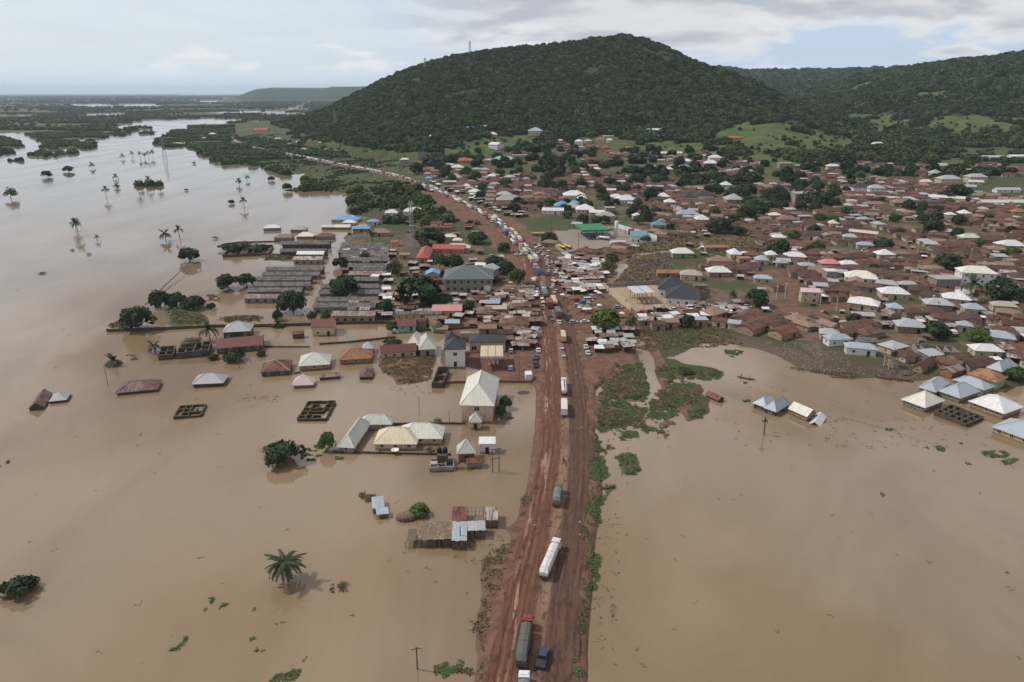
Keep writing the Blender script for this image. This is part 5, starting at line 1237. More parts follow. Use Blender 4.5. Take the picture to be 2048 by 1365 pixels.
# u, v, width px, roof colour, kind (h hip, p pyramid, g gable, f flat), angle, depth ratio, storeys, wall, where
TN = [
(1722,550,60,'c','h',-20,.7,1,'w','beside the town lane above the flood'),(1787,581,54,'w','h',-10,.7,1,'c','left of the unfinished concrete block'),(1728,602,58,'w','h',-32,.65,1,'c','with its long side along the brown roofs'),
(1790,611,30,'b','p',-15,.9,1,'c','small, in the middle of the brown roofs'),(1913,592,50,'w','h',-25,.7,1,'c','below the three-storey cream house'),(1876,603,52,'g','h',-15,.7,1,'g','left of the white one below the cream house'),
(1775,564,42,'g','h',-30,.6,1,'g','behind the white hip roof'),(1816,565,36,'g','h',-8,.6,1,'g','low, between brown roofs'),(1769,505,34,'w','p',0,.8,1,'c','beside the dark round tree'),
(1696,525,34,'w','h',0,.7,1,'c','right of the pink roof'),(1659,523,40,'p','h',-5,.7,1,'m','in the middle of the brown roofs'),(1661,538,24,'c','f',0,1,2,'g','small tower-like with flat roof'),
(1620,578,38,'l','g',-10,.7,2,'c','two storeys beside a street tree'),(1590,509,42,'w','h',-12,.65,1,'c','right of the tree by the green plot'),(1542,506,24,'w','p',-5,1,1,'c','narrow, next to the orange wall house'),
(1523,516,26,'b','p',-5,1,1,'c','small and pale next to the orange wall house'),(1564,522,22,'g','p',-10,1,1,'g','small, beside the bare yard'),(1526,553,36,'b','h',-15,.6,1,'c','flat looking, by the sandy lane'),
(1468,503,26,'w','p',0,1,1,'c','left of the orange wall house'),(1437,539,47,'w','h',0,.7,1,'m','open house below the green plot'),(1820,646,56,'b','h',-12,.7,1,'m','beside the dark tree near the flood edge'),
(1930,646,30,'b','p',-25,.8,1,'c','small, left of the bright green tree'),(2000,668,54,'b','h',-28,.7,1,'c','right of the bright green tree'),(1972,694,56,'w','h',-8,.65,1,'c','below the bright green tree'),
(1947,612,40,'b','h',-15,.8,1,'c','on the street corner'),(2008,607,46,'e','h',-15,.6,1,'c','right of the blue grey corner roof'),(1926,582,26,'w','p',-25,.8,1,'c','behind the white hip roof by the palm'),
(1953,540,66,'c','h',-12,.6,3,'w','three storeys, tallest in the right part of town'),(1890,552,52,'f','f',0,.7,2,'g','unfinished two-storey concrete block with bare slab'),
(1660,662,40,'g','h',-20,.8,1,'c','at the flood edge, rear part'),(1676,672,52,'b','h',5,.55,1,'w','at the flood edge, front part'),(1722,690,60,'b','h',-16,.5,1,'w','white walled, right above the rubbish bank'),
(1734,676,40,'a','g',-5,.5,1,'m','mottled low roof above the rubbish bank'),(1725,625,44,'g','g',-10,.5,1,'m','broken gable amid brown roofs'),
(1422,325,27,'w','h',0,.8,1,'c','by the round bush below the green slope'),(1430,314,26,'c','h',0,.7,2,'w','two storeys below the green slope'),(1452,368,20,'w','p',0,1,1,'c','small, in the trees of the upper town'),
(1467,396,36,'g','p',0,.9,1,'m','wide grey tent-like roof'),(1465,377,30,'t','h',0,.6,1,'c','teal, upper town'),(1571,325,30,'f','f',0,.6,2,'g','two-storey concrete shell in dark trees'),
(1617,384,64,'f','f',0,.5,3,'g','long unfinished three-storey concrete frame with pale slab'),(1666,331,26,'w','h',0,.6,1,'c','top edge of town'),(1667,346,20,'w','f',0,.6,1,'c','small flat, top edge of town'),
(1666,444,20,'l','p',0,1,1,'c','small salmon tinted'),(1728,462,54,'l','g',-38,.35,1,'c','long hall with white walls beside the sloping street'),(1700,471,28,'b','h',-15,.7,1,'c','left of the long pale pink hall'),
(1710,428,24,'b','f',0,.8,1,'g','square, upper right town'),(1726,436,26,'b','h',0,.6,1,'g','behind the square blue grey roof'),(1720,372,36,'s','h',0,.7,2,'w','two-storey with white walls'),
(1751,374,32,'g','h',0,.7,2,'w','mottled, right of the black roofed white house'),(1852,362,24,'l','h',-15,.7,1,'c','pale, behind the walled yard'),(1870,345,24,'b','p',0,.9,1,'c','small, upper right'),
(1897,356,42,'g','h',0,.6,2,'c','two-storey, above the big dark tree'),(1884,330,30,'g','h',0,.6,1,'c','top right edge of town'),(1952,352,38,'g','h',0,.6,2,'c','beside the school field'),
(1951,362,28,'y','g',-20,.6,1,'c','left of the school field, rear'),(1938,371,26,'i','g',-25,.6,1,'c','left of the school field, front'),(1952,382,24,'t','g',0,.5,1,'c','teal, below the school field corner'),
(2014,377,50,'b','g',0,.35,1,'w','school block on the green field'),(1894,393,64,'c','g',-32,.28,1,'c','long yellowish school wing'),(2004,402,90,'y','g',0,.25,1,'c','long pale school wing at the right edge'),
(1985,313,42,'b','g',0,.4,1,'w','white school block in trees at top right'),(2033,311,32,'w','g',0,.4,1,'w','white block at the far right edge'),(1755,288,28,'c','h',0,.6,2,'c','two-storey alone on the green slope'),
(1802,403,38,'n','h',0,.6,1,'m','beside the dark unfinished block'),(1748,406,44,'n','h',0,.4,1,'o','long with tan walls'),(1856,401,58,'s','f',0,.5,1,'g','dark unfinished block with bare slab'),
(1900,427,20,'w','h',0,.8,1,'c','small, left of its twin'),(1928,424,22,'w','p',0,.9,1,'c','small, right of its twin'),(1938,472,38,'y','h',0,.6,1,'c','green tinted in the brown roofs'),
(2020,487,48,'w','h',-5,.7,1,'c','wide, at the right edge'),(2036,421,28,'o','h',0,.7,1,'o','orange walls at the right edge'),(1558,472,26,'w','h',0,.7,1,'c','left end of the brown roofs'),
(1549,428,24,'c','h',0,.7,1,'g','beside the tree left of the street'),(1609,430,26,'g','f',0,.7,1,'g','right of the street end'),(1574,436,40,'n','h',0,.6,1,'m','wide brown left of the street end'),(1731,487,34,'b','h',-15,.6,1,'c','below the long pale pink hall'),
(1148,388,44,'w','h',0,.7,1,'w','wide, behind the blue roofs'),(1164,395,20,'w','p',0,1,1,'c','tiny, right behind the blue roofs'),(1232,392,28,'w','h',-5,.7,1,'c','left of the big white one'),(1251,397,42,'w','h',5,.7,1,'w','big, upper middle town'),
(1327,391,23,'w','p',0,1,1,'c','left of the black roofs'),(1340,402,24,'w','p',0,.8,1,'c','below the small pyramid'),(1378,393,32,'s','h',0,.8,1,'w','left of the black pair'),(1406,389,36,'s','h',0,.8,1,'w','right of the black pair'),
(1375,425,44,'b','h',0,.6,1,'c','wide, above the fields'),(1404,436,28,'w','p',0,.9,1,'c','left of the great round tree'),(1444,412,28,'m','g',0,.6,1,'c','maroon above the great round tree'),(1124,409,32,'B','p',0,.9,1,'c','left of the pair behind the white shed'),
(1149,404,20,'B','p',0,.9,1,'c','smaller of the pair behind the white shed'),(1145,412,34,'e','p',0,.9,1,'c','in front of the bright blue pair'),(1106,418,44,'w','g',-5,.5,1,'w','shed beside the bright blue pair'),(1170,416,38,'w','p',0,.8,1,'c','right of the beige pyramid'),
(1220,413,20,'g','f',0,.8,2,'g','small box, middle town'),(1194,422,32,'w','g',-5,.6,1,'c','low, right of the white pyramid'),(1211,429,38,'e','h',0,.7,1,'c','behind the fuel station tank'),(1273,429,18,'w','p',0,.9,1,'c','tiny, behind the fields'),
(1317,447,30,'t','p',0,.8,1,'m','beside the fields'),(1018,397,52,'g','h',0,.6,1,'c','front of the grey pair beside the road'),(1008,387,30,'g','h',0,.7,1,'c','rear of the grey pair beside the road'),(1364,502,44,'c','h',0,.7,1,'g','open house by the creek fields'),
(1470,505,24,'w','p',0,.9,1,'c','small, right of the green field'),(1382,545,44,'e','h',-8,.7,1,'c','half rusty, above the villa'),(1335,541,46,'o','g',0,.5,1,'b','long rusty, left above the villa'),(1440,518,50,'n','h',0,.5,1,'c','long, beside the green field'),
(1432,491,46,'o','g',0,.4,1,'m','long low, top of the green field'),(1497,519,0,'u','h',0,1,1,'o',''),(1488,513,26,'n','f',0,.8,1,'o','orange walled box right of the green field'),
(868,272,24,'w','h',0,.7,1,'c','alone at the foot of the hill'),(891,269,15,'n','g',0,.7,1,'p','small, at the foot of the hill'),(941,254,18,'B','h',0,.8,1,'c','small, high on the foot of the hill'),(970,254,20,'b','h',0,.8,2,'w','high on the foot of the hill'),
(985,268,20,'c','h',0,.8,1,'c','in the hillside hamlet'),(992,288,24,'w','g',-40,.9,2,'w','tall white gabled on the slope'),(1071,261,30,'b','h',0,.8,2,'p','grand two-storey at the hill foot'),(1096,264,16,'c','f',0,.8,1,'w','low terrace house right of the grand one'),
(1071,295,24,'w','h',0,.7,1,'c','below the grand house'),(1096,306,28,'s','g',0,.5,1,'w','dark roofed with white walls on the hillside'),(1040,309,32,'g','f',0,.6,2,'g','unfinished two-storey on the hillside'),(1008,318,46,'i','h',0,.5,1,'i','wide mint green in the trees'),
(932,320,34,'o','h',0,.5,1,'o','wide with tan walls at the hillside'),(962,321,16,'r','g',0,.7,1,'o','small, right of the rusty orange one'),(869,340,17,'o','g',0,.6,1,'o','small, beside the far road'),(914,334,28,'c','h',0,.7,1,'c','below the rusty orange one'),
(900,328,14,'w','g',0,.7,1,'c','tiny, left of the cream one'),(845,306,18,'s','h',0,.7,2,'g','dark roofed in trees near the far road'),(809,318,18,'w','h',0,.6,2,'g','grey in trees near the far road'),(857,355,15,'B','h',0,.7,1,'c','tiny blue beside the far road'),
(907,353,32,'g','h',0,.7,1,'c','wide, near the far road'),(900,362,26,'y','g',0,.4,1,'m','long low, near the far road'),(970,338,17,'g','h',0,.7,1,'c','small grey, upper left town'),(946,350,16,'g','h',0,.7,1,'c','smaller grey, upper left town'),
(983,351,18,'w','h',0,.7,1,'c','small white, upper left town'),(1020,353,24,'g','h',0,.7,1,'c','middle of the upper left town'),(933,370,15,'c','p',0,.9,1,'c','tiny, beside the road bend'),(949,382,26,'c','h',0,.8,1,'c','pale, beside the road bend'),(979,375,20,'g','h',0,.7,1,'c','dull, beside the road bend'),
(1217,271,22,'c','f',0,.6,1,'c','topmost house of the hillside row'),(1200,278,18,'o','h',0,.7,1,'p','pink walled in the hillside row'),(1219,279,13,'w','h',0,.7,1,'w','tiny, right of the pink walled one'),(1157,282,18,'w','h',0,.7,2,'w','left end of the hillside row'),
(1176,281,15,'l','h',0,.7,1,'p','second from the left in the hillside row'),(1178,292,13,'o','h',0,.7,1,'o','first of the low orange row'),(1194,293,13,'o','h',0,.7,1,'o','second of the low orange row'),(1210,294,13,'o','h',0,.7,1,'o','third of the low orange row'),
(1217,302,13,'r','h',0,.7,1,'o','below the low orange row'),(1137,299,13,'o','h',0,.7,1,'o','alone left of the low orange row'),(1121,280,12,'l','h',0,.7,1,'c','left, near the hill foot'),(1257,296,20,'n','h',0,.7,1,'p','right end of the hillside row'),
(1295,258,14,'t','g',-30,.8,2,'i','mint walled on the slope'),(1313,259,18,'c','g',0,.8,2,'w','white facade on the slope'),(1327,263,9,'i','g',0,.8,1,'i','tiny, right of the white facade'),(1342,305,44,'c','g',0,.3,1,'m','long shed at the top of town'),
(1371,321,23,'w','h',0,.7,1,'w','below the green slope'),(1368,332,22,'g','h',0,.6,1,'c','behind a tree, upper town'),(1335,337,22,'w','h',0,.7,1,'c','left part of the upper town'),(1181,330,30,'p','g',0,.4,1,'c','long, upper middle town'),
(1193,337,18,'c','h',0,.7,1,'c','below the long pink one'),(1181,349,34,'y','g',0,.3,1,'y','long with yellow walls'),(1237,361,28,'w','f',0,.6,1,'w','white flat box between trees'),(1219,378,26,'c','g',0,.5,1,'c','pale, below the flat white box'),(1320,319,20,'i','g',0,.4,1,'c','mint, left of the white one below the slope'),
(523,259,28,'r','g',0,.6,1,'p','long red roof where the far road bends'),(579,288,14,'B','h',0,.7,1,'c','small blue by the far road'),(609,298,16,'p','h',0,.7,1,'p','pink red by the far road'),(597,283,10,'w','g',0,.7,1,'c','tiny, behind the far road'),(640,285,10,'g','h',0,.7,1,'c','tiny grey, behind the far road'),
(640,296,18,'o','g',0,.5,1,'o','left of the orange row by the far road'),(657,298,18,'o','g',0,.5,1,'o','middle of the orange row by the far road'),(676,300,16,'o','g',0,.5,1,'o','right of the orange row by the far road'),
(356,287,18,'c','g',0,.6,1,'c','left on the wooded point'),(376,286,16,'e','g',0,.6,1,'c','right on the wooded point'),(405,276,14,'c','g',0,.6,1,'y','yellow, on the wooded point'),(425,268,14,'w','h',0,.7,1,'c','topmost on the wooded point'),(560,277,20,'e','g',0,.5,1,'c','by the far road bend'),
(1470,274,30,'o','g',0,.4,1,'o','alone at the top of the green slope'),(1690,297,24,'l','g',0,.5,1,'c','pale, on the right slope'),(1723,309,26,'n','g',0,.4,1,'m','brown, on the right slope'),
(783,423,28,'w','h',0,.7,1,'w','left of the mast'),(828,420,42,'w','h',0,.6,1,'w','right behind the mast'),(900,471,26,'c','h',0,.7,1,'c','beside the orange red wing, rear'),(915,478,20,'c','h',0,.7,1,'c','beside the orange red wing, front'),(916,492,50,'c','h',0,.5,1,'c','wide, behind the orange red wing'),
(692,436,56,'B','h',0,.5,1,'c','wide, at the flood edge'),(699,443,28,'c','h',0,.6,1,'c','in front of the wide blue one'),(657,451,28,'y','g',0,.6,1,'m','low, left of the blue roofs'),(686,451,32,'c','g',0,.6,1,'m','low, below the blue roofs'),(723,454,36,'B','g',0,.5,1,'m','flat, right below the blue roofs'),
(746,441,24,'B','h',0,.7,1,'c','pale blue near the mast'),(544,453,34,'w','h',8,.6,1,'g','farthest out in the flood'),(598,456,33,'g','h',0,.7,1,'g','in the flood left of the blue roofs'),(568,472,38,'n','h',0,.6,1,'g','in the flood above the ruin'),(612,469,36,'c','h',0,.7,1,'g','in the flood above the barracks'),
(651,470,38,'m','h',0,.6,1,'g','in the flood right of the cream one'),(760,462,42,'n','h',0,.6,1,'m','at the end of the flooded lane'),(873,444,24,'m','g',0,.7,1,'w','behind the mast, right'),(877,452,58,'m','g',0,.2,1,'m','long row behind the mast'),(790,481,15,'r','g',0,.7,1,'y','small red left of the mast'),
(810,506,22,'n','g',0,.6,1,'m','below the mast foot'),(962,526,22,'w','g',-10,.6,1,'g','pale, behind the large dark roof'),(885,652,24,'n','g',0,.7,1,'m','in the huts below the pink hall'),(905,640,30,'b','g',0,.6,1,'b','blue walled below the pink hall'),
(842,637,26,'u','g',0,.6,1,'m','rusty, below the pink hall'),(1000,612,30,'e','g',0,.5,1,'m','beside the left market'),(985,601,30,'b','g',0,.4,1,'b','long, beside the left market'),(940,607,44,'m','g',0,.4,1,'b','long, behind the green tree of the pink hall'),
(975,650,38,'n','g',0,.6,1,'m','patchy, near the yellow and blue house'),(1010,660,34,'u','g',0,.6,1,'m','rusty, below the yellow and blue house'),(940,668,40,'u','g',0,.5,1,'m','brown, behind the black shop row'),(905,664,30,'m','g',0,.5,1,'m','maroon, behind the white two-storey house'),
(1500,597,30,'u','g',-30,.7,1,'m','beside the car park'),(1400,634,30,'b','f',0,.6,1,'m','flat blue grey sheet roof by the car park'),(1340,638,34,'n','g',0,.5,1,'m','brown, right of the bright bushy tree'),(1316,643,30,'u','g',0,.5,1,'m','rusty, right of the bright bushy tree'),
(1470,641,26,'g','g',-25,.7,1,'c','grey gable at the wetland edge'),(1440,636,30,'u','g',-25,.7,1,'c','brown gable at the wetland edge'),(1380,579,0,'u','h',0,1,1,'m',''),(1400,567,26,'a','f',0,.6,1,'m','flat, right of the villa'),
]
LANDM = []        # (u, v, phrase) places others are described by
KN = {'h': 'hip', 'p': 'pyramid', 'g': 'gable', 'f': 'flat'}
used_labels = set()
for (u, v, wp, rc, kd, ang, ratio, st, wc, where) in TN:
    if wp == 0: continue
    wh = 2.9 * st
    x, y, z = at(u, v, wh + .8)
    q = ppm(x, y, z + wh)
    w_ = wp / q
    if rc == 'f': rm, rn = M_CONC, 'bare concrete'
    else: rm, rn = RC_[rc]
    if kd == 'g' and ratio < .45: w_ *= 1.0
    d_ = max(w_ * ratio, 5.5)
    flooded = z < .05 and hgt(x, y) < 0.05
    ov = .6 if w_ > 8 else .4
    zb = z if not flooded else 0.0
    if flooded: wh = 2.0 * st; x, y = flat(u, v, wh + .8); q = ppm(x, y)
    a_ = radians(ang)
    footprint(x, y, w_, d_, a_)
    kn = KN[kd]; rh = {'hip': min(d_, w_) * .27, 'pyramid': min(d_, w_) * .32, 'gable': d_ * .2, 'flat': 0}[kn]
    lab = ('%s %sroofed house %s' % (rn, '' if kd == 'f' else KN[kd] + ' ', where)) if 'concrete' not in where else ('house, ' + where)
    nm = {'f': 'unfinished_building' if rc == 'f' else 'flat_roofed_house'}.get(kd, 'house' if st == 1 else 'two_storey_house')
    o = house(nm, x, y, zb, a_, max(3, w_ - 2 * ov), max(3, d_ - 2 * ov), wh, kn, rh, ov, rm, WC_[wc], lab, sink=1.5, storeys=st,
              caps=(M_TRIM if rc in 'wcyi' else None) if w_ > 9 else None, win=w_ > 6, wgap=3.4 if w_ < 20 else 4.5)
    LANDM.append((u, v, 'the %s roof %s' % (rn, where) if len(where.split()) < 5 else None, x, y))
LM = [(1190, 462, 'the green fuel canopy'), (1361, 583, 'the black roofed villa'), (1722, 550, 'the cream hip roof by the lane'), (1953, 540, 'the three-storey cream house'), (1890, 552, 'the unfinished concrete block'),
      (1728, 462, 'the long pale pink hall'), (1617, 384, 'the three-storey concrete frame'), (1659, 523, 'the pink roof'), (1437, 460, 'the great round tree'), (1512, 600, 'the round tree by the car park'),
      (1556, 495, 'the tree by the green plot'), (1763, 495, 'the dark round tree'), (1728, 602, 'the long white hip roof'), (1787, 581, 'the white hip roof'), (1870, 655, 'the dark tree near the flood edge'),
      (1958, 668, 'the bright green tree'), (2000, 668, 'the blue roof by the bright tree'), (1722, 690, 'the white house above the rubbish'), (1620, 578, 'the pale pink two-storey house'), (1590, 509, 'the white roof by the green plot'),
      (1317, 447, 'the teal pyramid roof'), (1251, 397, 'the big white hip roof'), (1148, 388, 'the wide white upper roof'), (1018, 397, 'the grey roof pair'), (1390, 390, 'the pair of black roofs'), (1465, 377, 'the teal hip roof'),
      (1008, 318, 'the wide mint green roof'), (1181, 349, 'the long yellow walled block'), (1371, 321, 'the white roof below the slope'), (1894, 393, 'the long yellowish school wing'), (1720, 372, 'the white house with black roof'),
      (2014, 377, 'the school on the green field'), (1893, 525, 'the twin trees'), (2010, 585, 'the large dark trees on the right'), (1790, 715, 'the water tank tower'), (907, 353, 'the wide grey far-road roof'), (1335, 541, 'the long rusty roof'),
      (1437, 539, 'the open white roofed house'), (1820, 646, 'the blue grey flood-side roof'), (1938, 472, 'the green tinted roof'), (2020, 487, 'the wide white roof at the edge'), (1237, 361, 'the flat white box')]
KEYC = {}
def relabel(desc, u, v):
    """a label from the nearest landmark, the side it lies on, and its order of nearness"""
    L = min(LM, key=lambda q: hypot(q[0] - u, (q[1] - v) * 1.8))
    du, dv = u - L[0], (v - L[1]) * 1.8
    side = ('right of' if du > 0 else 'left of') if abs(du) > abs(dv) else ('in front of' if dv > 0 else 'behind')
    k = (desc, L[2], side); KEYC.setdefault(k, []).append((hypot(du, dv),)); return k
PEND = []
def pend(o, desc, u, v):
    k = relabel(desc, u, v); KEYC[k][-1] = (KEYC[k][-1][0], o)
def flush_labels():
    for (desc, lm, side), L in KEYC.items():
        L.sort(key=lambda q: q[0])
        for i, (d_, o) in enumerate(L):
            o['label'] = ('%s, %s %s' % (desc, side, lm)) if len(L) == 1 else '%s, %s %s %s' % (desc, nth(i), side, lm)

# ------------------------------------------------------------------ trees picked out one by one
TL = [ # u, v(base), crown width px, kind, height scale, label
(278,660,64,'dome',1.05,'large dark dome tree at the left end of the flooded wall'),(322,616,42,'dome',1.2,'tall leafy tree left in the flooded row of three'),(354,614,44,'dome',.9,'dark tree in the middle of the flooded row of three'),(386,618,44,'dome',.9,'dark tree right in the flooded row of three'),
(422,619,18,'dome',1.1,'small tree alone between the flooded row and the barracks'),(458,579,48,'dome',.9,'round dark tree, left of the pair by the barracks'),(494,573,36,'dome',1.0,'smaller round dark tree, right of the pair by the barracks'),(380,523,40,'dome',.95,'single round dark tree in open flood water'),
(586,624,54,'dome',1.15,'big dark tree in front of the left barracks'),(556,642,20,'dome',1.6,'slender tree below the left barracks'),(626,642,24,'green',1.1,'bright bushy tree, left of the small pair by the barracks'),(652,642,22,'green',1.1,'bright bushy tree, right of the small pair by the barracks'),
(469,722,44,'bush',.9,'round dark bush in front of the long dark red roof'),(427,719,24,'bush',.9,'small bush left of the round dark bush'),(523,712,20,'bush',1.0,'small bush right of the round dark bush'),(572,924,84,'bush',.95,'large dark bush rising from the open flood'),
(541,908,36,'olive',1.0,'dry pale bush leaning out left of the large dark bush'),(657,900,36,'bright',1.5,'fresh green tree at the corner of the L-shaped compound'),(1011,818,26,'green',1.5,'small round tree right of the big pink house, rear'),(1001,834,24,'green',1.4,'small round tree right of the big pink house, front'),
(839,1030,42,'bright',.8,'green bush behind the round woven hut'),(842,612,92,'dome',.9,'huge dark spreading tree left of the grey green roof'),(773,625,30,'dome',1.3,'dark tree at the right end of the barracks'),(880,613,50,'dome',.8,'wide dark tree behind the pink roofed hall'),
(938,626,30,'green',1.2,'green tree at the right end of the pink hall'),(1036,568,40,'green',1.0,'round green tree beside the road queue'),(1010,548,40,'dome',1.0,'dark tree behind the round green one beside the queue'),(990,538,38,'dome',1.0,'dark tree nearest the grey green roof'),
(686,596,62,'dome',1.0,'large dark tree between the barracks rows'),(682,537,32,'dome',1.0,'dark tree at the water lane'),(728,520,26,'sparse',1.0,'thin light tree among the barracks'),(858,492,62,'dome',.8,'wide dark tree beside the mast'),(793,550,34,'sparse',1.3,'thin tall tree right of the barracks'),
(908,538,40,'dome',1.1,'dark tree right of the orange red block'),(880,540,36,'sparse',1.3,'loose tree in front of the orange red block'),(955,487,40,'dome',.8,'dark tree beside the road below the white roofs'),(1007,505,28,'dome',1.0,'dark tree by the verge of the road'),(786,664,28,'green',1.1,'green tree left of the mint green house'),
(1210,660,62,'bright',1.0,'big bright bushy tree at the junction'),(1512,612,46,'dome',1.0,'round tree at the car park'),(1376,655,28,'dome',1.3,'dark tree beside the blue sheet roof'),(1437,466,50,'dome',.85,'great round tree above the green field'),(1478,470,30,'dome',.8,'low tree right of the great round tree'),
(1556,510,44,'dome',1.0,'dense tree by the green plot'),(1763,502,40,'dome',.9,'dark round tree beside the white pyramid roof'),(1870,678,50,'dome',.9,'dark tree near the flood edge'),(1957,683,44,'bright',.9,'bright green tree on the right'),(1992,596,56,'dome',.9,'large dark tree right, left half'),
(2020,600,52,'dome',.9,'large dark tree right, right half'),(1893,538,50,'dome',.9,'wide tree behind the unfinished block'),(1866,468,36,'dome',1.3,'tall dark tree in the upper right town'),(1916,400,52,'dome',.8,'big dark tree left of the school field'),(2030,760,44,'green',.8,'green tree at the right edge above the flood'),
(1650,634,16,'sparse',1.2,'small tree beside the pale two-storey house'),(1580,668,22,'green',1.0,'green bush tree at the flood edge'),(1740,660,22,'sparse',1.0,'thin tree behind the mottled roof'),(1505,370,40,'dome',.9,'dark tree cluster left in the upper town'),(1540,395,26,'dome',1.0,'dark tree at the head of the street'),
(1630,410,60,'dome',.7,'long dark tree clump below the concrete frame'),(1490,440,44,'green',1.0,'tree clump left of the street'),(1520,432,30,'dome',1.0,'tree left of the street, upper'),(1300,400,30,'dome',1.2,'dark tree in the middle upper town'),(1224,590,0,'green',1,''),(1290,484,22,'green',.8,'small tree beside the teal office'),
(1215,545,38,'olive',1.2,'scrubby tree above the grey creek'),(1262,662,30,'sparse',1.4,'bare tree right of the big bright bushy tree'),(833,350,26,'dome',1.3,'dark tree beside the far road'),(1020,420,0,'dome',1,''),(1465,600,18,'sparse',1.4,'thin tree right of the villa'),
(94,355,20,'dome',.9,'round dark tree alone, far left in the river'),(137,344,20,'dome',.8,'domed dark tree alone in the river, right of the round one'),(22,398,30,'sparse',1.0,'ragged leaning tree at the left edge'),(463,408,14,'bush',1.1,'small bush beside two palms far out'),(373,382,8,'bush',1,'tiny round bush in mid river'),
(388,328,8,'bush',1,'tiny bush below the wooded point'),(543,362,14,'dome',.9,'small tree in the bay by the far shore'),(575,382,22,'green',.9,'tree at the tip of the far shore'),(145,502,10,'olive',.7,'dry tangle in the river near the leaning palms'),(178,510,10,'olive',.7,'dark drift of branches in the river'),(85,548,18,'olive',.35,'flat raft of branches far left'),
(40,1188,74,'bush',.8,'low dark bush at the bottom left edge'),(686,1172,26,'olive',.5,'pale dry twigs right of the big palm'),(738,998,30,'olive',.4,'thin dry scrub left of the blue roofed shacks'),(875,842,18,'olive',.5,'small dry shrub behind the compound wall'),(860,905,24,'olive',.8,'dry shrub inside the walled compound'),
(390,615,60,'olive',.4,'dead scrub under the flooded row of trees'),(490,500,30,'olive',1.1,'bare tree on the long flooded ruin, right'),(470,507,26,'dome',1.0,'tree in front of the long flooded ruin'),(385,690,44,'olive',.6,'creepers over the dark roofless building'),(785,690,40,'bush',.5,'low wide bush behind the maroon school'),
(455,500,40,'bush',.6,'thick creepers at the left end of the long flooded ruin'),(515,502,48,'bush',.5,'thick creepers at the right end of the long flooded ruin'),(430,478,16,'olive',.5,'dry drift right of the pair of palms'),(590,500,0,'olive',1,''),(1370,745,40,'bush',.3,'low green scrub in the wetland'),(1900,300,0,'dome',1,''),
]
for (u, v, wp, kd, hs, lab) in TL:
    if wp == 0: continue
    x, y, z = at(u, v); rad = wp / 2 / ppm(x, y, z + 4) * 1.02
    if clear(x, y, .5): FOOT.append((x, y, rad * .55))
    tree(kd, x, y, z - .1, rad, lab, hs)
x0 = 0
PL = [(577,1163,5,4.0,'big date palm in the near flood with its mirror image',1),(421,682,5,3.6,'coconut palm beside the grey white hip roof',0),(310,706,3,2.6,'small palm at the left of the dark ruin',0),(228,730,1.5,3.0,'palm with only its crown above the water, far left',0),(1528,870,5,.8,'thin stunted palm alone in the right-hand flood',0),
(158,472,9,3.4,'taller of the two leaning palms in the river',0),(152,462,7,3.2,'shorter of the two leaning palms in the river',0),(213,397,9,3.3,'single tall palm mid river',0),(195,482,3,1.8,'tiny palm right of the leaning pair',0),(332,482,5,4.0,'bushy palm, left of the pair above the round tree',0),(360,478,7,3.0,'slim palm, right of the pair above the round tree',0),
(489,416,7,3.2,'tall palm beside the thin post far out',0),(478,371,5,3.4,'palm in the bay, left one',0),(495,362,5,3.0,'palm in the bay, right one',0),(184,337,5,3.8,'palm with bushy foot, upper river',0),(232,358,3,3.2,'upper of two stacked palms in the river',0),(234,377,3,3.4,'lower of two stacked palms in the river',0),
(245,318,5,3.6,'first palm of the far row',0),(265,315,7,3.0,'second palm of the far row',0),(281,318,9,3.2,'third palm of the far row',0),(290,318,7,3.4,'fourth palm of the far row',0),(298,318,9,3.2,'fifth palm of the far row',0),(306,315,9,3.6,'sixth palm of the far row',0),(278,385,9,3.6,'left palm of the mid-river thicket',0),(283,376,7,3.2,'rear palm of the mid-river thicket',0),
(300,375,9,3.6,'tall palm of the mid-river thicket',0),(320,378,7,3.4,'right palm of the mid-river thicket',0),(1937,603,9,4.6,'palm in front of the three-storey cream house',0),(557,655,2,2.6,'yellowing palm by the flooded wall',0),(1578,400,7,3.4,'palm below the concrete frame',0),(745,485,7,3.2,'palm at the top of the barracks',0),(800,440,5,3.2,'palm left of the mast',0)]
for (u, v, h_, cr, lab, big) in PL:
    x, y, z = at(u, v)
    palm(x, y, z, h_, cr, lab, big=bool(big))

# ------------------------------------------------------------------ the dense town: rust-roofed houses filling every block
protos = []
PR = [(10,8,'hip',M_RUST,W_MUD,'rust brown hip-roofed house'),(12,8,'gable',M_RUST,W_MUD,'rust brown gabled house'),(9,7.5,'hip',M_RUST,W_CREAM,'small rust brown hip-roofed house'),(14,8.5,'hip',M_RUST,W_GREY,'long rust brown hip-roofed house'),
      (8,6,'gable',M_RUST,W_MUD,'little rust brown gabled house'),(11,9,'hip',M_RUST,W_CREAM,'wide rust brown hip-roofed house'),(16,8,'gable',M_RUST,W_MUD,'long rust brown gabled house'),(9,7,'gable',M_BROWN,W_CREAM,'brown gabled house'),(10,8,'hip',M_BROWN,W_MUD,'brown hip-roofed house'),
      (8,6,'shed',M_GREY,W_GREY,'small grey lean-to roofed house'),(9,7,'hip',M_GREY,W_CREAM,'small grey hip-roofed house'),(7,5.5,'gable',M_TIN,W_GREY,'small patchy tin gabled house'),(10,7,'gable',M_RUSTR,W_MUD,'reddish gabled house')]
PWT = [13,13,11,8,11,10,7,5,6,6,5,6,5]
PM = []
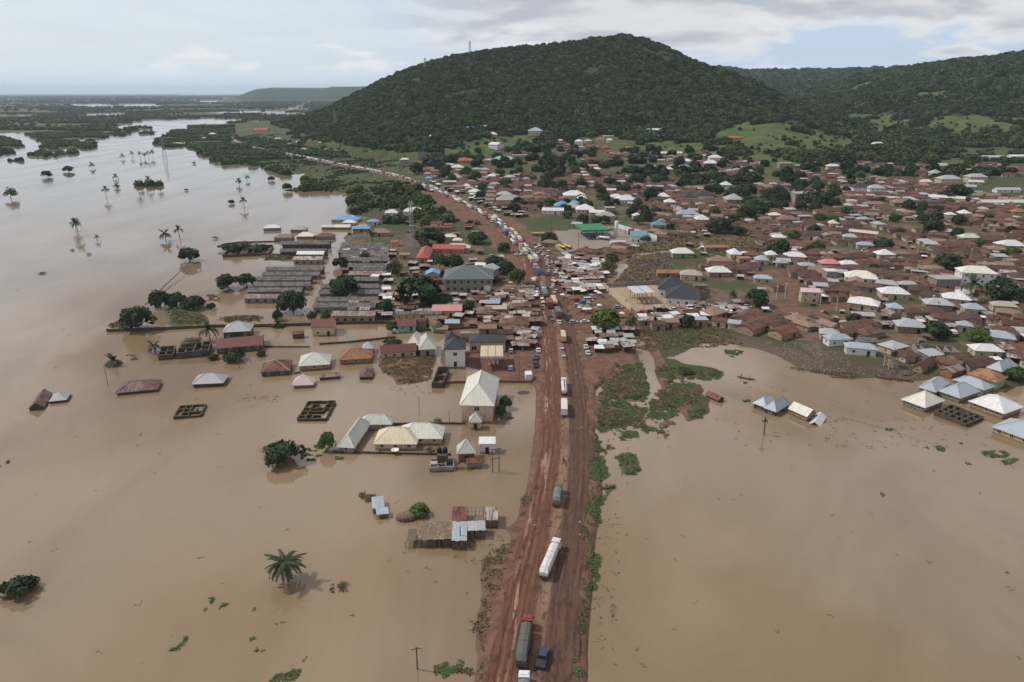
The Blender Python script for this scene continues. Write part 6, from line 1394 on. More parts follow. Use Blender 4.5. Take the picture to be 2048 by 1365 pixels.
for (w_, d_, kd, rm, wm, ds) in PR:
    o = house('proto', 0, 0, 0, 0, w_, d_, 2.7, kd, d_ * .2 if kd != 'shed' else .7, .5, rm, wm, sink=1.2, wgap=3.2)
    ch = [(c.name.split('.')[0], c.data, tuple(c.location), c.rotation_euler[2]) for c in o.children]
    for c in list(o.children): bpy.data.objects.remove(c)
    bpy.data.objects.remove(o); PM.append(ch)
cands = []
T_POLY = TOWN_PX
EXC = [FORE_PX, YARD_PX, BLACK_PX, [(1225,560),(1245,520),(1300,490),(1420,468),(1500,478),(1500,532),(1420,525),(1350,548),(1325,575)], GRASS_PX[0], [(1900,362),(2060,352),(2060,395),(1975,395),(1965,385),(1890,380)], TRASH_PX,
       [(1095,490),(1215,520),(1215,600),(1180,640),(1095,640)],[(1205,600),(1480,600),(1480,628),(1240,632)],[(1500,548),(1560,540),(1580,560),(1510,562)]]
gxy = []
S_ = 9.4
for zi, (u0, u1, v0, v1) in enumerate([(800, 2100, 300, 790)]):
    for gx_ in np.arange(-260, 1150, S_ * 1.22):
        for gy_ in np.arange(190, 1180, S_):
            gxy.append((gx_, gy_))
gxy = np.array(gxy); zone = fbm(gxy[:, 0], gxy[:, 1], 120, 201, 2)
th_ = (zone - .5) * 2.2 - .25
jx_ = gxy + (np.random.default_rng(3).random(gxy.shape) - .5) * np.array([4.2, 3.0])
hz = np.maximum(hgt(jx_[:, 0], jx_[:, 1]), 0); U_, V_ = project(jx_[:, 0], jx_[:, 1], hz)
rdn, _ = road_near(jx_[:, 0], jx_[:, 1])
sdn = np.full(len(jx_), 1e9)
for s_ in STREETS[:6]: sdn = np.minimum(sdn, seg_dist(jx_[:, 0], jx_[:, 1], s_))
ok = in_poly(U_, V_, T_POLY) & (hgt(jx_[:, 0], jx_[:, 1]) > .5) & (rdn > 19) & (sdn > 7.5)
for e in EXC: ok &= ~in_poly(U_, V_, e)
gap = fbm(jx_[:, 0], jx_[:, 1], 42, 211, 3)
far_thin = sstep(-V_, -385, -320)
core = in_poly(U_, V_, [(1280,430),(1500,440),(1640,400),(2100,400),(2600,800),(2000,790),(1600,700),(1480,660),(1480,560),(1300,470)])
ok &= (gap < np.where(core, .63, .57) - .16 * far_thin) & (U_ < 2110)
idx = np.nonzero(ok)[0]; idx = idx[np.argsort(np.hypot(jx_[idx, 0], jx_[idx, 1]))]
rr_ = random.Random(5); n_ind = 0; n_by = {}
FAR_V, FAR_F, FAR_M, FAR_R = [], [], [], []
farmats = []
def far_add(ch, x, y, z, a, s):
    ca, sa = cos(a) * s, sin(a) * s; rv_ = rr_.random()
    for (nm, me, loc, rz) in ch:
        if nm in ('window', 'door'): me_ = me
        cr, sr = cos(rz), sin(rz)
        b = len(FAR_V)
        for vv_ in me.vertices:
            px__, py__, pz_ = vv_.co; px__, py__ = px__ * cr - py__ * sr + loc[0], px__ * sr + py__ * cr + loc[1]
            FAR_V.append((x + px__ * ca - py__ * sa, y + px__ * sa + py__ * ca, z + (pz_ + loc[2]) * s))
        mi = []
        for mt in me.materials:
            if mt not in farmats: farmats.append(mt)
            mi.append(farmats.index(mt))
        for p in me.polygons: FAR_F.append(tuple(b + i for i in p.vertices)); FAR_M.append(mi[p.material_index]); FAR_R.append(rv_)
spots_tree = []
for i in idx:
    x, y = jx_[i]; u, v = U_[i], V_[i]; z = hz[i]
    pt_ = .055 + .12 * far_thin[i]
    if rr_.random() < pt_ and clear(x, y, 2.0):
        FOOT.append((x, y, 3.0)); spots_tree.append((x, y, z, u, v)); continue
    k = rr_.choices(range(len(PR)), PWT)[0]; w_, d_ = PR[k][0], PR[k][1]
    s = rr_.uniform(.84, 1.08)
    fr = min(w_, d_) * .5 * s
    if not clear(x, y, fr * .92):
        k = rr_.choice([4, 9, 11, 4]); w_, d_ = PR[k][0], PR[k][1]; s = rr_.uniform(.7, .9); fr = d_ * .5 * s
        if not clear(x, y, fr): continue
    a = th_[i] + rr_.choice([0, 0, 0, pi / 2, pi]) + rr_.uniform(-.10, .10)
    L_ = (w_ - d_) * .5 * s
    for t_ in ((-L_ * .8, L_ * .8) if w_ > d_ * 1.25 else (0,)): FOOT.append((x + cos(a) * t_, y + sin(a) * t_, fr * .84))
    cls = 'rust' if k in (0, 1, 2, 3, 4, 5, 6) else 'other'
    n_by[cls] = n_by.get(cls, 0) + 1
    if n_by[cls] <= (300 if cls == 'rust' else 200):
        o = empty('rust_roofed_house' if cls == 'rust' else 'small_house', (x, y, z - .1), a, None, 'rusty house' if cls == 'rust' else 'small house', 'rust-roofed houses of the town' if cls == 'rust' else 'small grey, tin and brown roofed town houses'); o.scale = (s, s, s)
        for (nm, me, loc, rz) in PM[k]: obj(nm, me, o, loc, rz)
        pend(o, PR[k][5], u, v)
    else: far_add(PM[k], x, y, z - .1, a, s)
if FAR_F:
    me = bpy.data.meshes.new('distant_houses'); me.from_pydata(FAR_V, [], FAR_F)
    for mt in farmats: me.materials.append(mt)
    me.polygons.foreach_set('material_index', np.array(FAR_M, np.int32))
    at_ = me.attributes.new('rnd', 'FLOAT', 'FACE'); at_.data.foreach_set('value', np.array(FAR_R, np.float32)); me.update()
    uvl = me.uv_layers.new(name='UVMap'); UU = []
    for p in me.polygons:
        nx, ny, nz = p.normal; h = hypot(nx, ny)
        if h < .02: ax, bx = (1, 0, 0), (0, 1, 0)
        else: ax = (-ny / h, nx / h, 0); bx = (-nx * nz / h, -ny * nz / h, h)
        for li in p.vertices:
            x, y, z = FAR_V[li]; UU += (x * ax[0] + y * ax[1], x * bx[0] + y * bx[1] + z * bx[2])
    uvl.data.foreach_set('uv', UU)
    o = bpy.data.objects.new('distant_houses', me); COL.objects.link(o); tag(o, kind='stuff')
KN2 = {'dome': 'dark round tree', 'green': 'green leafy tree', 'bright': 'bright green tree'}
# extra trees where the photo's upper town is wooded
n_ = 0
for _ in range(3500):
    u, v = rr_.uniform(840, 2040), 300 + 150 * rr_.random() ** 1.5
    if not in_poly(u, v, TOWN_PX): continue
    if in_poly(u, v, GRASS_PX[0]) or in_poly(u, v, [(1900,362),(2060,352),(2060,395),(1975,395),(1890,380)]): continue
    x, y, z = at(u, v)
    if fbm(x, y, 42, 211, 3) < .50 or not clear(x, y, 2.0): continue
    if road_near(np.array([x]), np.array([y]))[0][0] < 16: continue
    FOOT.append((x, y, 3.2)); spots_tree.append((x, y, z, u, v)); n_ += 1
    if n_ > 270: break
spots_tree.sort(key=lambda q: hypot(q[0], q[1])); ft_ = spots_tree[205:]
forest('distant_town_trees', [(q[0], q[1], q[2] + 1) for q in ft_], [rr_.uniform(3.2, 6.2) for q in ft_], [L_DARK, L_F1, L_DARK, L_MID], leafy=220, seed=12, squash=.8)
for (x, y, z, u, v) in spots_tree[:205]:
    kd = rr_.choices(['dome', 'green', 'bright'], [8, 3, .5])[0]
    o = tree(kd, x, y, z - .1, rr_.uniform(2.8, 5.6) * (1.35 if v < 400 else 1.05), None, rr_.uniform(.85, 1.2), group='trees between the town houses')
    pend(o, KN2[kd], u, v)
# ------------------------------------------------------------------ vehicles (x forward)
def paint(name, c, rough=0.4):
    return plain_mat(name, c, dirt=.35, dirtc=(0.16, 0.10, 0.07), rough=rough, sc=1.2, spec=.5)
P_WHITE = paint('white_paint', (0.70, 0.70, 0.68)); P_SILVER = paint('silver_paint', (0.38, 0.40, 0.42)); P_BLUE = paint('dark_blue_paint', (0.03, 0.045, 0.10)); P_LBLUE = paint('light_blue_paint', (0.30, 0.42, 0.50))
P_BLACK = paint('black_paint', (0.02, 0.02, 0.022)); P_RED = paint('red_paint', (0.26, 0.03, 0.03)); P_YEL = paint('yellow_paint', (0.52, 0.42, 0.14)); P_TAN = paint('tan_paint', (0.60, 0.50, 0.33)); P_GREEN = paint('green_paint', (0.05, 0.16, 0.09)); P_BLU2 = paint('blue_paint', (0.06, 0.14, 0.36)); P_GREY = paint('grey_paint', (0.14, 0.13, 0.11)); P_MAR = paint('maroon_paint', (0.20, 0.03, 0.03))
T_TARP = plain_mat('grey_green_tarpaulin', (0.085, 0.10, 0.085), (0.12, 0.13, 0.11), dirt=.4, sc=1.5); T_WTARP = plain_mat('white_tarpaulin', (0.62, 0.62, 0.60), dirt=.25, dirtc=(.4, .38, .34), sc=1.0); T_TTARP = plain_mat('tan_tarpaulin', (0.58, 0.46, 0.29), dirt=.2, dirtc=(.4, .3, .2)); T_GTARP = plain_mat('grey_tarpaulin', (0.17, 0.19, 0.195), dirt=.4); T_RTARP = plain_mat('red_brown_tarpaulin', (0.26, 0.09, 0.06), dirt=.4)
M_RUB = plain_mat('rubber', (0.018, 0.017, 0.016), dirt=.4, dirtc=(.12, .07, .05)); M_CHAS = plain_mat('chassis_steel', (0.05, 0.04, 0.035), dirt=.5, dirtc=(.12, .07, .05))
def wheel_mesh(r, w):
    k = ('wh', r, w)
    if k not in _cache:
        mb = MB(); mb.tube([(0, -w / 2, 0), (0, w / 2, 0)], r, 12); _cache[k] = mb.mesh('wheel', M_RUB, False)
        mb = MB(); mb.tube([(0, -w / 2 - .01, 0), (0, w / 2 + .01, 0)], r * .5, 8); _cache[(k, 'rim')] = mb.mesh('rim', P_SILVER)
    return k
def wheels(o, xs, y, r, w):
    k = wheel_mesh(r, w)
    for x in xs:
        for s in (-1, 1):
            wv = obj('wheel', _cache[k], o, (x, s * y, r)); obj('rim', _cache[(k, 'rim')], wv)
def loft(sections, mats, name, mi=None):
    """sections: list of (x, [(y,z)...]) joined into a closed skin"""
    mb = MB(); n = len(sections[0][1])
    for (x, ring) in sections: mb.v += [(x, y, z) for y, z in ring]
    for i in range(len(sections) - 1):
        for k in range(n):
            k2 = (k + 1) % n; mb.f.append((i * n + k, (i + 1) * n + k, (i + 1) * n + k2, i * n + k2)); mb.m.append(0 if mi is None else mi(i, k))
    mb.f.append(tuple(range(n))); mb.m.append(0); e = (len(sections) - 1) * n; mb.f.append(tuple(e + k for k in range(n))[::-1]); mb.m.append(0)
    return mb.mesh(name, mats)
def car_body(kind):
    W_ = .88
    ring = lambda y, z0, z1: [(-y, z0), (y, z0), (y + .02, (z0 + z1) / 2), (y - .05, z1), (-y + .05, z1), (-y - .02, (z0 + z1) / 2)]
    if kind == 'van': S = [(-2.4, .35, 1.0), (-2.35, .35, 1.1), (1.8, .35, 1.1), (2.35, .35, .95), (2.45, .4, .8)]
    elif kind == 'pickup': S = [(-2.6, .5, .95), (-2.5, .45, 1.05), (.0, .45, 1.05), (1.2, .45, 1.1), (2.4, .45, .98), (2.6, .5, .8)]
    else: S = [(-2.15, .4, .78), (-2.05, .3, .92), (-1.0, .28, .95), (.8, .28, .93), (1.9, .3, .80), (2.15, .4, .62)]
    return S, ring, W_
def make_car(name, P_, kind='sedan'):
    o = empty(name, (0, 0, 0)); S, ring, W_ = car_body(kind)
    obj('body', loft([(x, ring(W_ if 0 < i < len(S) - 1 else W_ * .9, a, b)) for i, (x, a, b) in enumerate(S)], [P_], 'body'), o)
    if kind == 'van': C_ = [(-2.3, .84, 1.09), (-2.25, .80, 1.95), (1.1, .80, 1.98), (1.9, .82, 1.10)]; roofz = 1.97
    elif kind == 'pickup': C_ = [(-.9, .80, 1.04), (-.7, .68, 1.66), (.6, .68, 1.66), (1.25, .80, 1.08)]; roofz = 1.66
    elif kind == 'wagon': C_ = [(-2.0, .80, .92), (-1.75, .66, 1.45), (.2, .66, 1.48), (.95, .80, .93)]; roofz = 1.47
    else: C_ = [(-1.55, .80, .93), (-.95, .64, 1.42), (.15, .64, 1.42), (.90, .80, .92)]; roofz = 1.42
    (xa, ya, za), (xb, yb, zb_), (xc, yc, zc_), (xd, yd, zd) = C_
    mb = MB(); b = [(xa, -ya, za), (xd, -yd, zd), (xd, yd, zd), (xa, ya, za), (xb, -yb, zb_), (xc, -yc, zc_), (xc, yc, zc_), (xb, yb, zb_)]
    for f in ((0, 1, 5, 4), (1, 2, 6, 5), (2, 3, 7, 6), (3, 0, 4, 7)): mb.face([b[i] for i in f])
    obj('window', mb.mesh('window', GLASS), o)
    mb = MB(); mb.box(xb - .02, xc + .02, -yb - .02, yb + .02, roofz, roofz + .05)
    for s in (-1, 1):
        mb.tube([(xa, s * ya, za), (xb, s * yb, zb_)], .04, 4); mb.tube([(xd, s * yd, zd), (xc, s * yc, zc_)], .04, 4); mb.tube([((xb + xc) / 2, s * (ya + .0), za), ((xb + xc) / 2, s * yb, zb_)], .04, 4)
    obj('roof', mb.mesh('roof', P_), o)
    if kind == 'pickup':
        mb = MB(); mb.box(-2.4, -1.0, -.68, .68, 1.052, 1.07); obj('cargo_bed', mb.mesh('cargo_bed', P_BLACK), o)
    hl = MB(); hl.box(-.03, .03, -.16, .16, -.07, .07)
    for s in (-1, 1):
        obj('headlight', hl.mesh('headlight', M_TRIM) if ('hl',) not in _cache else _cache[('hl',)], o, (S[-1][0] - .03, s * .6, .66)); 
        obj('tail_light', hl.mesh('tail_light', P_RED) if ('tl',) not in _cache else _cache[('tl',)], o, (S[0][0] + .0, s * .6, .8))
    wheels(o, (S[0][0] + .8, S[-1][0] - .8), .78, .34, .22)
    return o
def make_truck(name, cabm, load, loadm, L=10.5):
    """cab-over lorry, origin at its middle on the road; load: tarp, tank, box, flat"""
    o = empty(name, (0, 0, 0)); x1 = L / 2; xc = x1 - 2.1
    obj('chassis', (lambda mb: (mb.box(-L / 2, x1 - .2, -.45, .45, .75, 1.0), mb.box(-L / 2, -L / 2 + .12, -1.15, 1.15, .6, .85), mb.box(xc - 3.2, xc - 2.0, -1.1, -.5, .5, .95), mb.box(xc - 3.2, xc - 2.0, .5, 1.1, .5, .95), mb)[-1])(MB()).mesh('chassis', M_CHAS), o)
    r = lambda y, z0, z1: [(-y, z0), (y, z0), (y, z1 - .15), (y - .15, z1), (-y + .15, z1), (-y, z1 - .15)]
    cab = obj('cab', loft([(xc, r(1.2, .7, 2.95)), (xc + .3, r(1.22, .6, 3.05)), (x1 - .6, r(1.22, .5, 3.0)), (x1 - .25, r(1.2, .5, 2.1)), (x1, r(1.15, .5, 1.9))], [cabm], 'cab'), o)
    mb = MB(); mb.face([(x1 - .22, -1.03, 2.12), (x1 - .22, 1.03, 2.12), (x1 - .585, .98, 2.86), (x1 - .585, -.98, 2.86)]); obj('windscreen', mb.mesh('windscreen', GLASS), cab)
    mb = MB(); mb.box(-.4, .4, -.01, .01, 0, .62); wd = mb.mesh('side_window', GLASS)
    for s in (-1, 1): obj('side_window', wd, cab, (x1 - 1.15, s * 1.225, 2.05))
    mb = MB(); mb.box(-.06, .06, -.12, .12, 0, .5); mr = mb.mesh('mirror', M_BLACK)
    for s in (-1, 1): obj('mirror', mr, cab, (x1 - .3, s * 1.38, 1.95))
    mb = MB(); mb.box(-.35, .35, -.85, .85, 0, .14); obj('roof_deflector', mb.mesh('roof_deflector', cabm), cab, (xc + .8, 0, 3.03))
    x0 = -L / 2 + .05; xe = xc - .35
    if load == 'tank':
        n = 14; secs = []
        for x, s_ in ((x0, .62), (x0 + .12, .92), (x0 + .35, 1.0), (xe - .35, 1.0), (xe - .12, .92), (xe, .62)):
            secs.append((x, [(1.18 * s_ * cos(2 * pi * k / n), 2.15 + 1.05 * s_ * sin(2 * pi * k / n)) for k in range(n)]))
        me_ = loft(secs, [loadm], 'tank'); me_.polygons.foreach_set('use_smooth', [True] * (len(me_.polygons) - 2) + [False, False]); tk = obj('tank', me_, o)
        mb = MB(); mb.tube([(0, 0, 0), (0, 0, .16)], .26, 8); hm = mb.mesh('hatch', M_STEEL)
        for i in range(3): obj('hatch', hm, tk, (x0 + (xe - x0) * (.2 + .3 * i), 0, 3.15))
        mb = MB(); mb.box(x0 + .5, xe - .5, -.28, .28, 3.19, 3.21); obj('walkway', mb.mesh('walkway', M_CHAS), tk)
    elif load in ('tarp', 'tarp_s'):
        b = MB(); b.box(x0, xe, -1.22, 1.22, 1.02, 1.6); obj('truck_bed', b.mesh('truck_bed', M_WOOD), o)
        rg = random.Random(len(name)); secs = []; n_ = 11
        for i in range(n_ + 1):
            x = x0 + (xe - x0) * i / n_; hz_ = 3.25 + rg.uniform(-.12, .16) - (.9 if i == 0 else 0) - (.25 if i == n_ else 0); w_ = 1.25 - (.12 if i in (0, n_) else 0)
            secs.append((x, [(-w_, 1.35), (w_, 1.35), (w_ + .02, 2.6), (w_ - .25, hz_ - .15), (rg.uniform(-.15, .15), hz_ + .12), (-w_ + .25, hz_ - .15), (-w_ - .02, 2.6)]))
        tp = obj('tarpaulin', loft(secs, [loadm], 'tarpaulin'), o)
        mb = MB()
        for i in range(1, n_, 2):
            x = x0 + (xe - x0) * i / n_ + .02
            mb.tube([(x, -1.29, 1.5), (x, -1.29, 2.6), (x, -1.02, 3.16), (x, 0, 3.5), (x, 1.02, 3.16), (x, 1.29, 2.6), (x, 1.29, 1.5)], .03, 4)
        obj('rope', mb.mesh('rope', M_WOOD), tp)
    else:
        b = MB(); b.box(x0, xe, -1.24, 1.24, 1.02, 3.5); bx_ = obj('cargo_box', b.mesh('cargo_box', loadm), o)
        mb = MB()
        for i in range(8):
            x = x0 + .1 + (xe - x0 - .2) * i / 7
            mb.box(x - .04, x + .04, -1.28, 1.28, 3.502, 3.56); mb.box(x - .04, x + .04, -1.29, -1.243, 1.05, 3.5); mb.box(x - .04, x + .04, 1.243, 1.29, 1.05, 3.5)
        obj('rib', mb.mesh('rib', loadm), bx_)
    hl = MB(); hl.box(-.03, .03, -.2, .2, -.1, .1); h1, h2 = hl.mesh('headlight', M_TRIM), hl.mesh('tail_light', P_RED)
    for s in (-1, 1): obj('headlight', h1, o, (x1 + .0, s * .85, .9)); obj('tail_light', h2, o, (-L / 2 - .02, s * .95, .75))
    wheels(o, (x1 - 1.3, -L / 2 + 1.3, -L / 2 + 2.6), 1.02, .52, .36)
    return o
def park(o, x, y, z, a): o.location = (x, y, z); o.rotation_euler = (0, 0, a); return o
def road_at(u, v):
    """nearest road point for a photo position: index, heading"""
    x, y, z = at(u, v, .6); d_ = np.hypot(RC[:, 0] - x, RC[:, 1] - y); i = int(np.argmin(d_)); i2 = min(i + 1, len(RC) - 1)
    return x, y, max(z, float(RC[i, 3]) - .1), atan2(RC[i2, 1] - RC[i2 - 1, 1], RC[i2, 0] - RC[i2 - 1, 0])
TRK = {}
def truck_kind(k):
    if k not in TRK:
        sp = {'tarpred': ('tarpaulin_truck', P_RED, 'tarp', T_TARP, 12.0), 'whitetarp': ('tarpaulin_truck', P_WHITE, 'tarp', T_WTARP, 13.0), 'greytarp': ('tarpaulin_truck', P_GREY, 'tarp', T_GTARP, 8.5),
              'tanker': ('tanker_truck', P_WHITE, 'tank', P_WHITE, 11.5), 'ytanker': ('tanker_truck', P_YEL, 'tank', P_YEL, 11.5), 'tanbox': ('box_truck', P_WHITE, 'box', P_TAN, 10.0), 'whitebox': ('box_truck', P_WHITE, 'box', P_WHITE, 10.0),
              'redbox': ('box_truck', P_WHITE, 'box', T_RTARP, 10.5), 'bluetarp': ('tarpaulin_truck', P_BLU2, 'tarp', T_GTARP, 11.0), 'tantarp': ('tarpaulin_truck', P_WHITE, 'tarp', T_TTARP, 11.0), 'greybox': ('box_truck', P_BLU2, 'box', T_GTARP, 10.5), 'wt2': ('tarpaulin_truck', P_WHITE, 'tarp', T_GTARP, 12.0)}[k]
        TRK[k] = make_truck(*sp); return TRK[k]
    return clone(TRK[k])
CARK = {'white': ('car', P_WHITE, 'sedan'), 'silver': ('car', P_SILVER, 'wagon'), 'blue': ('pickup_truck', P_BLUE, 'pickup'), 'lblue': ('car', P_LBLUE, 'wagon'), 'black': ('car', P_BLACK, 'sedan'), 'red': ('car', P_RED, 'sedan'), 'yellow': ('car', P_YEL, 'sedan'),
        'green': ('car', P_GREEN, 'wagon'), 'van': ('minibus', P_WHITE, 'van'), 'maroon': ('car', P_MAR, 'wagon'), 'yvan': ('minibus', P_TAN, 'van'), 'dblue': ('car', P_BLU2, 'sedan')}
CARO = {}
def car_kind(k):
    if k not in CARO: CARO[k] = make_car(*CARK[k]); return CARO[k]
    return clone(CARO[k])
TDESC = {'tarpred': 'red cab truck under a dark tarpaulin', 'whitetarp': 'white truck under a white tarpaulin', 'greytarp': 'short truck under a grey tarpaulin', 'tanker': 'white tanker truck', 'ytanker': 'yellow tanker truck', 'tanbox': 'tan box truck', 'whitebox': 'white box truck',
         'redbox': 'white cab truck with red brown load', 'bluetarp': 'blue cab truck under a tarpaulin', 'tantarp': 'truck under a tan tarpaulin', 'greybox': 'grey box truck', 'wt2': 'white cab grey tarpaulin truck'}
CDESC = {'white': 'white car', 'silver': 'silver estate car', 'blue': 'dark blue pickup', 'lblue': 'light blue estate car', 'black': 'black car', 'red': 'red car', 'yellow': 'yellow car', 'green': 'dark green car', 'van': 'white minibus', 'maroon': 'maroon car', 'yvan': 'cream minibus', 'dblue': 'blue car'}
VEH = []
def put_truck(k, u, v, label, da=0.0, group=None, dz=.06, s=1.0):
    x, y, z, a = road_at(u, v); o = truck_kind(k); park(o, x, y, z + dz, a + da); o.scale = (s, .82 * s, .88 * s) if v > 660 else (s,) * 3
    tag(o, label, 'truck', group); VEH.append((x, y, 4.5)); return o
put_truck('wt2', 1046, 1412, 'white cab truck with grey tarpaulin, cut off by the bottom edge', s=1.0)
put_truck('tarpred', 1049, 1290, 'red cab truck with dark grey green tarpaulin, nearest whole truck', s=1.0)
put_truck('whitetarp', 1101, 1124, 'white truck with long white tarpaulin steering across the road', da=-.13)
put_truck('greytarp', 1115, 997, 'short grey tarpaulin truck with dull grey cab, alone on the embankment')
put_truck('whitebox', 1128, 821, 'white box truck right behind the white tanker')
put_truck('tanker', 1128, 779, 'white tanker truck on the embankment in front of the box truck')
put_truck('tanbox', 1126, 678, 'tan box truck just leaving the junction')
gj = 'trucks queued at the junction'
for k, u, v, l in (('redbox', 1099, 612, 'truck with red brown box load at the front of the queue'), ('tantarp', 1108, 607, 'truck with tan load beside the red brown one'), ('greybox', 1115, 630, 'grey blue box truck, foremost at the junction'), ('wt2', 1090, 590, 'white cab truck with dark load behind the red brown one'),
                   ('bluetarp', 1085, 577, 'blue cab truck left of the queue at the junction')):
    put_truck(k, u, v, l, da=.02, group=gj)
def near_pickup():
    x, y, z, a = road_at(1086, 1318); o = car_kind('blue'); park(o, x, y, z + .03, a - .12); tag(o, 'dark blue pickup beside the red cab truck near the bottom', 'pickup'); VEH.append((x, y, 2.5))
near_pickup()
gq_t, gq_c = 'trucks in the long road queue', 'cars in the long road queue'
# the long queue up the road
s_ = np.concatenate([[0], np.cumsum(np.hypot(*np.diff(RC[:, :2], axis=0).T))])
_x, _y, _z, _a = road_at(1084, 558); i0 = int(np.argmin(np.hypot(RC[:, 0] - _x, RC[:, 1] - _y)))
rq = random.Random(21)
def road_pt(s, lat):
    i = int(np.searchsorted(s_, s)); i = min(max(i, 1), len(RC) - 2)
    a = atan2(RC[i + 1, 1] - RC[i - 1, 1], RC[i + 1, 0] - RC[i - 1, 0])
    return RC[i, 0] + sin(a) * lat, RC[i, 1] - cos(a) * lat, RC[i, 3] + .02 - .02 * abs(lat), a
nt_ = nc_ = 0; cnt = {}
for lane, (lat, s0, s1, gap_) in enumerate(((-1.2, s_[i0] + 6, s_[-1] - 60, 1.0), (2.2, s_[i0] + 30, s_[i0] + 190, 1.0), (-3.9, s_[i0] + 60, s_[-1] - 260, 2.2))):
    s = s0
    while s < s1:
        rel = (s - s_[i0]); far = rel > 260
        if rq.random() < (.62 if not far else .80):
            k = rq.choice(['tanker', 'tanker', 'whitetarp', 'tantarp', 'whitebox', 'bluetarp', 'greybox', 'redbox', 'tanker', 'wt2', 'whitebox']) if not far else rq.choice(['tanker', 'tanker', 'tanker', 'whitebox', 'whitetarp', 'redbox', 'tantarp', 'bluetarp'])
            x, y, z, a = road_pt(s + 6, lat); o = truck_kind(k); park(o, x, y, z, a + pi + rq.uniform(-.03, .03)); 
            tag(o, None, 'truck', gq_t); VEH.append((x, y, 5)); s += rq.uniform(14, 17) * gap_; ds = TDESC[k]
        else:
            k = rq.choice([q for q in CDESC if q != 'yellow']); x, y, z, a = road_pt(s + 2.5, lat); o = car_kind(k); park(o, x, y, z, a + pi + rq.uniform(-.06, .06)); tag(o, None, 'car', gq_c); VEH.append((x, y, 2)); s += rq.uniform(6.5, 9) * gap_; ds = CDESC[k]
        kk = (lane, ds); cnt[kk] = cnt.get(kk, 0) + 1
        o['label'] = '%s, %s such up the %s' % (ds, nth(cnt[kk] - 1), ('main road queue', 'right-hand queue', 'outer left queue')[lane])
        nt_ += 1
CT = {}
def put_car(k, u, v, a, label=None, group=None, where=None, z0=None):
    x, y, z = at(u, v, .7); o = car_kind(k); park(o, x, y, max(z, z0 or 0) + .0, a); VEH.append((x, y, 2.2)); FOOT.append((x, y, 2.0))
    if label is None:
        kk = (k, where); CT[kk] = CT.get(kk, 0) + 1; label = '%s, %s from the left %s' % (CDESC[k], nth(CT[kk] - 1), where)
    return tag(o, label, 'minibus' if 'van' in k else 'car', group)
up = pi / 2
for k, u, v, a, l in (('white', 1119, 644, up, 'white car driving away just above the tan box truck'), ('silver', 1124, 699, up, 'grey car on the road behind the tan box truck'), ('silver', 1127, 714, up, 'silver car, lower of two below the tan box truck'),
        ('red', 1074, 688, up, 'red car at the roadside above the fuel forecourt'), ('white', 1077, 700, up, 'white car at the roadside by the forecourt'), ('silver', 1022, 701, up, 'silver car by the forecourt hedge'), ('dblue', 1072, 713, up, 'blue car, upper of three at the forecourt edge'),
        ('black', 1070, 720, up, 'black car, middle of three at the forecourt edge'), ('blue', 1071, 729, up, 'dark pickup, lowest of three at the forecourt edge'), ('silver', 1021, 735, up, 'silver car alone in the middle of the forecourt'),
        ('van', 1177, 600, .05, 'white minibus parked in the dirt lot right of the road'), ('lblue', 1156, 611, .2, 'light blue estate car in the dirt lot left of the minibus'), ('maroon', 1156, 600, 0, 'maroon car behind the light blue one'), ('dblue', 1168, 604, 0, 'dark blue car in front of the minibus'),
        ('silver', 1177, 607, up, 'small silver car below the minibus'), ('silver', 1148, 644, .15, 'silver car left of the big bright tree'), ('white', 1170, 643, .2, 'white car under the big bright tree'), ('lblue', 1237, 614, .1, 'light blue car at the corner of the white wall'),
        ('van', 1381, 616, .05, 'white van in the row below the villa'), ('white', 1172, 693, up, 'white car, upper of two right of the embankment'), ('white', 1176, 705, up, 'white car, lower of two right of the embankment'),
        ('black', 1135, 638, up, 'black car right of the foremost trucks'), ('green', 1137, 630, up, 'green car right of the foremost trucks'), ('yvan', 1084, 601, up - .1, 'cream minibus left of the red brown load'), ('yvan', 1086, 608, up, 'cream minibus, lower one left of the queue'), ('white', 1087, 614, up, 'white car left of the foremost trucks'),
        ('white', 1074, 579, up, 'white car, upper left of the queue'), ('white', 1076, 586, up, 'white car, lower left of the queue'), ('blue', 1100, 635, up, 'dark pickup left of the foremost truck'), ('green', 1104, 641, up, 'green three-wheel sized car at the junction'),
        ('white', 1035, 509, .1, 'white car by the left verge of the queue'), ('white', 985, 528, .3, 'white car left of the trees beside the queue'), ('lblue', 985, 512, .1, 'pale car in the yard behind the road trees')):
    put_car(k, u, v, a, l)
rp = random.Random(9)
gl = 'cars crammed right of the queue below the fuel station'
for i in range(46):
    v = rp.uniform(488, 588); u = np.interp(v, [480, 520, 560, 590], [1058, 1080, 1097, 1108]) + rp.uniform(3, 30) * (1 if v < 560 else .35)
    x, y, z = at(u, v, .7)
    if any((x - q[0]) ** 2 + (y - q[1]) ** 2 < (q[2] + 1.2) ** 2 for q in VEH): continue
    put_car(rp.choice(['white', 'white', 'silver', 'lblue', 'yvan', 'red', 'black', 'dblue', 'van', 'white', 'green']), u, v, up + rp.uniform(-.35, .35) - .2 + (pi if rp.random() < .3 else 0), group=gl, where='among those crammed below the fuel station')
gr_ = 'cars in the row below the villa'
for i in range(30):
    u = 1278 + i * 7.8 + rp.uniform(-2, 2); v = 632 - i * .75 + rp.choice([0, -7, 2])
    x, y, z = at(u, v, .7)
    if any((x - q[0]) ** 2 + (y - q[1]) ** 2 < (q[2] + .9) ** 2 for q in VEH): continue
    put_car(rp.choice(['white', 'black', 'dblue', 'silver', 'lblue', 'maroon', 'green', 'red', 'black', 'van']), u, v, rp.uniform(-.3, .5), group=gr_, where='in the row below the villa')

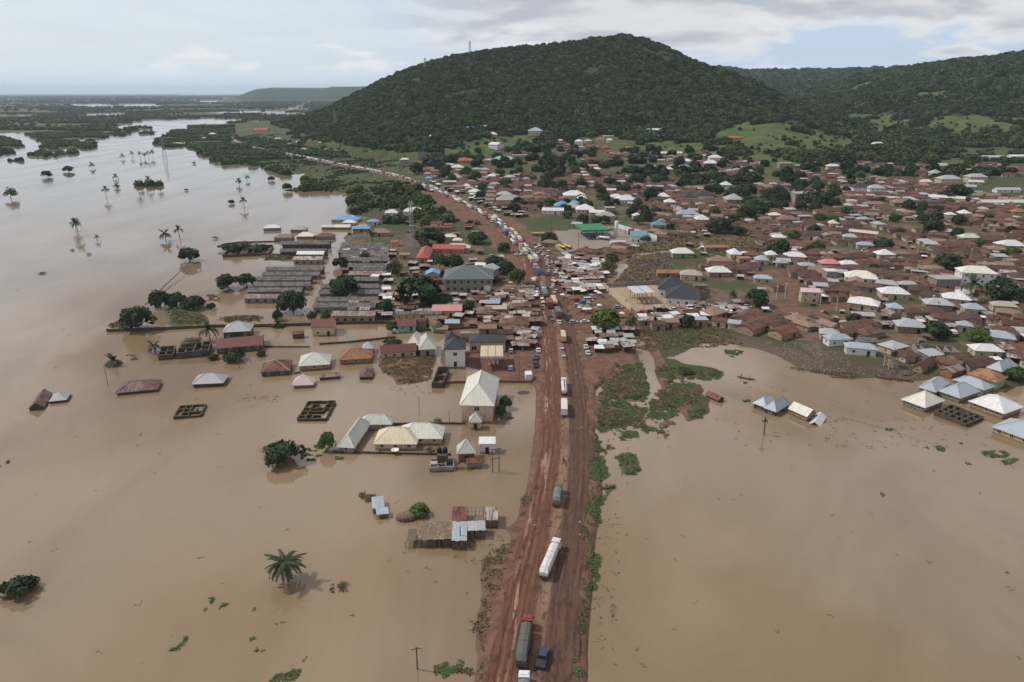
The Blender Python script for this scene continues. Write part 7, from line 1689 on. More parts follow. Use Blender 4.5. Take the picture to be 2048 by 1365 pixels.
# ------------------------------------------------------------------ fuel stations
def station_canopy(name, c4, ze, zb, topm, fasm, colm, ncx, ncy, th, label, seams=0, inset=2.0, coll=.22, plinth=None):
    cx, cy_, w_, d_, a_ = fit(c4, ze); o = empty(name, (cx, cy_, zb), a_, label, 'canopy'); footprint(cx, cy_, w_, d_, a_)
    mb = MB(); H_ = ze - zb; mb.box(-w_ / 2, w_ / 2, -d_ / 2, d_ / 2, H_ - th, H_, 1, top=0); rf = obj('roof', mb.mesh('roof', [topm, fasm]), o)
    for i in range(1, seams + 1):
        mb = MB(); x = -w_ / 2 + w_ * i / (seams + 1); mb.box(-.12, .12, -d_ / 2 + .05, d_ / 2 - .05, 0, .05); obj('seam', mb.mesh('seam', M_BROWN if seams > 1 else M_BLACK), rf, (x, 0, H_ + .003))
    for i in range(ncx):
        for j in range(ncy):
            x = -w_ / 2 + inset + (w_ - 2 * inset) * (i / max(1, ncx - 1) if ncx > 1 else .5); y = -d_ / 2 + inset + (d_ - 2 * inset) * (j / max(1, ncy - 1) if ncy > 1 else .5)
            mb = MB(); mb.box(-coll, coll, -coll, coll, -1, H_ - th); c_ = obj('column', mb.mesh('column', colm), o, (x, y, 0))
            if plinth: mb = MB(); mb.box(-.5, .5, -1.4, 1.4, -.3, .2); obj('plinth', mb.mesh('plinth', plinth), c_)
            mb = MB(); mb.box(-.35, .35, -.3, .3, .0, 1.5); obj('fuel_pump', mb.mesh('fuel_pump', M_TRIM), o, (x + 1.2, y, 0.0))
    return o
M_GCAN = plain_mat('green_canopy', (0.035, 0.20, 0.085), dirt=.15, rough=.6); M_OLDC = roof_mat('old_canopy_sheets', (0.58, 0.47, 0.31), (0.60, 0.49, 0.33), 0.15, (0.30, 0.19, 0.11), 0.6)
station_canopy('fuel_canopy', [(1165,461.5),(1218,459),(1204,447),(1150,448.5)], 8.2, 1.0, M_GCAN, M_GCAN, M_GREEN if 'M_GREEN' in globals() else P_GREEN, 2, 2, 1.3, 'large green fuel station canopy in the centre right', inset=4.5, coll=.35, plinth=M_TRIM)
station_canopy('fuel_canopy', [(960,713),(1005,712),(1007,691),(962,692)], 6.4, .9, M_OLDC, M_TRIM, W_PINK, 2, 1, .6, 'old beige fuel canopy with seamed roof beside the road', seams=2, inset=3.4, coll=.3, plinth=W_ORANGE)
station_canopy('fuel_canopy', [(1273,587),(1309,585),(1294,571),(1253,573)], 6.8, 1, roof_mat('pale_sheet_canopy', (0.56, 0.56, 0.54), (0.58, 0.58, 0.56), .03, (.3, .3, .28), .5), M_TRIM, W_YELLOW, 4, 2, .4, 'pale two-panel canopy on slim yellow columns in the walled yard', seams=1, inset=1.4, coll=.18)
def cyl_thing(name, u, v, r, h, mat, label, cat, n=18):
    x, y, z = at(u, v); o = empty(name, (x, y, z), 0, label, cat); secs = MB()
    secs.tube([(0, 0, .3), (0, 0, h - r * .5), (0, 0, h - r * .2), (0, 0, h)], [r, r, r * .8, r * .25], n); me_ = secs.mesh('tank', mat); 
    for p in me_.polygons: p.use_smooth = len(p.vertices) == 4
    obj('tank', me_, o); mb = MB(); mb.box(-r * 1.2, r * 1.2, -r * 1.2, r * 1.2, -.6, .3); obj('plinth', mb.mesh('plinth', M_CONC), o)
    mb = MB()
    for s in (-.2, .2): mb.tube([(s, -r - .15, .3), (s, -r - .15, h - .4)], .04, 4)
    for i in range(int(h / .5)): mb.box(-.2, .2, -r - .17, -r - .13, .6 + i * .5, .64 + i * .5)
    obj('ladder', mb.mesh('ladder', M_STEEL), o); FOOT.append((x, y, r + 1)); return o
cyl_thing('gas_tank', 1232, 474, 1.35, 11.5, plain_mat('white_tank_paint', (0.74, 0.74, 0.74), dirt=.1, rough=.4), 'tall upright white gas tank beside the green canopy', 'tank')
def wall_run(name, pts, h, th, mat, label, cat='wall', zb=None, posts=3.2):
    """boundary wall along photo points: piers and panels"""
    W_ = [at(u, v) for u, v in pts]; o = empty(name, W_[0], 0, label, cat); x0_, y0_, z0_ = W_[0]; pm = MB(); first = True
    for (xa, ya, za), (xb, yb, zb_) in zip(W_[:-1], W_[1:]):
        L = hypot(xb - xa, yb - ya); a = atan2(yb - ya, xb - xa); n_ = max(1, int(L / posts))
        zz = (za + zb_) / 2 - z0_
        mb = MB(); mb.box(0, L, -th / 2, th / 2, -1.5, h); obj('wall_panel', mb.mesh('wall_panel', mat), o, (xa - x0_, ya - y0_, zz), a)
        mb = MB()
        for k in range(n_ + 1): x = L * k / n_; mb.box(x - .2, x + .2, -th / 2 - .08, th / 2 + .08, -1.5, h + .12)
        obj('pier', mb.mesh('pier', mat), o, (xa - x0_, ya - y0_, zz), a)
    return o
wall_run('boundary_wall', [(1127,507),(1086,476)], 1.8, .3, M_CONC, 'grey concrete wall along the road side of the green fuel station')
wall_run('boundary_wall', [(1127,508),(1176,505),(1228,496),(1312,486)], 1.3, .3, M_CONC, 'low grey wall at the front of the green fuel station')
wall_run('boundary_wall', [(1236,456),(1258,463),(1312,480),(1313,486)], 3.0, .3, W_WHITE, 'white wall behind the station office')
wall_run('boundary_wall', [(1206,577),(1262,622)], 2.6, .4, W_CREAM, 'pale wall running down beside the new station yard')
wall_run('boundary_wall', [(1206,577),(1250,573),(1312,569)], 2.2, .3, W_GREY, 'grey wall along the back of the new station yard')
wall_run('boundary_wall', [(1222,582),(1250,604)], 1.6, .3, W_CREAM, 'short inner wall beside the pale wall of the yard')
wall_run('boundary_wall', [(215,664),(330,660),(430,655),(540,654),(660,650),(720,648),(790,648)], 1.3, .5, W_DARK, 'long dark flooded wall across the left from the large dome tree')
wall_run('boundary_wall', [(668,905),(760,908),(862,910),(900,911)], .6, .35, W_DARK, 'dark low wall along the front of the L-shaped compound')
wall_run('boundary_wall', [(788,850),(860,848),(930,849)], .6, .35, W_DARK, 'dark low wall behind the cream rear block')
wall_run('boundary_wall', [(893,767),(1000,765),(1062,765)], .9, .4, W_BRICK, 'low brick wall at the water edge of the old fuel station')
wall_run('boundary_wall', [(540,655),(600,652)], .8, .3, W_DARK, 'short dark wall piece near the yellowing palm')
wall_run('boundary_wall', [(618,695),(560,695),(530,694)], .5, .4, W_DARK, 'low dark wall stub right of the long dark red roof')
wall_run('boundary_wall', [(640,690),(700,686),(790,676)], .8, .35, W_DARK, 'thin dark wall crossing the flooded yards above the tan orange roof')
wall_run('boundary_wall', [(590,748),(600,746)], .5, .3, W_DARK, 'tiny wall stub by the rusty red house')
wall_run('boundary_wall', [(830,664),(900,660),(955,656)], 1.0, .35, W_DARK, 'low dark wall in front of the mint houses')
wall_run('boundary_wall', [(446,490),(478,486),(560,484)], .8, .4, W_DARK, 'dark wall joining the flooded ruin to the barracks')
def small_box(name, u, v, w_, d_, h_, a_, mat, label, cat, top=None, feet=True):
    x, y, z = at(u, v); o = empty(name, (x, y, z), a_, label, cat); mb = MB(); mb.box(-w_/2, w_/2, -d_/2, d_/2, .25, h_, 0); b_ = obj('body', mb.mesh('body', [mat]), o)
    mb = MB(); n_ = max(3, int(w_ / .8))
    for i in range(n_): x_ = -w_/2 + w_ * (i + .5) / n_; mb.box(x_ - .06, x_ + .06, -d_/2 - .06, -d_/2 - .002, .3, h_ - .05); mb.box(x_ - .06, x_ + .06, -d_/2, d_/2, h_ + .002, h_ + .06)
    obj('rib', mb.mesh('rib', [mat]), b_); mb = MB(); mb.box(-w_/2 + .2, w_/2 - .2, -d_/2 + .2, d_/2 - .2, -.5, .25); obj('base', mb.mesh('base', [M_CHAS]), o); FOOT.append((x, y, w_ / 2)); return o
small_box('container', 1236, 491, 10.5, 2.6, 2.9, .08, W_WHITE, 'white storage container below the tall gas tank', 'container')
small_box('container', 1172, 500, 2.6, 2.2, 2.2, 0, P_RED, 'small red brown kiosk on the fuel station apron', 'kiosk')
small_box('container', 1262, 470, 4.0, 2.0, 4.2, .1, P_RED, 'red sign panel block at the left end of the station office', 'panel')
for k, u, v, a, l in (('ytanker', 1075, 472, pi, 'long yellow tanker at the left corner of the fuel station'), ('ytanker', 1106, 479, 2.2, 'yellow tanker parked by the concrete wall, upper one'), ('ytanker', 1122, 498, 2.1, 'yellow tanker, left of the lower pair by the wall'),
                      ('ytanker', 1134, 497, 2.1, 'yellow tanker, right of the lower pair by the wall'), ('ytanker', 1217, 462, 0, 'yellow tanker half hidden behind the green canopy'), ('tanker', 1206, 480, 2.6, 'dusty white tanker under the right end of the green canopy')):
    x, y, z = at(u, v); o = truck_kind(k); park(o, x, y, z, a); o.scale = (.85,) * 3
    tag(o, l, 'truck', 'tankers parked at the fuel station')

# ------------------------------------------------------------------ masts, pylons, poles, towers
def lattice(name, x, y, z, h, b, t_, mat, label, cat, arms=None, n=14, r=.07):
    o = empty(name, (x, y, z), .3, label, cat); W_ = lambda k: b + (t_ - b) * (k / n)
    for sx, sy in ((-1, -1), (1, -1), (1, 1), (-1, 1)):
        mb = MB(); mb.tube([(sx * b / 2, sy * b / 2, -1), (sx * t_ / 2, sy * t_ / 2, h)], r * 1.4, 4); obj('leg', mb.mesh('leg', mat), o)
    mb = MB()
    for k in range(n):
        a_, c_ = W_(k) / 2, W_(k + 1) / 2; z1_, z2_ = h * k / n, h * (k + 1) / n
        for (p, q) in (((-1, -1), (1, -1)), ((1, -1), (1, 1)), ((1, 1), (-1, 1)), ((-1, 1), (-1, -1))):
            mb.tube([(p[0] * a_, p[1] * a_, z1_), (q[0] * c_, q[1] * c_, z2_)], r, 3, cap=False); mb.tube([(q[0] * a_, q[1] * a_, z1_), (p[0] * c_, p[1] * c_, z2_)], r, 3, cap=False); mb.tube([(p[0] * a_, p[1] * a_, z1_), (q[0] * a_, q[1] * a_, z1_)], r, 3, cap=False)
    obj('bracing', mb.mesh('bracing', mat), o)
    for (zz, L_) in (arms or []):
        mb = MB(); mb.tube([(-L_, 0, zz), (0, 0, zz + .8), (L_, 0, zz)], r * 1.3, 4); mb.tube([(-L_, 0, zz), (0, 0, zz - .4), (L_, 0, zz)], r * 1.3, 4); obj('cross_arm', mb.mesh('cross_arm', mat), o)
    return o
M_MAST = plain_mat('mast_steel', (0.30, 0.31, 0.33), dirt=.2)
x, y, z = at(825, 498); hm = 0
for h_try in range(20, 70):
    if project(x, y, z + h_try)[1] < 404: hm = h_try; break
o = lattice('telecom_mast', x, y, z, hm or 30, 3.6, 1.3, M_MAST, 'tall slim steel telecom mast above the trees left of the road', 'mast', n=14, r=.075)
for i, (dx__, dz__) in enumerate(((1.0, -1.5), (-1.0, -1.8), (0, -3.5))):
    mb = MB(); mb.box(-.25, .25, -.15, .15, -1.1, 1.1); obj('antenna', mb.mesh('antenna', M_TRIM), o, (dx__, -.9, (hm or 30) + dz__))
mb = MB(); mb.tube([(0, -.9, 0), (0, -.7, 0)], .8, 12); obj('dish', mb.mesh('dish', M_TRIM), o, (.1, -.5, (hm or 30) * .78))
for (u, vt, vb, Rg, l) in ((940, 82, 112, 1840, 'lone pylon on the ridge of the main hill'), (851, 116, 155, 1760, 'lattice pylon on the left shoulder of the main hill'), (671, 222, 250, 1560, 'faint pylon at the foot of the hill, left')):
    d = ray(u, vb); hl = hypot(d[0], d[1]); x, y = d[0] / hl * Rg, d[1] / hl * Rg; z = float(hgt(x, y)); top = CAMH + Rg * ray(u, vt)[2] / hypot(ray(u, vt)[0], ray(u, vt)[1]); hh_ = max(25, top - z)
    lattice('power_pylon', x, y, z, hh_, hh_ * .2, hh_ * .05, M_MAST, l, 'pylon', arms=[(hh_ * .72, hh_ * .16), (hh_ * .84, hh_ * .13), (hh_ * .96, hh_ * .1)], n=7, r=.13)
x, y, z = at(330, 317); lattice('power_pylon', x, y, z - 1, 34, 6, 1.6, M_MAST, 'pylon standing in the river beside the far row of palms', 'pylon', arms=[(24, 6), (28, 5), (32, 4)], n=9, r=.07)
# wooden line poles
def pole(u, v, h, label, r=.16, arm=True, lean=0.0, mat=None, name='utility_pole', cat='pole', twin=0):
    x, y, z = at(u, v); o = empty(name, (x, y, z), R.uniform(-.4, .4), label, cat)
    mb = MB(); mb.tube([(0, 0, -2), (lean * .5, 0, h * .5), (lean, 0, h)], [r, r * .85, r * .65], 7); obj('post', mb.mesh('post', mat or M_WOOD), o)
    if twin:
        mb = MB(); mb.tube([(twin, 0, -2), (twin, 0, h)], [r, r * .65], 7); obj('post', mb.mesh('post', mat or M_WOOD), o)
        for zz in (h - .5, h * .55): mb = MB(); mb.box(-.5, twin + .5, -.1, .1, zz, zz + .2); obj('cross_arm', mb.mesh('cross_arm', mat or M_WOOD), o)
    elif arm:
        mb = MB(); mb.box(-.95, .95, -.07, .07, h - .55, h - .4); obj('cross_arm', mb.mesh('cross_arm', mat or M_WOOD), o, (lean, 0, 0))
        for q in (-.8, 0, .8): mb = MB(); mb.tube([(0, 0, 0), (0, 0, .28)], .07, 6); obj('insulator', mb.mesh('insulator', M_TRIM), o, (lean + q, 0, h - .4))
    return o
pole(835, 1339, 5.2, 'wooden power pole with short crossarm at the bottom', r=.17)
pole(985, 945, 7.5, 'twin wooden poles joined by crossbars in the water by the road', twin=1.9)
pole(921, 1090, 5.0, 'leaning pole among the tin shacks', arm=False)
for i, (u, v, h_, l) in enumerate(((838, 830, 6.5, 'thin bare pole in open water right of the mossy maze'), (899, 848, 5.0, 'thin pole behind the cream rear block'), (216, 771, 6.5, 'lone thin pole near the rusty striped roof, far left'), (485, 415, 5.5, 'thin post beside the far palm'), (1039, 765, 8, 'line pole at the brick wall of the old station'),
                                    (479, 737, 5, 'pole in front of the round dark bush'), (501, 726, 3, 'short post right of the round dark bush'), (1070, 665, 9, 'pale concrete pole at the left side of the junction'), (1015, 640, 8, 'pole left of the yellow and blue house'), (1286, 640, 7, 'pole at the white stall row right of the bright tree'))):
    pole(u, v, h_, l, arm=h_ > 7, r=.11 if h_ < 7 else .15, lean=.3 if i == 0 else 0)
for (u, v, h_, l) in ((1156, 505, 14.5, 'tall green lamp pole in front of the green canopy'), (1102, 467, 14, 'tall green lamp pole at the upper left of the station'), (1250, 470, 14, 'green lamp pole behind the tall gas tank')):
    x, y, z = at(u, v); o = empty('lamp_pole', (x, y, z), 0, l, 'lamp pole'); mb = MB(); mb.tube([(0, 0, -.5), (0, 0, h_)], [.2, .1], 7); obj('post', mb.mesh('post', P_GREEN), o)
    for s in (-1, 1): mb = MB(); mb.box(-.5, .5, -.2, .2, -.08, .08); obj('lamp_head', mb.mesh('lamp_head', M_STEEL), o, (s * .8, 0, h_)); 
gp = 'white solar street lamps in the lanes of the town'
for i, (u, v) in enumerate(((1672, 622), (1770, 500), (1877, 615), (1862, 620), (1989, 600), (2031, 597), (1909, 528), (1700, 512), (1811, 495), (1569, 595), (1552, 600), (1940, 520), (1984, 507), (1834, 508), (1600, 470), (1700, 440), (1640, 610))):
    x, y, z = at(u, v); o = empty('street_lamp', (x, y, z), R.uniform(0, 6), None, 'street lamp', gp); mb = MB(); mb.tube([(0, 0, -.5), (0, 0, 7.0)], [.12, .08], 6); obj('post', mb.mesh('post', W_WHITE), o)
    mb = MB(); mb.box(-.9, .9, -.35, .35, -.04, .04); p_ = obj('solar_panel', mb.mesh('solar_panel', [P_SILVER]), o, (0, 0, 7.1)); p_.rotation_euler = (.3, 0, 0); mb = MB(); mb.box(0, 1.2, -.1, .1, 0, .1); obj('lamp_head', mb.mesh('lamp_head', W_WHITE), o, (0, 0, 6.6))
    pend(o, 'white solar street lamp', u, v)
# fallen pole / boom in the flood
x, y, z = at(290, 610); x2, y2, _ = at(369, 545)
o = empty('fallen_pole', (x, y, .3), atan2(y2 - y, x2 - x), 'long fallen pole slanting out of the flood behind the leafy trees', 'pole'); L = hypot(x2 - x, y2 - y)
mb = MB(); mb.tube([(0, 0, -.5), (L * .5, 0, 1.2), (L, 0, 2.2)], [.35, .3, .2], 6); obj('post', mb.mesh('post', M_WOOD), o)
# water tank tower
x, y, z = at(1780, 735); o = empty('tank_tower', (x, y, z), .2, 'pale lattice stand carrying a black water tank at the rubbish bank', 'tank tower'); FOOT.append((x, y, 3))
for sx in (-1, 0, 1):
    for sy in (-1, 1): mb = MB(); mb.box(-.14, .14, -.14, .14, -1, 4.4); obj('leg', mb.mesh('leg', W_CREAM), o, (sx * 1.7, sy * 1.3, 0))
mb = MB()
for sy in (-1, 1):
    for a_, b_ in ((-1, 0), (0, 1)):
        for zz in (0, 1.5, 3.0): mb.tube([(a_ * 1.7, sy * 1.32, zz), (b_ * 1.7, sy * 1.32, zz + 1.4)], .09, 4); mb.tube([(b_ * 1.7, sy * 1.32, zz), (a_ * 1.7, sy * 1.32, zz + 1.4)], .09, 4)
obj('bracing', mb.mesh('bracing', W_CREAM), o); mb = MB(); mb.box(-2.1, 2.1, -1.7, 1.7, 4.4, 4.6); obj('platform', mb.mesh('platform', M_WOOD), o)
mb = MB(); mb.tube([(0, 0, 4.6), (0, 0, 6.3), (0, 0, 6.7), (0, 0, 6.85)], [1.0, 1.0, .6, .3], 14); obj('water_tank', mb.mesh('water_tank', M_BLACK), o, (.8, 0, 0))
mb = MB()
for sx in (-1, 1):
    for sy in (-1, 1): mb.box(sx * 1.9 - .05, sx * 1.9 + .05, sy * 1.5 - .05, sy * 1.5 + .05, 4.6, 7.2)
mb.box(-1.95, 1.95, -1.55, -1.45, 7.2, 7.3); mb.box(-1.95, 1.95, 1.45, 1.55, 7.2, 7.3); obj('frame', mb.mesh('frame', M_WOOD), o)
# cement tank stand with twin black tanks by the compound
cx, cy_, w_, d_, a_ = fit([(874,912),(895,912),(894,898),(875,898)], 3.2)
o = empty('tank_stand', (cx, cy_, 0), a_, 'grey cement stand with two black tanks at the compound wall', 'tank stand'); FOOT.append((cx, cy_, 3))
mb = MB(); mb.box(-w_/2, w_/2, -d_/2, d_/2, -2, 3.2); obj('wall', mb.mesh('wall', W_DARK), o)
for s in (-1, 1): mb = MB(); mb.tube([(0, 0, 3.2), (0, 0, 4.5), (0, 0, 4.8), (0, 0, 4.9)], [.72, .72, .45, .2], 12); obj('water_tank', mb.mesh('water_tank', M_BLACK), o, (s * .85, 0, 0))
ruin('unfinished_walls', [(860,934),(908,933),(906,917),(862,918)], 1.6, 3, 2, W_GREY, 'low cement cells in the water below the twin tank stand', th=.3, seed=12)
small_box('water_tank_box', 869, 936, 1.8, 1.6, 1.7, .1, P_SILVER, 'small grey metal kiosk left of the cement cells', 'kiosk')
# satellite dish of the main block
x, y = flat(790, 903, .8); o = empty('satellite_dish', (x, y, 0), 0, 'round satellite dish standing in water before the tan cream block', 'dish')
mb = MB(); n_ = 16; c0 = (0, 0, .9)
for k in range(n_):
    a, b = 2 * pi * k / n_, 2 * pi * (k + 1) / n_
    mb.face([c0, (1.2 * cos(a), 1.2 * sin(a), 1.35), (1.2 * cos(b), 1.2 * sin(b), 1.35)]); mb.face([(0, 0, .84), (1.2 * cos(b), 1.2 * sin(b), 1.29), (1.2 * cos(a), 1.2 * sin(a), 1.29)]); mb.face([(1.2 * cos(a), 1.2 * sin(a), 1.29), (1.2 * cos(b), 1.2 * sin(b), 1.29), (1.2 * cos(b), 1.2 * sin(b), 1.35), (1.2 * cos(a), 1.2 * sin(a), 1.35)])
obj('reflector', mb.mesh('reflector', M_TRIM), o); mb = MB(); mb.tube([(0, 0, -1.5), (0, 0, .9)], .08, 6); obj('post', mb.mesh('post', M_STEEL), o)

# ------------------------------------------------------------------ tin shacks on stilts near the road
def shack(name, c4, ze, roofm, label, kind='shed', rh=.3, wall=True, wm=M_WOOD, rails=False, th=.06, seed=0):
    cx, cy_, w_, d_, a_ = fit(c4, ze); o = empty(name, (cx, cy_, 0), a_, label, 'shack'); FOOT.append((cx, cy_, 3)); rg = random.Random(seed)
    nx, ny = max(2, int(w_ / 1.7)), 2
    for i in range(nx + 1):
        for j in range(ny):
            mb = MB(); mb.tube([(0, 0, -1.5), (0, 0, ze - .08 + rh * j)], .07, 5); obj('post', mb.mesh('post', M_WOOD), o, (-w_/2 + .15 + (w_ - .3) * i / nx, -d_/2 + .15 + (d_ - .3) * j, 0))
    if roofm:
        ns = max(2, int(w_ / .85)); 
        for i in range(ns):
            x0_, x1_ = -w_/2 + w_ * i / ns + .004, -w_/2 + w_ * (i + 1) / ns - .004; dz_ = rg.uniform(0, .05); e_ = rg.uniform(-.12, .12)
            mb = MB(); A_ = [(x0_, -d_/2 + e_, dz_), (x1_, -d_/2 + e_, dz_), (x1_, d_/2 + e_, rh + dz_), (x0_, d_/2 + e_, rh + dz_)]
            mb.face(A_); mb.face([(p[0], p[1], p[2] - th) for p in A_][::-1])
            for q in range(4): a1, b1 = A_[q], A_[(q + 1) % 4]; mb.face([(a1[0], a1[1], a1[2] - th), (b1[0], b1[1], b1[2] - th), b1, a1])
            obj('roof_sheet', mb.mesh('roof_sheet', roofm), o, (0, 0, ze))
    else:
        mb = MB()
        for i in range(5): x_ = -w_/2 + w_ * i / 4; mb.tube([(x_, -d_/2, ze), (x_, d_/2, ze + rh)], .06, 4)
        for j in range(4): y_ = -d_/2 + d_ * j / 3; mb.tube([(-w_/2, y_, ze + .05), (w_/2, y_, ze + .05 + rh * j / 3)], .05, 4)
        obj('frame', mb.mesh('frame', M_WOOD), o)
    if wall:
        mb = MB(); n_ = int(w_ / .35)
        for i in range(n_):
            if rg.random() < .85: x_ = -w_/2 + .2 + (w_ - .4) * i / n_; mb.box(x_, x_ + .3, -d_/2 + .2, -d_/2 + .24, -.5, ze * rg.uniform(.7, .95))
        mb.box(-w_/2 + .2, w_/2 - .2, d_/2 - .3, d_/2 - .25, -.5, ze * .95); obj('wall', mb.mesh('wall', wm), o)
    if rails:
        mb = MB()
        for zz in (.3, .8, 1.3): mb.tube([(-w_/2 - 3, -d_/2 + .1, zz), (-w_/2, -d_/2 + .1, zz)], .04, 4)
        for i in range(4): mb.tube([(-w_/2 - 3 + i, -d_/2 + .1, -1), (-w_/2 - 3 + i, -d_/2 + .1, 1.7)], .05, 4)
        mb.box(-w_/2 - 2.6, -w_/2 - .6, -d_/2 + .5, d_/2 - 1.5, 1.6, 1.7); obj('railing', mb.mesh('railing', M_WOOD), o)
    return o
M_THATCH = plain_mat('old_thatch', (0.30, 0.235, 0.16), (0.33, 0.26, 0.18), sc=2.5, dirt=.8, dirtc=(.11, .085, .06), rough=.95)
shack('shack', [(836,1079),(904,1079),(904,1044),(840,1046)], 2.3, M_THATCH, 'wide shack roofed with dead thatch, left of the grey sheets', rails=True, seed=1)
mb = MB(); rg_ = random.Random(4)
cx, cy_, w_, d_, a_ = fit([(836,1079),(904,1079),(904,1044),(840,1046)], 2.3)
for i in range(420):
    x_, y_ = rg_.uniform(-w_/2 + .1, w_/2 - .1), rg_.uniform(-d_/2 + .2, d_/2 - .1); a = rg_.uniform(0, 3.14); L = rg_.uniform(.25, .7)
    zz = 2.42 + .3 * (y_ + d_/2) / d_ + rg_.uniform(0, .12); mb.box(x_ - L, x_ + L, y_ - .03, y_ + .03, zz, zz + .03, rot=(x_, y_, a), bottom=False)
o = bpy.data.objects.new('dead_thatch', mb.mesh('dead_thatch', M_THATCH)); COL.objects.link(o); o.location = (cx, cy_, 0); o.rotation_euler[2] = a_; tag(o, kind='stuff')
shack('shack', [(904,1082),(934,1082),(934,1045),(904,1045)], 2.5, M_BGREY, 'shack with bluish grey sheets in the middle of the stilt shacks', seed=2, rh=.2)
shack('shack', [(935,1063),(972,1060),(970,1044),(935,1044)], 2.4, M_GREY, 'narrow grey boarded shack right of the bluish sheets', seed=3)
shack('shack', [(904,1043),(932,1043),(932,1015),(905,1015)], 2.3, M_RUSTR, 'rusty reddish sheet roof at the back left of the stilt shacks', seed=4)
shack('shack', [(933,1041),(967,1041),(967,1016),(934,1016)], 2.3, None, 'bare stick frame between the rusty and the white sheets', wall=False, seed=5)
shack('shack', [(968,1042),(996,1040),(996,1016),(969,1016)], 2.3, M_TIN, 'battered white sheet roof at the back right of the stilt shacks', seed=6)
shack('shack', [(745,1018),(770,1014),(766,994),(743,996)], 1.6, M_LBLUE if 'M_LBLUE' in globals() else M_BGREY, 'small blue white sheet roof, larger of two out in the flood', seed=7)
shack('shack', [(753,1031),(778,1027),(776,1016),(751,1019)], 1.3, M_BGREY, 'small blue white sheet roof, lower of two out in the flood', seed=8)
# woven dome hut
x, y, z = at(815, 1036); o = empty('woven_hut', (x, y, 0), .3, 'round woven basketwork hut half sunk left of the green bush', 'hut')
mb = MB(); n_ = 18
prof = [(2.6, -.5), (2.75, .5), (2.5, 1.1), (1.6, 1.6), (.5, 1.8)]
for j in range(len(prof) - 1):
    for k in range(n_):
        a, b = 2 * pi * k / n_, 2 * pi * (k + 1) / n_; (r0, z0_), (r1, z1_) = prof[j], prof[j + 1]; f_ = .72
        mb.face([(r0 * cos(a), r0 * f_ * sin(a), z0_), (r0 * cos(b), r0 * f_ * sin(b), z0_), (r1 * cos(b), r1 * f_ * sin(b), z1_), (r1 * cos(a), r1 * f_ * sin(a), z1_)])
mb.face([(.5 * cos(2 * pi * k / n_), .36 * sin(2 * pi * k / n_), 1.8) for k in range(n_)]); obj('basketwork', mb.mesh('basketwork', M_WOOD), o)
mb = MB()
for k in range(0, n_): a = 2 * pi * k / n_; mb.tube([(p[0] * 1.015 * cos(a), p[0] * 1.015 * .72 * sin(a), p[1]) for p in prof], .06, 4)
obj('rib', mb.mesh('rib', M_THATCH), o)
# round fish pens / dark mats and posts
gpn = 'dark oval nets floating beside the road'
for u, v, r_, l in ((1047, 786, 2.2, 'dark oval net in the water at the bend of the muddy bank'), (1020, 837, 1.2, 'pair of dark leaf rafts right of the pink house'), (921, 938, 1.3, 'dark raft, left one below the brick house'), (940, 939, 1.1, 'dark raft, right one below the brick house')):
    x, y, z = at(u, v); mb = MB(); mb.tube([(r_ * cos(2 * pi * k / 16), r_ * .6 * sin(2 * pi * k / 16), .05) for k in range(17)], .12, 5, cap=False); o = empty('floating_raft', (x, y, 0), .2, l, 'raft', gpn); obj('rim', mb.mesh('rim', M_WOOD), o)
    mb = MB(); mb.face([(r_ * .97 * cos(2 * pi * k / 16), r_ * .58 * sin(2 * pi * k / 16), .06) for k in range(16)]); obj('mat', mb.mesh('mat', W_DARK), o)
# canoes
def canoe_mesh(L, w_):
    k = ('can', L)
    if k not in _cache:
        mb = MB(); N = 9; rings = []
        for i in range(N):
            t_ = i / (N - 1) * 2 - 1; ww = w_ / 2 * (1 - abs(t_) ** 2.4) + .02; zz = .30 + .22 * t_ * t_
            rings.append([(t_ * L / 2, -ww, zz), (t_ * L / 2, -ww * .6, .0 + .2 * t_ * t_), (t_ * L / 2, ww * .6, .0 + .2 * t_ * t_), (t_ * L / 2, ww, zz), (t_ * L / 2, ww * .82, zz), (t_ * L / 2, ww * .5, .1 + .2 * t_ * t_), (t_ * L / 2, -ww * .5, .1 + .2 * t_ * t_), (t_ * L / 2, -ww * .82, zz)])
        for i in range(N - 1):
            for k_ in range(8): mb.face([rings[i][k_], rings[i + 1][k_], rings[i + 1][(k_ + 1) % 8], rings[i][(k_ + 1) % 8]])
        _cache[k] = mb.mesh('hull', M_WOOD); mb = MB()
        for q in (-.25, .25): mb.box(q * L - .1, q * L + .1, -w_ * .42, w_ * .42, .26, .30)
        _cache[(k, 's')] = mb.mesh('seat', M_WOOD)
    return k
CN = [(1755,753,-1.0,'first'),(1762,755,-.9,'second'),(1770,757,-1.2,'third'),(1779,757,-.8,'fourth'),(1788,759,-1.0,'fifth'),(1798,758,-.7,'sixth'),(1808,762,-.6,'seventh'),(1818,750,.3,'eighth')]
for u, v, a, l in CN:
    x, y, z = at(u, v); k = canoe_mesh(6.5, .95); o = empty('canoe', (x, y, max(z, .02)), a, 'wooden canoe pulled up at the rubbish bank, %s from the left' % l, 'canoe', 'canoes pulled up below the tank tower'); obj('hull', _cache[k], o); obj('seat', _cache[(k, 's')], o)
x, y, z = at(1492, 758); k = canoe_mesh(6.5, .95); cano = empty('canoe', (x, y, .0), -.5, 'lone wooden canoe with people crossing the right-hand flood', 'canoe'); obj('hull', _cache[k], cano); obj('seat', _cache[(k, 's')], cano); CANX = (x, y)
x, y, z = at(1205, 978); k = canoe_mesh(6.5, .95); o = empty('canoe', (x, y, .1), .1, 'dark canoe nosed into the weed by the embankment', 'canoe'); obj('hull', _cache[k], o); obj('seat', _cache[(k, 's')], o)

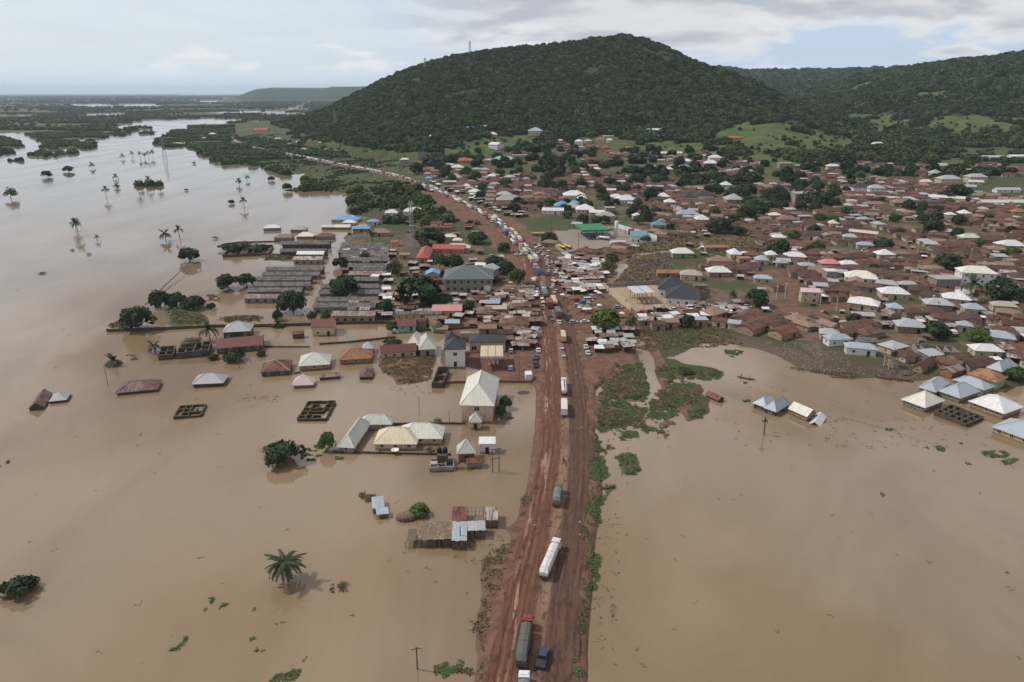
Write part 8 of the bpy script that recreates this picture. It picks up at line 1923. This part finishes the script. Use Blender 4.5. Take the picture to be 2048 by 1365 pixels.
# ------------------------------------------------------------------ market stalls and umbrellas at the junction
gm = 'market stalls right of the junction'; gm2 = 'market stalls left of the junction'; gm3 = 'stalls and tin roofs beside the wetland lane'; gm4 = 'huts and tin roofs below the pink hall'
def fill_sheds(poly, n, grp, kinds, where, amean, seed, cat='stall', name='market_stall', rad=2.0, sc=(.8, 1.15)):
    rg = random.Random(seed); us = [p[0] for p in poly]; vs = [p[1] for p in poly]; L = []; tries = 0
    while len(L) < n and tries < n * 40:
        tries += 1; u, v = rg.uniform(min(us), max(us)), rg.uniform(min(vs), max(vs))
        if not in_poly(u, v, poly): continue
        x, y, z = at(u, v)
        if z < .25 or not clear(x, y, rad * .62) or road_near(np.array([x]), np.array([y]))[0][0] < 9: continue
        FOOT.append((x, y, rad * .85)); L.append((x, y, z, u, v, rg.choice(kinds)))
    SD = {0: 'patchy pale tin stall', 1: 'rusty tin stall', 2: 'wide rusty tin stall', 3: 'white sheet stall', 4: 'beige cloth stall', 5: 'brown gabled stall', 6: 'grey sheet stall'}; c_ = {}
    L.sort(key=lambda q: q[3])
    for (x, y, z, u, v, k) in L:
        c_[k] = c_.get(k, 0) + 1; o = shed(name, x, y, z - .05, amean + rg.uniform(-.35, .35), k, '%s %s, %s from the left' % (SD[k], where, nth(c_[k] - 1)), cat, grp); o.scale = (rg.uniform(*sc),) * 3
fill_sheds([(1118,515),(1160,512),(1215,520),(1212,560),(1205,585),(1120,590),(1108,560)], 95, gm, [0, 1, 3, 4, 0, 1, 2, 6], 'in the market right of the junction', .15, 31, rad=2.1)
fill_sheds([(965,590),(1065,570),(1075,600),(1075,650),(1020,665),(965,660),(950,620)], 85, gm2, [1, 1, 2, 5, 4, 0, 5], 'in the market left of the junction', 0.0, 32)
fill_sheds([(1195,655),(1270,660),(1280,700),(1180,710),(1160,690)], 22, gm3, [0, 3, 6, 4, 1], 'beside the wetland lane', .2, 33)
fill_sheds([(1270,626),(1480,610),(1490,624),(1420,640),(1280,650)], 30, 'tin roofs along the car park road', [0, 1, 3, 6, 2], 'along the car park road', .1, 34)
fill_sheds([(800,560),(900,590),(960,585),(965,660),(940,690),(880,680),(840,640),(760,640),(780,600)], 46, gm4, [1, 2, 5, 0, 6], 'around the pink hall', 0, 35, cat='hut', name='tin_hut')
fill_sheds([(840,380),(900,395),(1000,430),(1060,440),(1040,425),(960,395),(860,365)], 46, 'roadside sheds below the upper town', [0, 1, 2, 3, 6], 'at the upper roadside', .4, 36)
fill_sheds([(790,545),(860,520),(960,500),(1030,520),(1040,590),(960,585),(880,590),(800,580)], 30, 'sheds round the large dark roof', [1, 0, 5, 6], 'around the large dark roof', 0, 37, cat='hut', name='tin_hut')
fill_sheds([(1010,668),(1070,660),(1070,700),(1010,700)], 14, 'sheds beside the old station', [0, 1, 2, 6], 'beside the old fuel station', 0, 38)
fill_sheds([(830,430),(960,440),(960,470),(880,480),(790,470),(780,440)], 22, 'sheds behind the mast', [1, 2, 5, 0], 'behind the mast', 0, 39, cat='hut', name='tin_hut')
fill_sheds([(1280,430),(1500,440),(1640,400),(2050,400),(2060,760),(1900,740),(1640,690),(1500,640),(1480,560),(1340,480)], 150, 'small sheds squeezed between the town houses', [0, 1, 2, 3, 6, 4, 0], 'between the town houses', -.2, 40, cat='shed', name='yard_shed', rad=1.6, sc=(.6, 1.0))
CLOTH = [plain_mat('cloth_' + n_, c_, dirt=.15) for n_, c_ in (('white', (.72, .70, .68)), ('red', (.5, .08, .06)), ('yellow', (.62, .45, .12)), ('pink', (.62, .34, .32)), ('green', (.06, .32, .18)), ('blue', (.12, .25, .5)))]
def umbrella_mesh(i):
    k = ('umb', i)
    if k not in _cache:
        mb = MB(); n_ = 8
        for q in range(n_):
            a, b = 2 * pi * q / n_, 2 * pi * (q + 1) / n_
            mb.face([(0, 0, 2.75), (1.4 * cos(a), 1.4 * sin(a), 2.1), (1.4 * cos(b), 1.4 * sin(b), 2.1)]); mb.face([(0, 0, 2.69), (1.4 * cos(b), 1.4 * sin(b), 2.04), (1.4 * cos(a), 1.4 * sin(a), 2.04)]); mb.face([(1.4 * cos(a), 1.4 * sin(a), 2.04), (1.4 * cos(b), 1.4 * sin(b), 2.04), (1.4 * cos(b), 1.4 * sin(b), 2.1), (1.4 * cos(a), 1.4 * sin(a), 2.1)])
        _cache[k] = mb.mesh('canopy', CLOTH[i]); mb = MB(); mb.tube([(0, 0, -.3), (0, 0, 2.7)], .035, 5); _cache[('umbp',)] = mb.mesh('pole', M_STEEL)
    return _cache[k], _cache[('umbp',)]
UN = ['white', 'red', 'yellow', 'pink', 'green', 'blue']; uc = {}
uu = []
for (u0, u1, v0, v1, n_, w_) in ((1018, 1075, 560, 600, 26, 'at the market left of the queue'), (1125, 1200, 575, 600, 18, 'by the dirt lot right of the road'), (1145, 1200, 618, 628, 10, 'in the row left of the big bright tree'), (1210, 1262, 628, 640, 6, 'right of the big bright tree')):
    for _ in range(n_):
        u, v = R.uniform(u0, u1), R.uniform(v0, v1); x, y, z = at(u, v)
        if not clear(x, y, .6): continue
        FOOT.append((x, y, 1.0)); uu.append((u, x, y, z, w_))
for (u, x, y, z, w_) in sorted(uu):
    i = R.choices(range(6), [9, 2, 1, 3, 1, 1])[0]; uc[(i, w_)] = uc.get((i, w_), 0) + 1
    o = empty('parasol', (x, y, z), R.uniform(0, 1), '%s parasol %s, %s from the left' % (UN[i], w_, nth(uc[(i, w_)] - 1)), 'parasol', 'market parasols'); c_, p_ = umbrella_mesh(i); obj('canopy', c_, o); obj('pole', p_, o)

# ------------------------------------------------------------------ people (tiny in the photo, still whole figures)
def person_mesh(seat=False):
    V = [(0, 0, .92), (0, 0, 1.15), (0, 0, 1.40), (0, 0, 1.50), (0, 0, 1.60), (0, 0, 1.74), (0, .17, 1.40), (.03, .24, 1.15), (.10, .22, .92), (0, -.17, 1.40), (.03, -.24, 1.15), (.10, -.22, .92),
         (0, .10, .88), (.06, .11, .48), (0, .11, .06), (.12, .11, .03), (0, -.10, .88), (-.02, -.11, .48), (-.10, -.11, .06), (.02, -.11, .03), (.16, .22, .84), (.16, -.22, .84)]
    E = [(0, 1), (1, 2), (2, 3), (3, 4), (4, 5), (2, 6), (6, 7), (7, 8), (2, 9), (9, 10), (10, 11), (0, 12), (12, 13), (13, 14), (14, 15), (0, 16), (16, 17), (17, 18), (18, 19), (8, 20), (11, 21)]
    Rr_ = [.15, .145, .14, .06, .095, .075, .06, .048, .038, .06, .048, .038, .09, .06, .042, .04, .09, .06, .042, .04, .03, .03]
    me = bpy.data.meshes.new('body'); me.from_pydata(V, E, []); o = bpy.data.objects.new('tmp', me); COL.objects.link(o)
    md = o.modifiers.new('s', 'SKIN'); me.skin_vertices[0].data[0].use_root = True
    for i, r_ in enumerate(Rr_): me.skin_vertices[0].data[i].radius = (r_, r_)
    md2 = o.modifiers.new('b', 'SUBSURF'); md2.levels = 1
    dg = bpy.context.evaluated_depsgraph_get(); out = bpy.data.meshes.new_from_object(o.evaluated_get(dg)); bpy.data.objects.remove(o); out.name = 'body'; return out
PB = person_mesh(); SKIN = plain_mat('skin', (.075, .04, .025), (.10, .055, .035), dirt=0); pbs = []
for i in range(6):
    m_ = PB.copy(); m_.materials.clear(); m_.materials.append(SKIN); m_.materials.append(CLOTH[i]); m_.materials.append(plain_mat('dark_trousers', (.03, .035, .05), (.08, .06, .05), dirt=.1))
    for p in m_.polygons:
        z_ = p.center.z; y_ = abs(p.center.y); p.material_index = 1 if (.86 < z_ < 1.44 and (y_ < .22 or z_ > 1.15)) else (2 if .1 < z_ <= .86 and y_ < .2 else 0); p.use_smooth = True
    pbs.append(m_)
def person(x, y, z, i, label, a=None, group=None):
    o = bpy.data.objects.new('person', pbs[i]); COL.objects.link(o); o.location = (x, y, z); o.rotation_euler = (0, 0, R.uniform(0, 6.28) if a is None else a); return tag(o, label, 'person', group)
for (u, v, i, l) in ((1070, 1058, 0, 'person in white walking on the left side of the embankment'), (1160, 1052, 0, 'person in white at the right edge of the embankment'), (1166, 1056, 5, 'person in blue next to the one in white at the right edge'), (1160, 1078, 2, 'person in yellow on the right side of the embankment'), (1101, 717, 2, 'person in yellow walking on the road by the forecourt'),
                     (1162, 862, 0, 'person in white on the right verge below the weed bank'), (1170, 775, 4, 'person in green standing on the right verge'), (1152, 752, 0, 'person in white beside the puddled right verge')):
    x, y, z = at(u, v); person(x, y, z + .02, i, l)
for i, (dx__, l) in enumerate(((-1.8, 'person at the rear of the lone canoe'), (1.2, 'person at the front of the lone canoe'))): person(CANX[0] + dx__ * cos(-.5), CANX[1] + dx__ * sin(-.5), .1, (5, 1)[i], l)
pc = {}; pl = []
for (poly, n_, w_) in (([(1075,570),(1125,560),(1200,590),(1210,625),(1130,640),(1110,600)], 60, 'in the dirt lot right of the junction'), ([(1000,560),(1075,560),(1080,640),(1000,600)], 55, 'in the market left of the junction'), ([(1080,640),(1140,650),(1150,700),(1090,690)], 12, 'on the mud around the tan box truck'), ([(1000,700),(1075,690),(1075,762),(1000,758)], 16, 'on the old station forecourt'),
                    ([(1085,500),(1120,510),(1120,560),(1100,560)], 22, 'between the cars below the fuel station'), ([(1780,735),(1830,735),(1830,752),(1780,752)], 10, 'by the canoes'), ([(1040,430),(1100,440),(1140,500),(1060,460)], 10, 'on the dirt verge by the station')):
    rg = random.Random(len(w_)); k = 0
    while k < n_:
        u, v = rg.uniform(min(p[0] for p in poly), max(p[0] for p in poly)), rg.uniform(min(p[1] for p in poly), max(p[1] for p in poly)); k += 1
        if not in_poly(u, v, poly): continue
        x, y, z = at(u, v)
        if not clear(x, y, .3) or z < .2 or any((x - q[0]) ** 2 + (y - q[1]) ** 2 < (q[2] * .6) ** 2 for q in VEH): continue
        pl.append((u, x, y, z, rg.randrange(6), w_))
for (u, x, y, z, i, w_) in sorted(pl):
    pc[(i, w_)] = pc.get((i, w_), 0) + 1; person(x, y, z + .02, i, 'person in %s top %s, %s from the left' % (UN[i], w_, nth(pc[(i, w_)] - 1)), group='people about the junction')
# motorcycle with rider
x, y, z, a = road_at(1127, 921); o = empty('motorcycle', (x, y, z), a, 'dark motorcycle alone on the pale strip of the embankment', 'motorcycle')
for q in (-.62, .62): mb = MB(); mb.tube([(q, -.05, .3), (q, .05, .3)], .3, 12); obj('wheel', mb.mesh('wheel', M_RUB), o)
mb = MB(); mb.tube([(-.6, 0, .3), (-.1, 0, .55), (.35, 0, .75), (.55, 0, .35)], [.05, .12, .1, .05], 6); obj('frame', mb.mesh('frame', P_RED), o); mb = MB(); mb.box(-.65, .05, -.13, .13, .72, .82); obj('seat', mb.mesh('seat', M_BLACK), o); mb = MB(); mb.tube([(.4, -.35, 1.0), (.45, 0, .95), (.4, .35, 1.0)], .02, 4); obj('handlebar', mb.mesh('handlebar', M_STEEL), o)
person(x - .1 * cos(a), y - .1 * sin(a), z + .0, 1, 'person in red astride the motorcycle on the embankment', a)
# roadside sign boards at the junction
for u, v, w_, h_, l, mt in ((1078, 674, 2.4, 1.6, 'small pale board on two legs at the left junction corner', W_WHITE), (975, 592, 3.2, 4.0, 'tall pale signboard beside the large dark roofed building', W_WHITE)):
    x, y, z = at(u, v); o = empty('signboard', (x, y, z), 0, l, 'signboard')
    for s in (-1, 1): mb = MB(); mb.box(-.06, .06, -.06, .06, -.5, 1.6 + h_ * .9); obj('post', mb.mesh('post', M_STEEL), o, (s * w_ * .42, 0, 0))
    mb = MB(); mb.box(-w_/2, w_/2, -.14, -.07, 1.4, 1.4 + h_); obj('board', mb.mesh('board', mt), o)
for (u, v, w_) in ((1057, 752, 3),):
    small_box('container', u, v + 6, 2.4, 3.6, 2.4, .1, W_WHITE, 'white kiosk with rows of shelves at the lower end of the forecourt', 'kiosk')
# bank debris: sticks, floating twigs
rgd = random.Random(77); mb = MB()
for (u0, u1, v0, v1, n_) in ((560, 2040, 880, 1340, 60), (20, 560, 560, 1340, 45), (1180, 1240, 860, 1340, 60), (1420, 2040, 760, 900, 120), (480, 560, 790, 805, 40), (930, 1010, 1080, 1130, 30), (380, 820, 590, 680, 160), (780, 880, 770, 790, 20), (1640, 1880, 838, 905, 40)):
    for _ in range(n_):
        u, v = rgd.uniform(u0, u1), rgd.uniform(v0, v1); x, y, z = at(u, v)
        if z > .05: continue
        for _k in range(rgd.randrange(1, 5)):
            a = rgd.uniform(0, 3.14); L = rgd.uniform(.1, .55); xx, yy = x + rgd.uniform(-.6, .6), y + rgd.uniform(-.6, .6)
            mb.tube([(xx - cos(a) * L, yy - sin(a) * L, .02), (xx + cos(a) * L, yy + sin(a) * L, rgd.uniform(.03, .25))], [.05, .02], 3)
for i in range(150):            # line of drowned fence and grass out to the right
    t_ = i / 150; u = np.interp(t_, [0, .3, .6, 1], [1650, 1692, 1760, 1880]); v = np.interp(t_, [0, .3, .6, 1], [846, 838, 856, 893]); x, y, z = at(u, v)
    xx, yy = x + rgd.uniform(-.3, .3), y + rgd.uniform(-.3, .3); mb.tube([(xx, yy, -.2), (xx + rgd.uniform(-.3, .3), yy, rgd.uniform(.1, .45))], [.05, .03], 3)
o = bpy.data.objects.new('floating_twigs', mb.mesh('floating_twigs', M_WOOD)); COL.objects.link(o); tag(o, kind='stuff')
flush_labels()
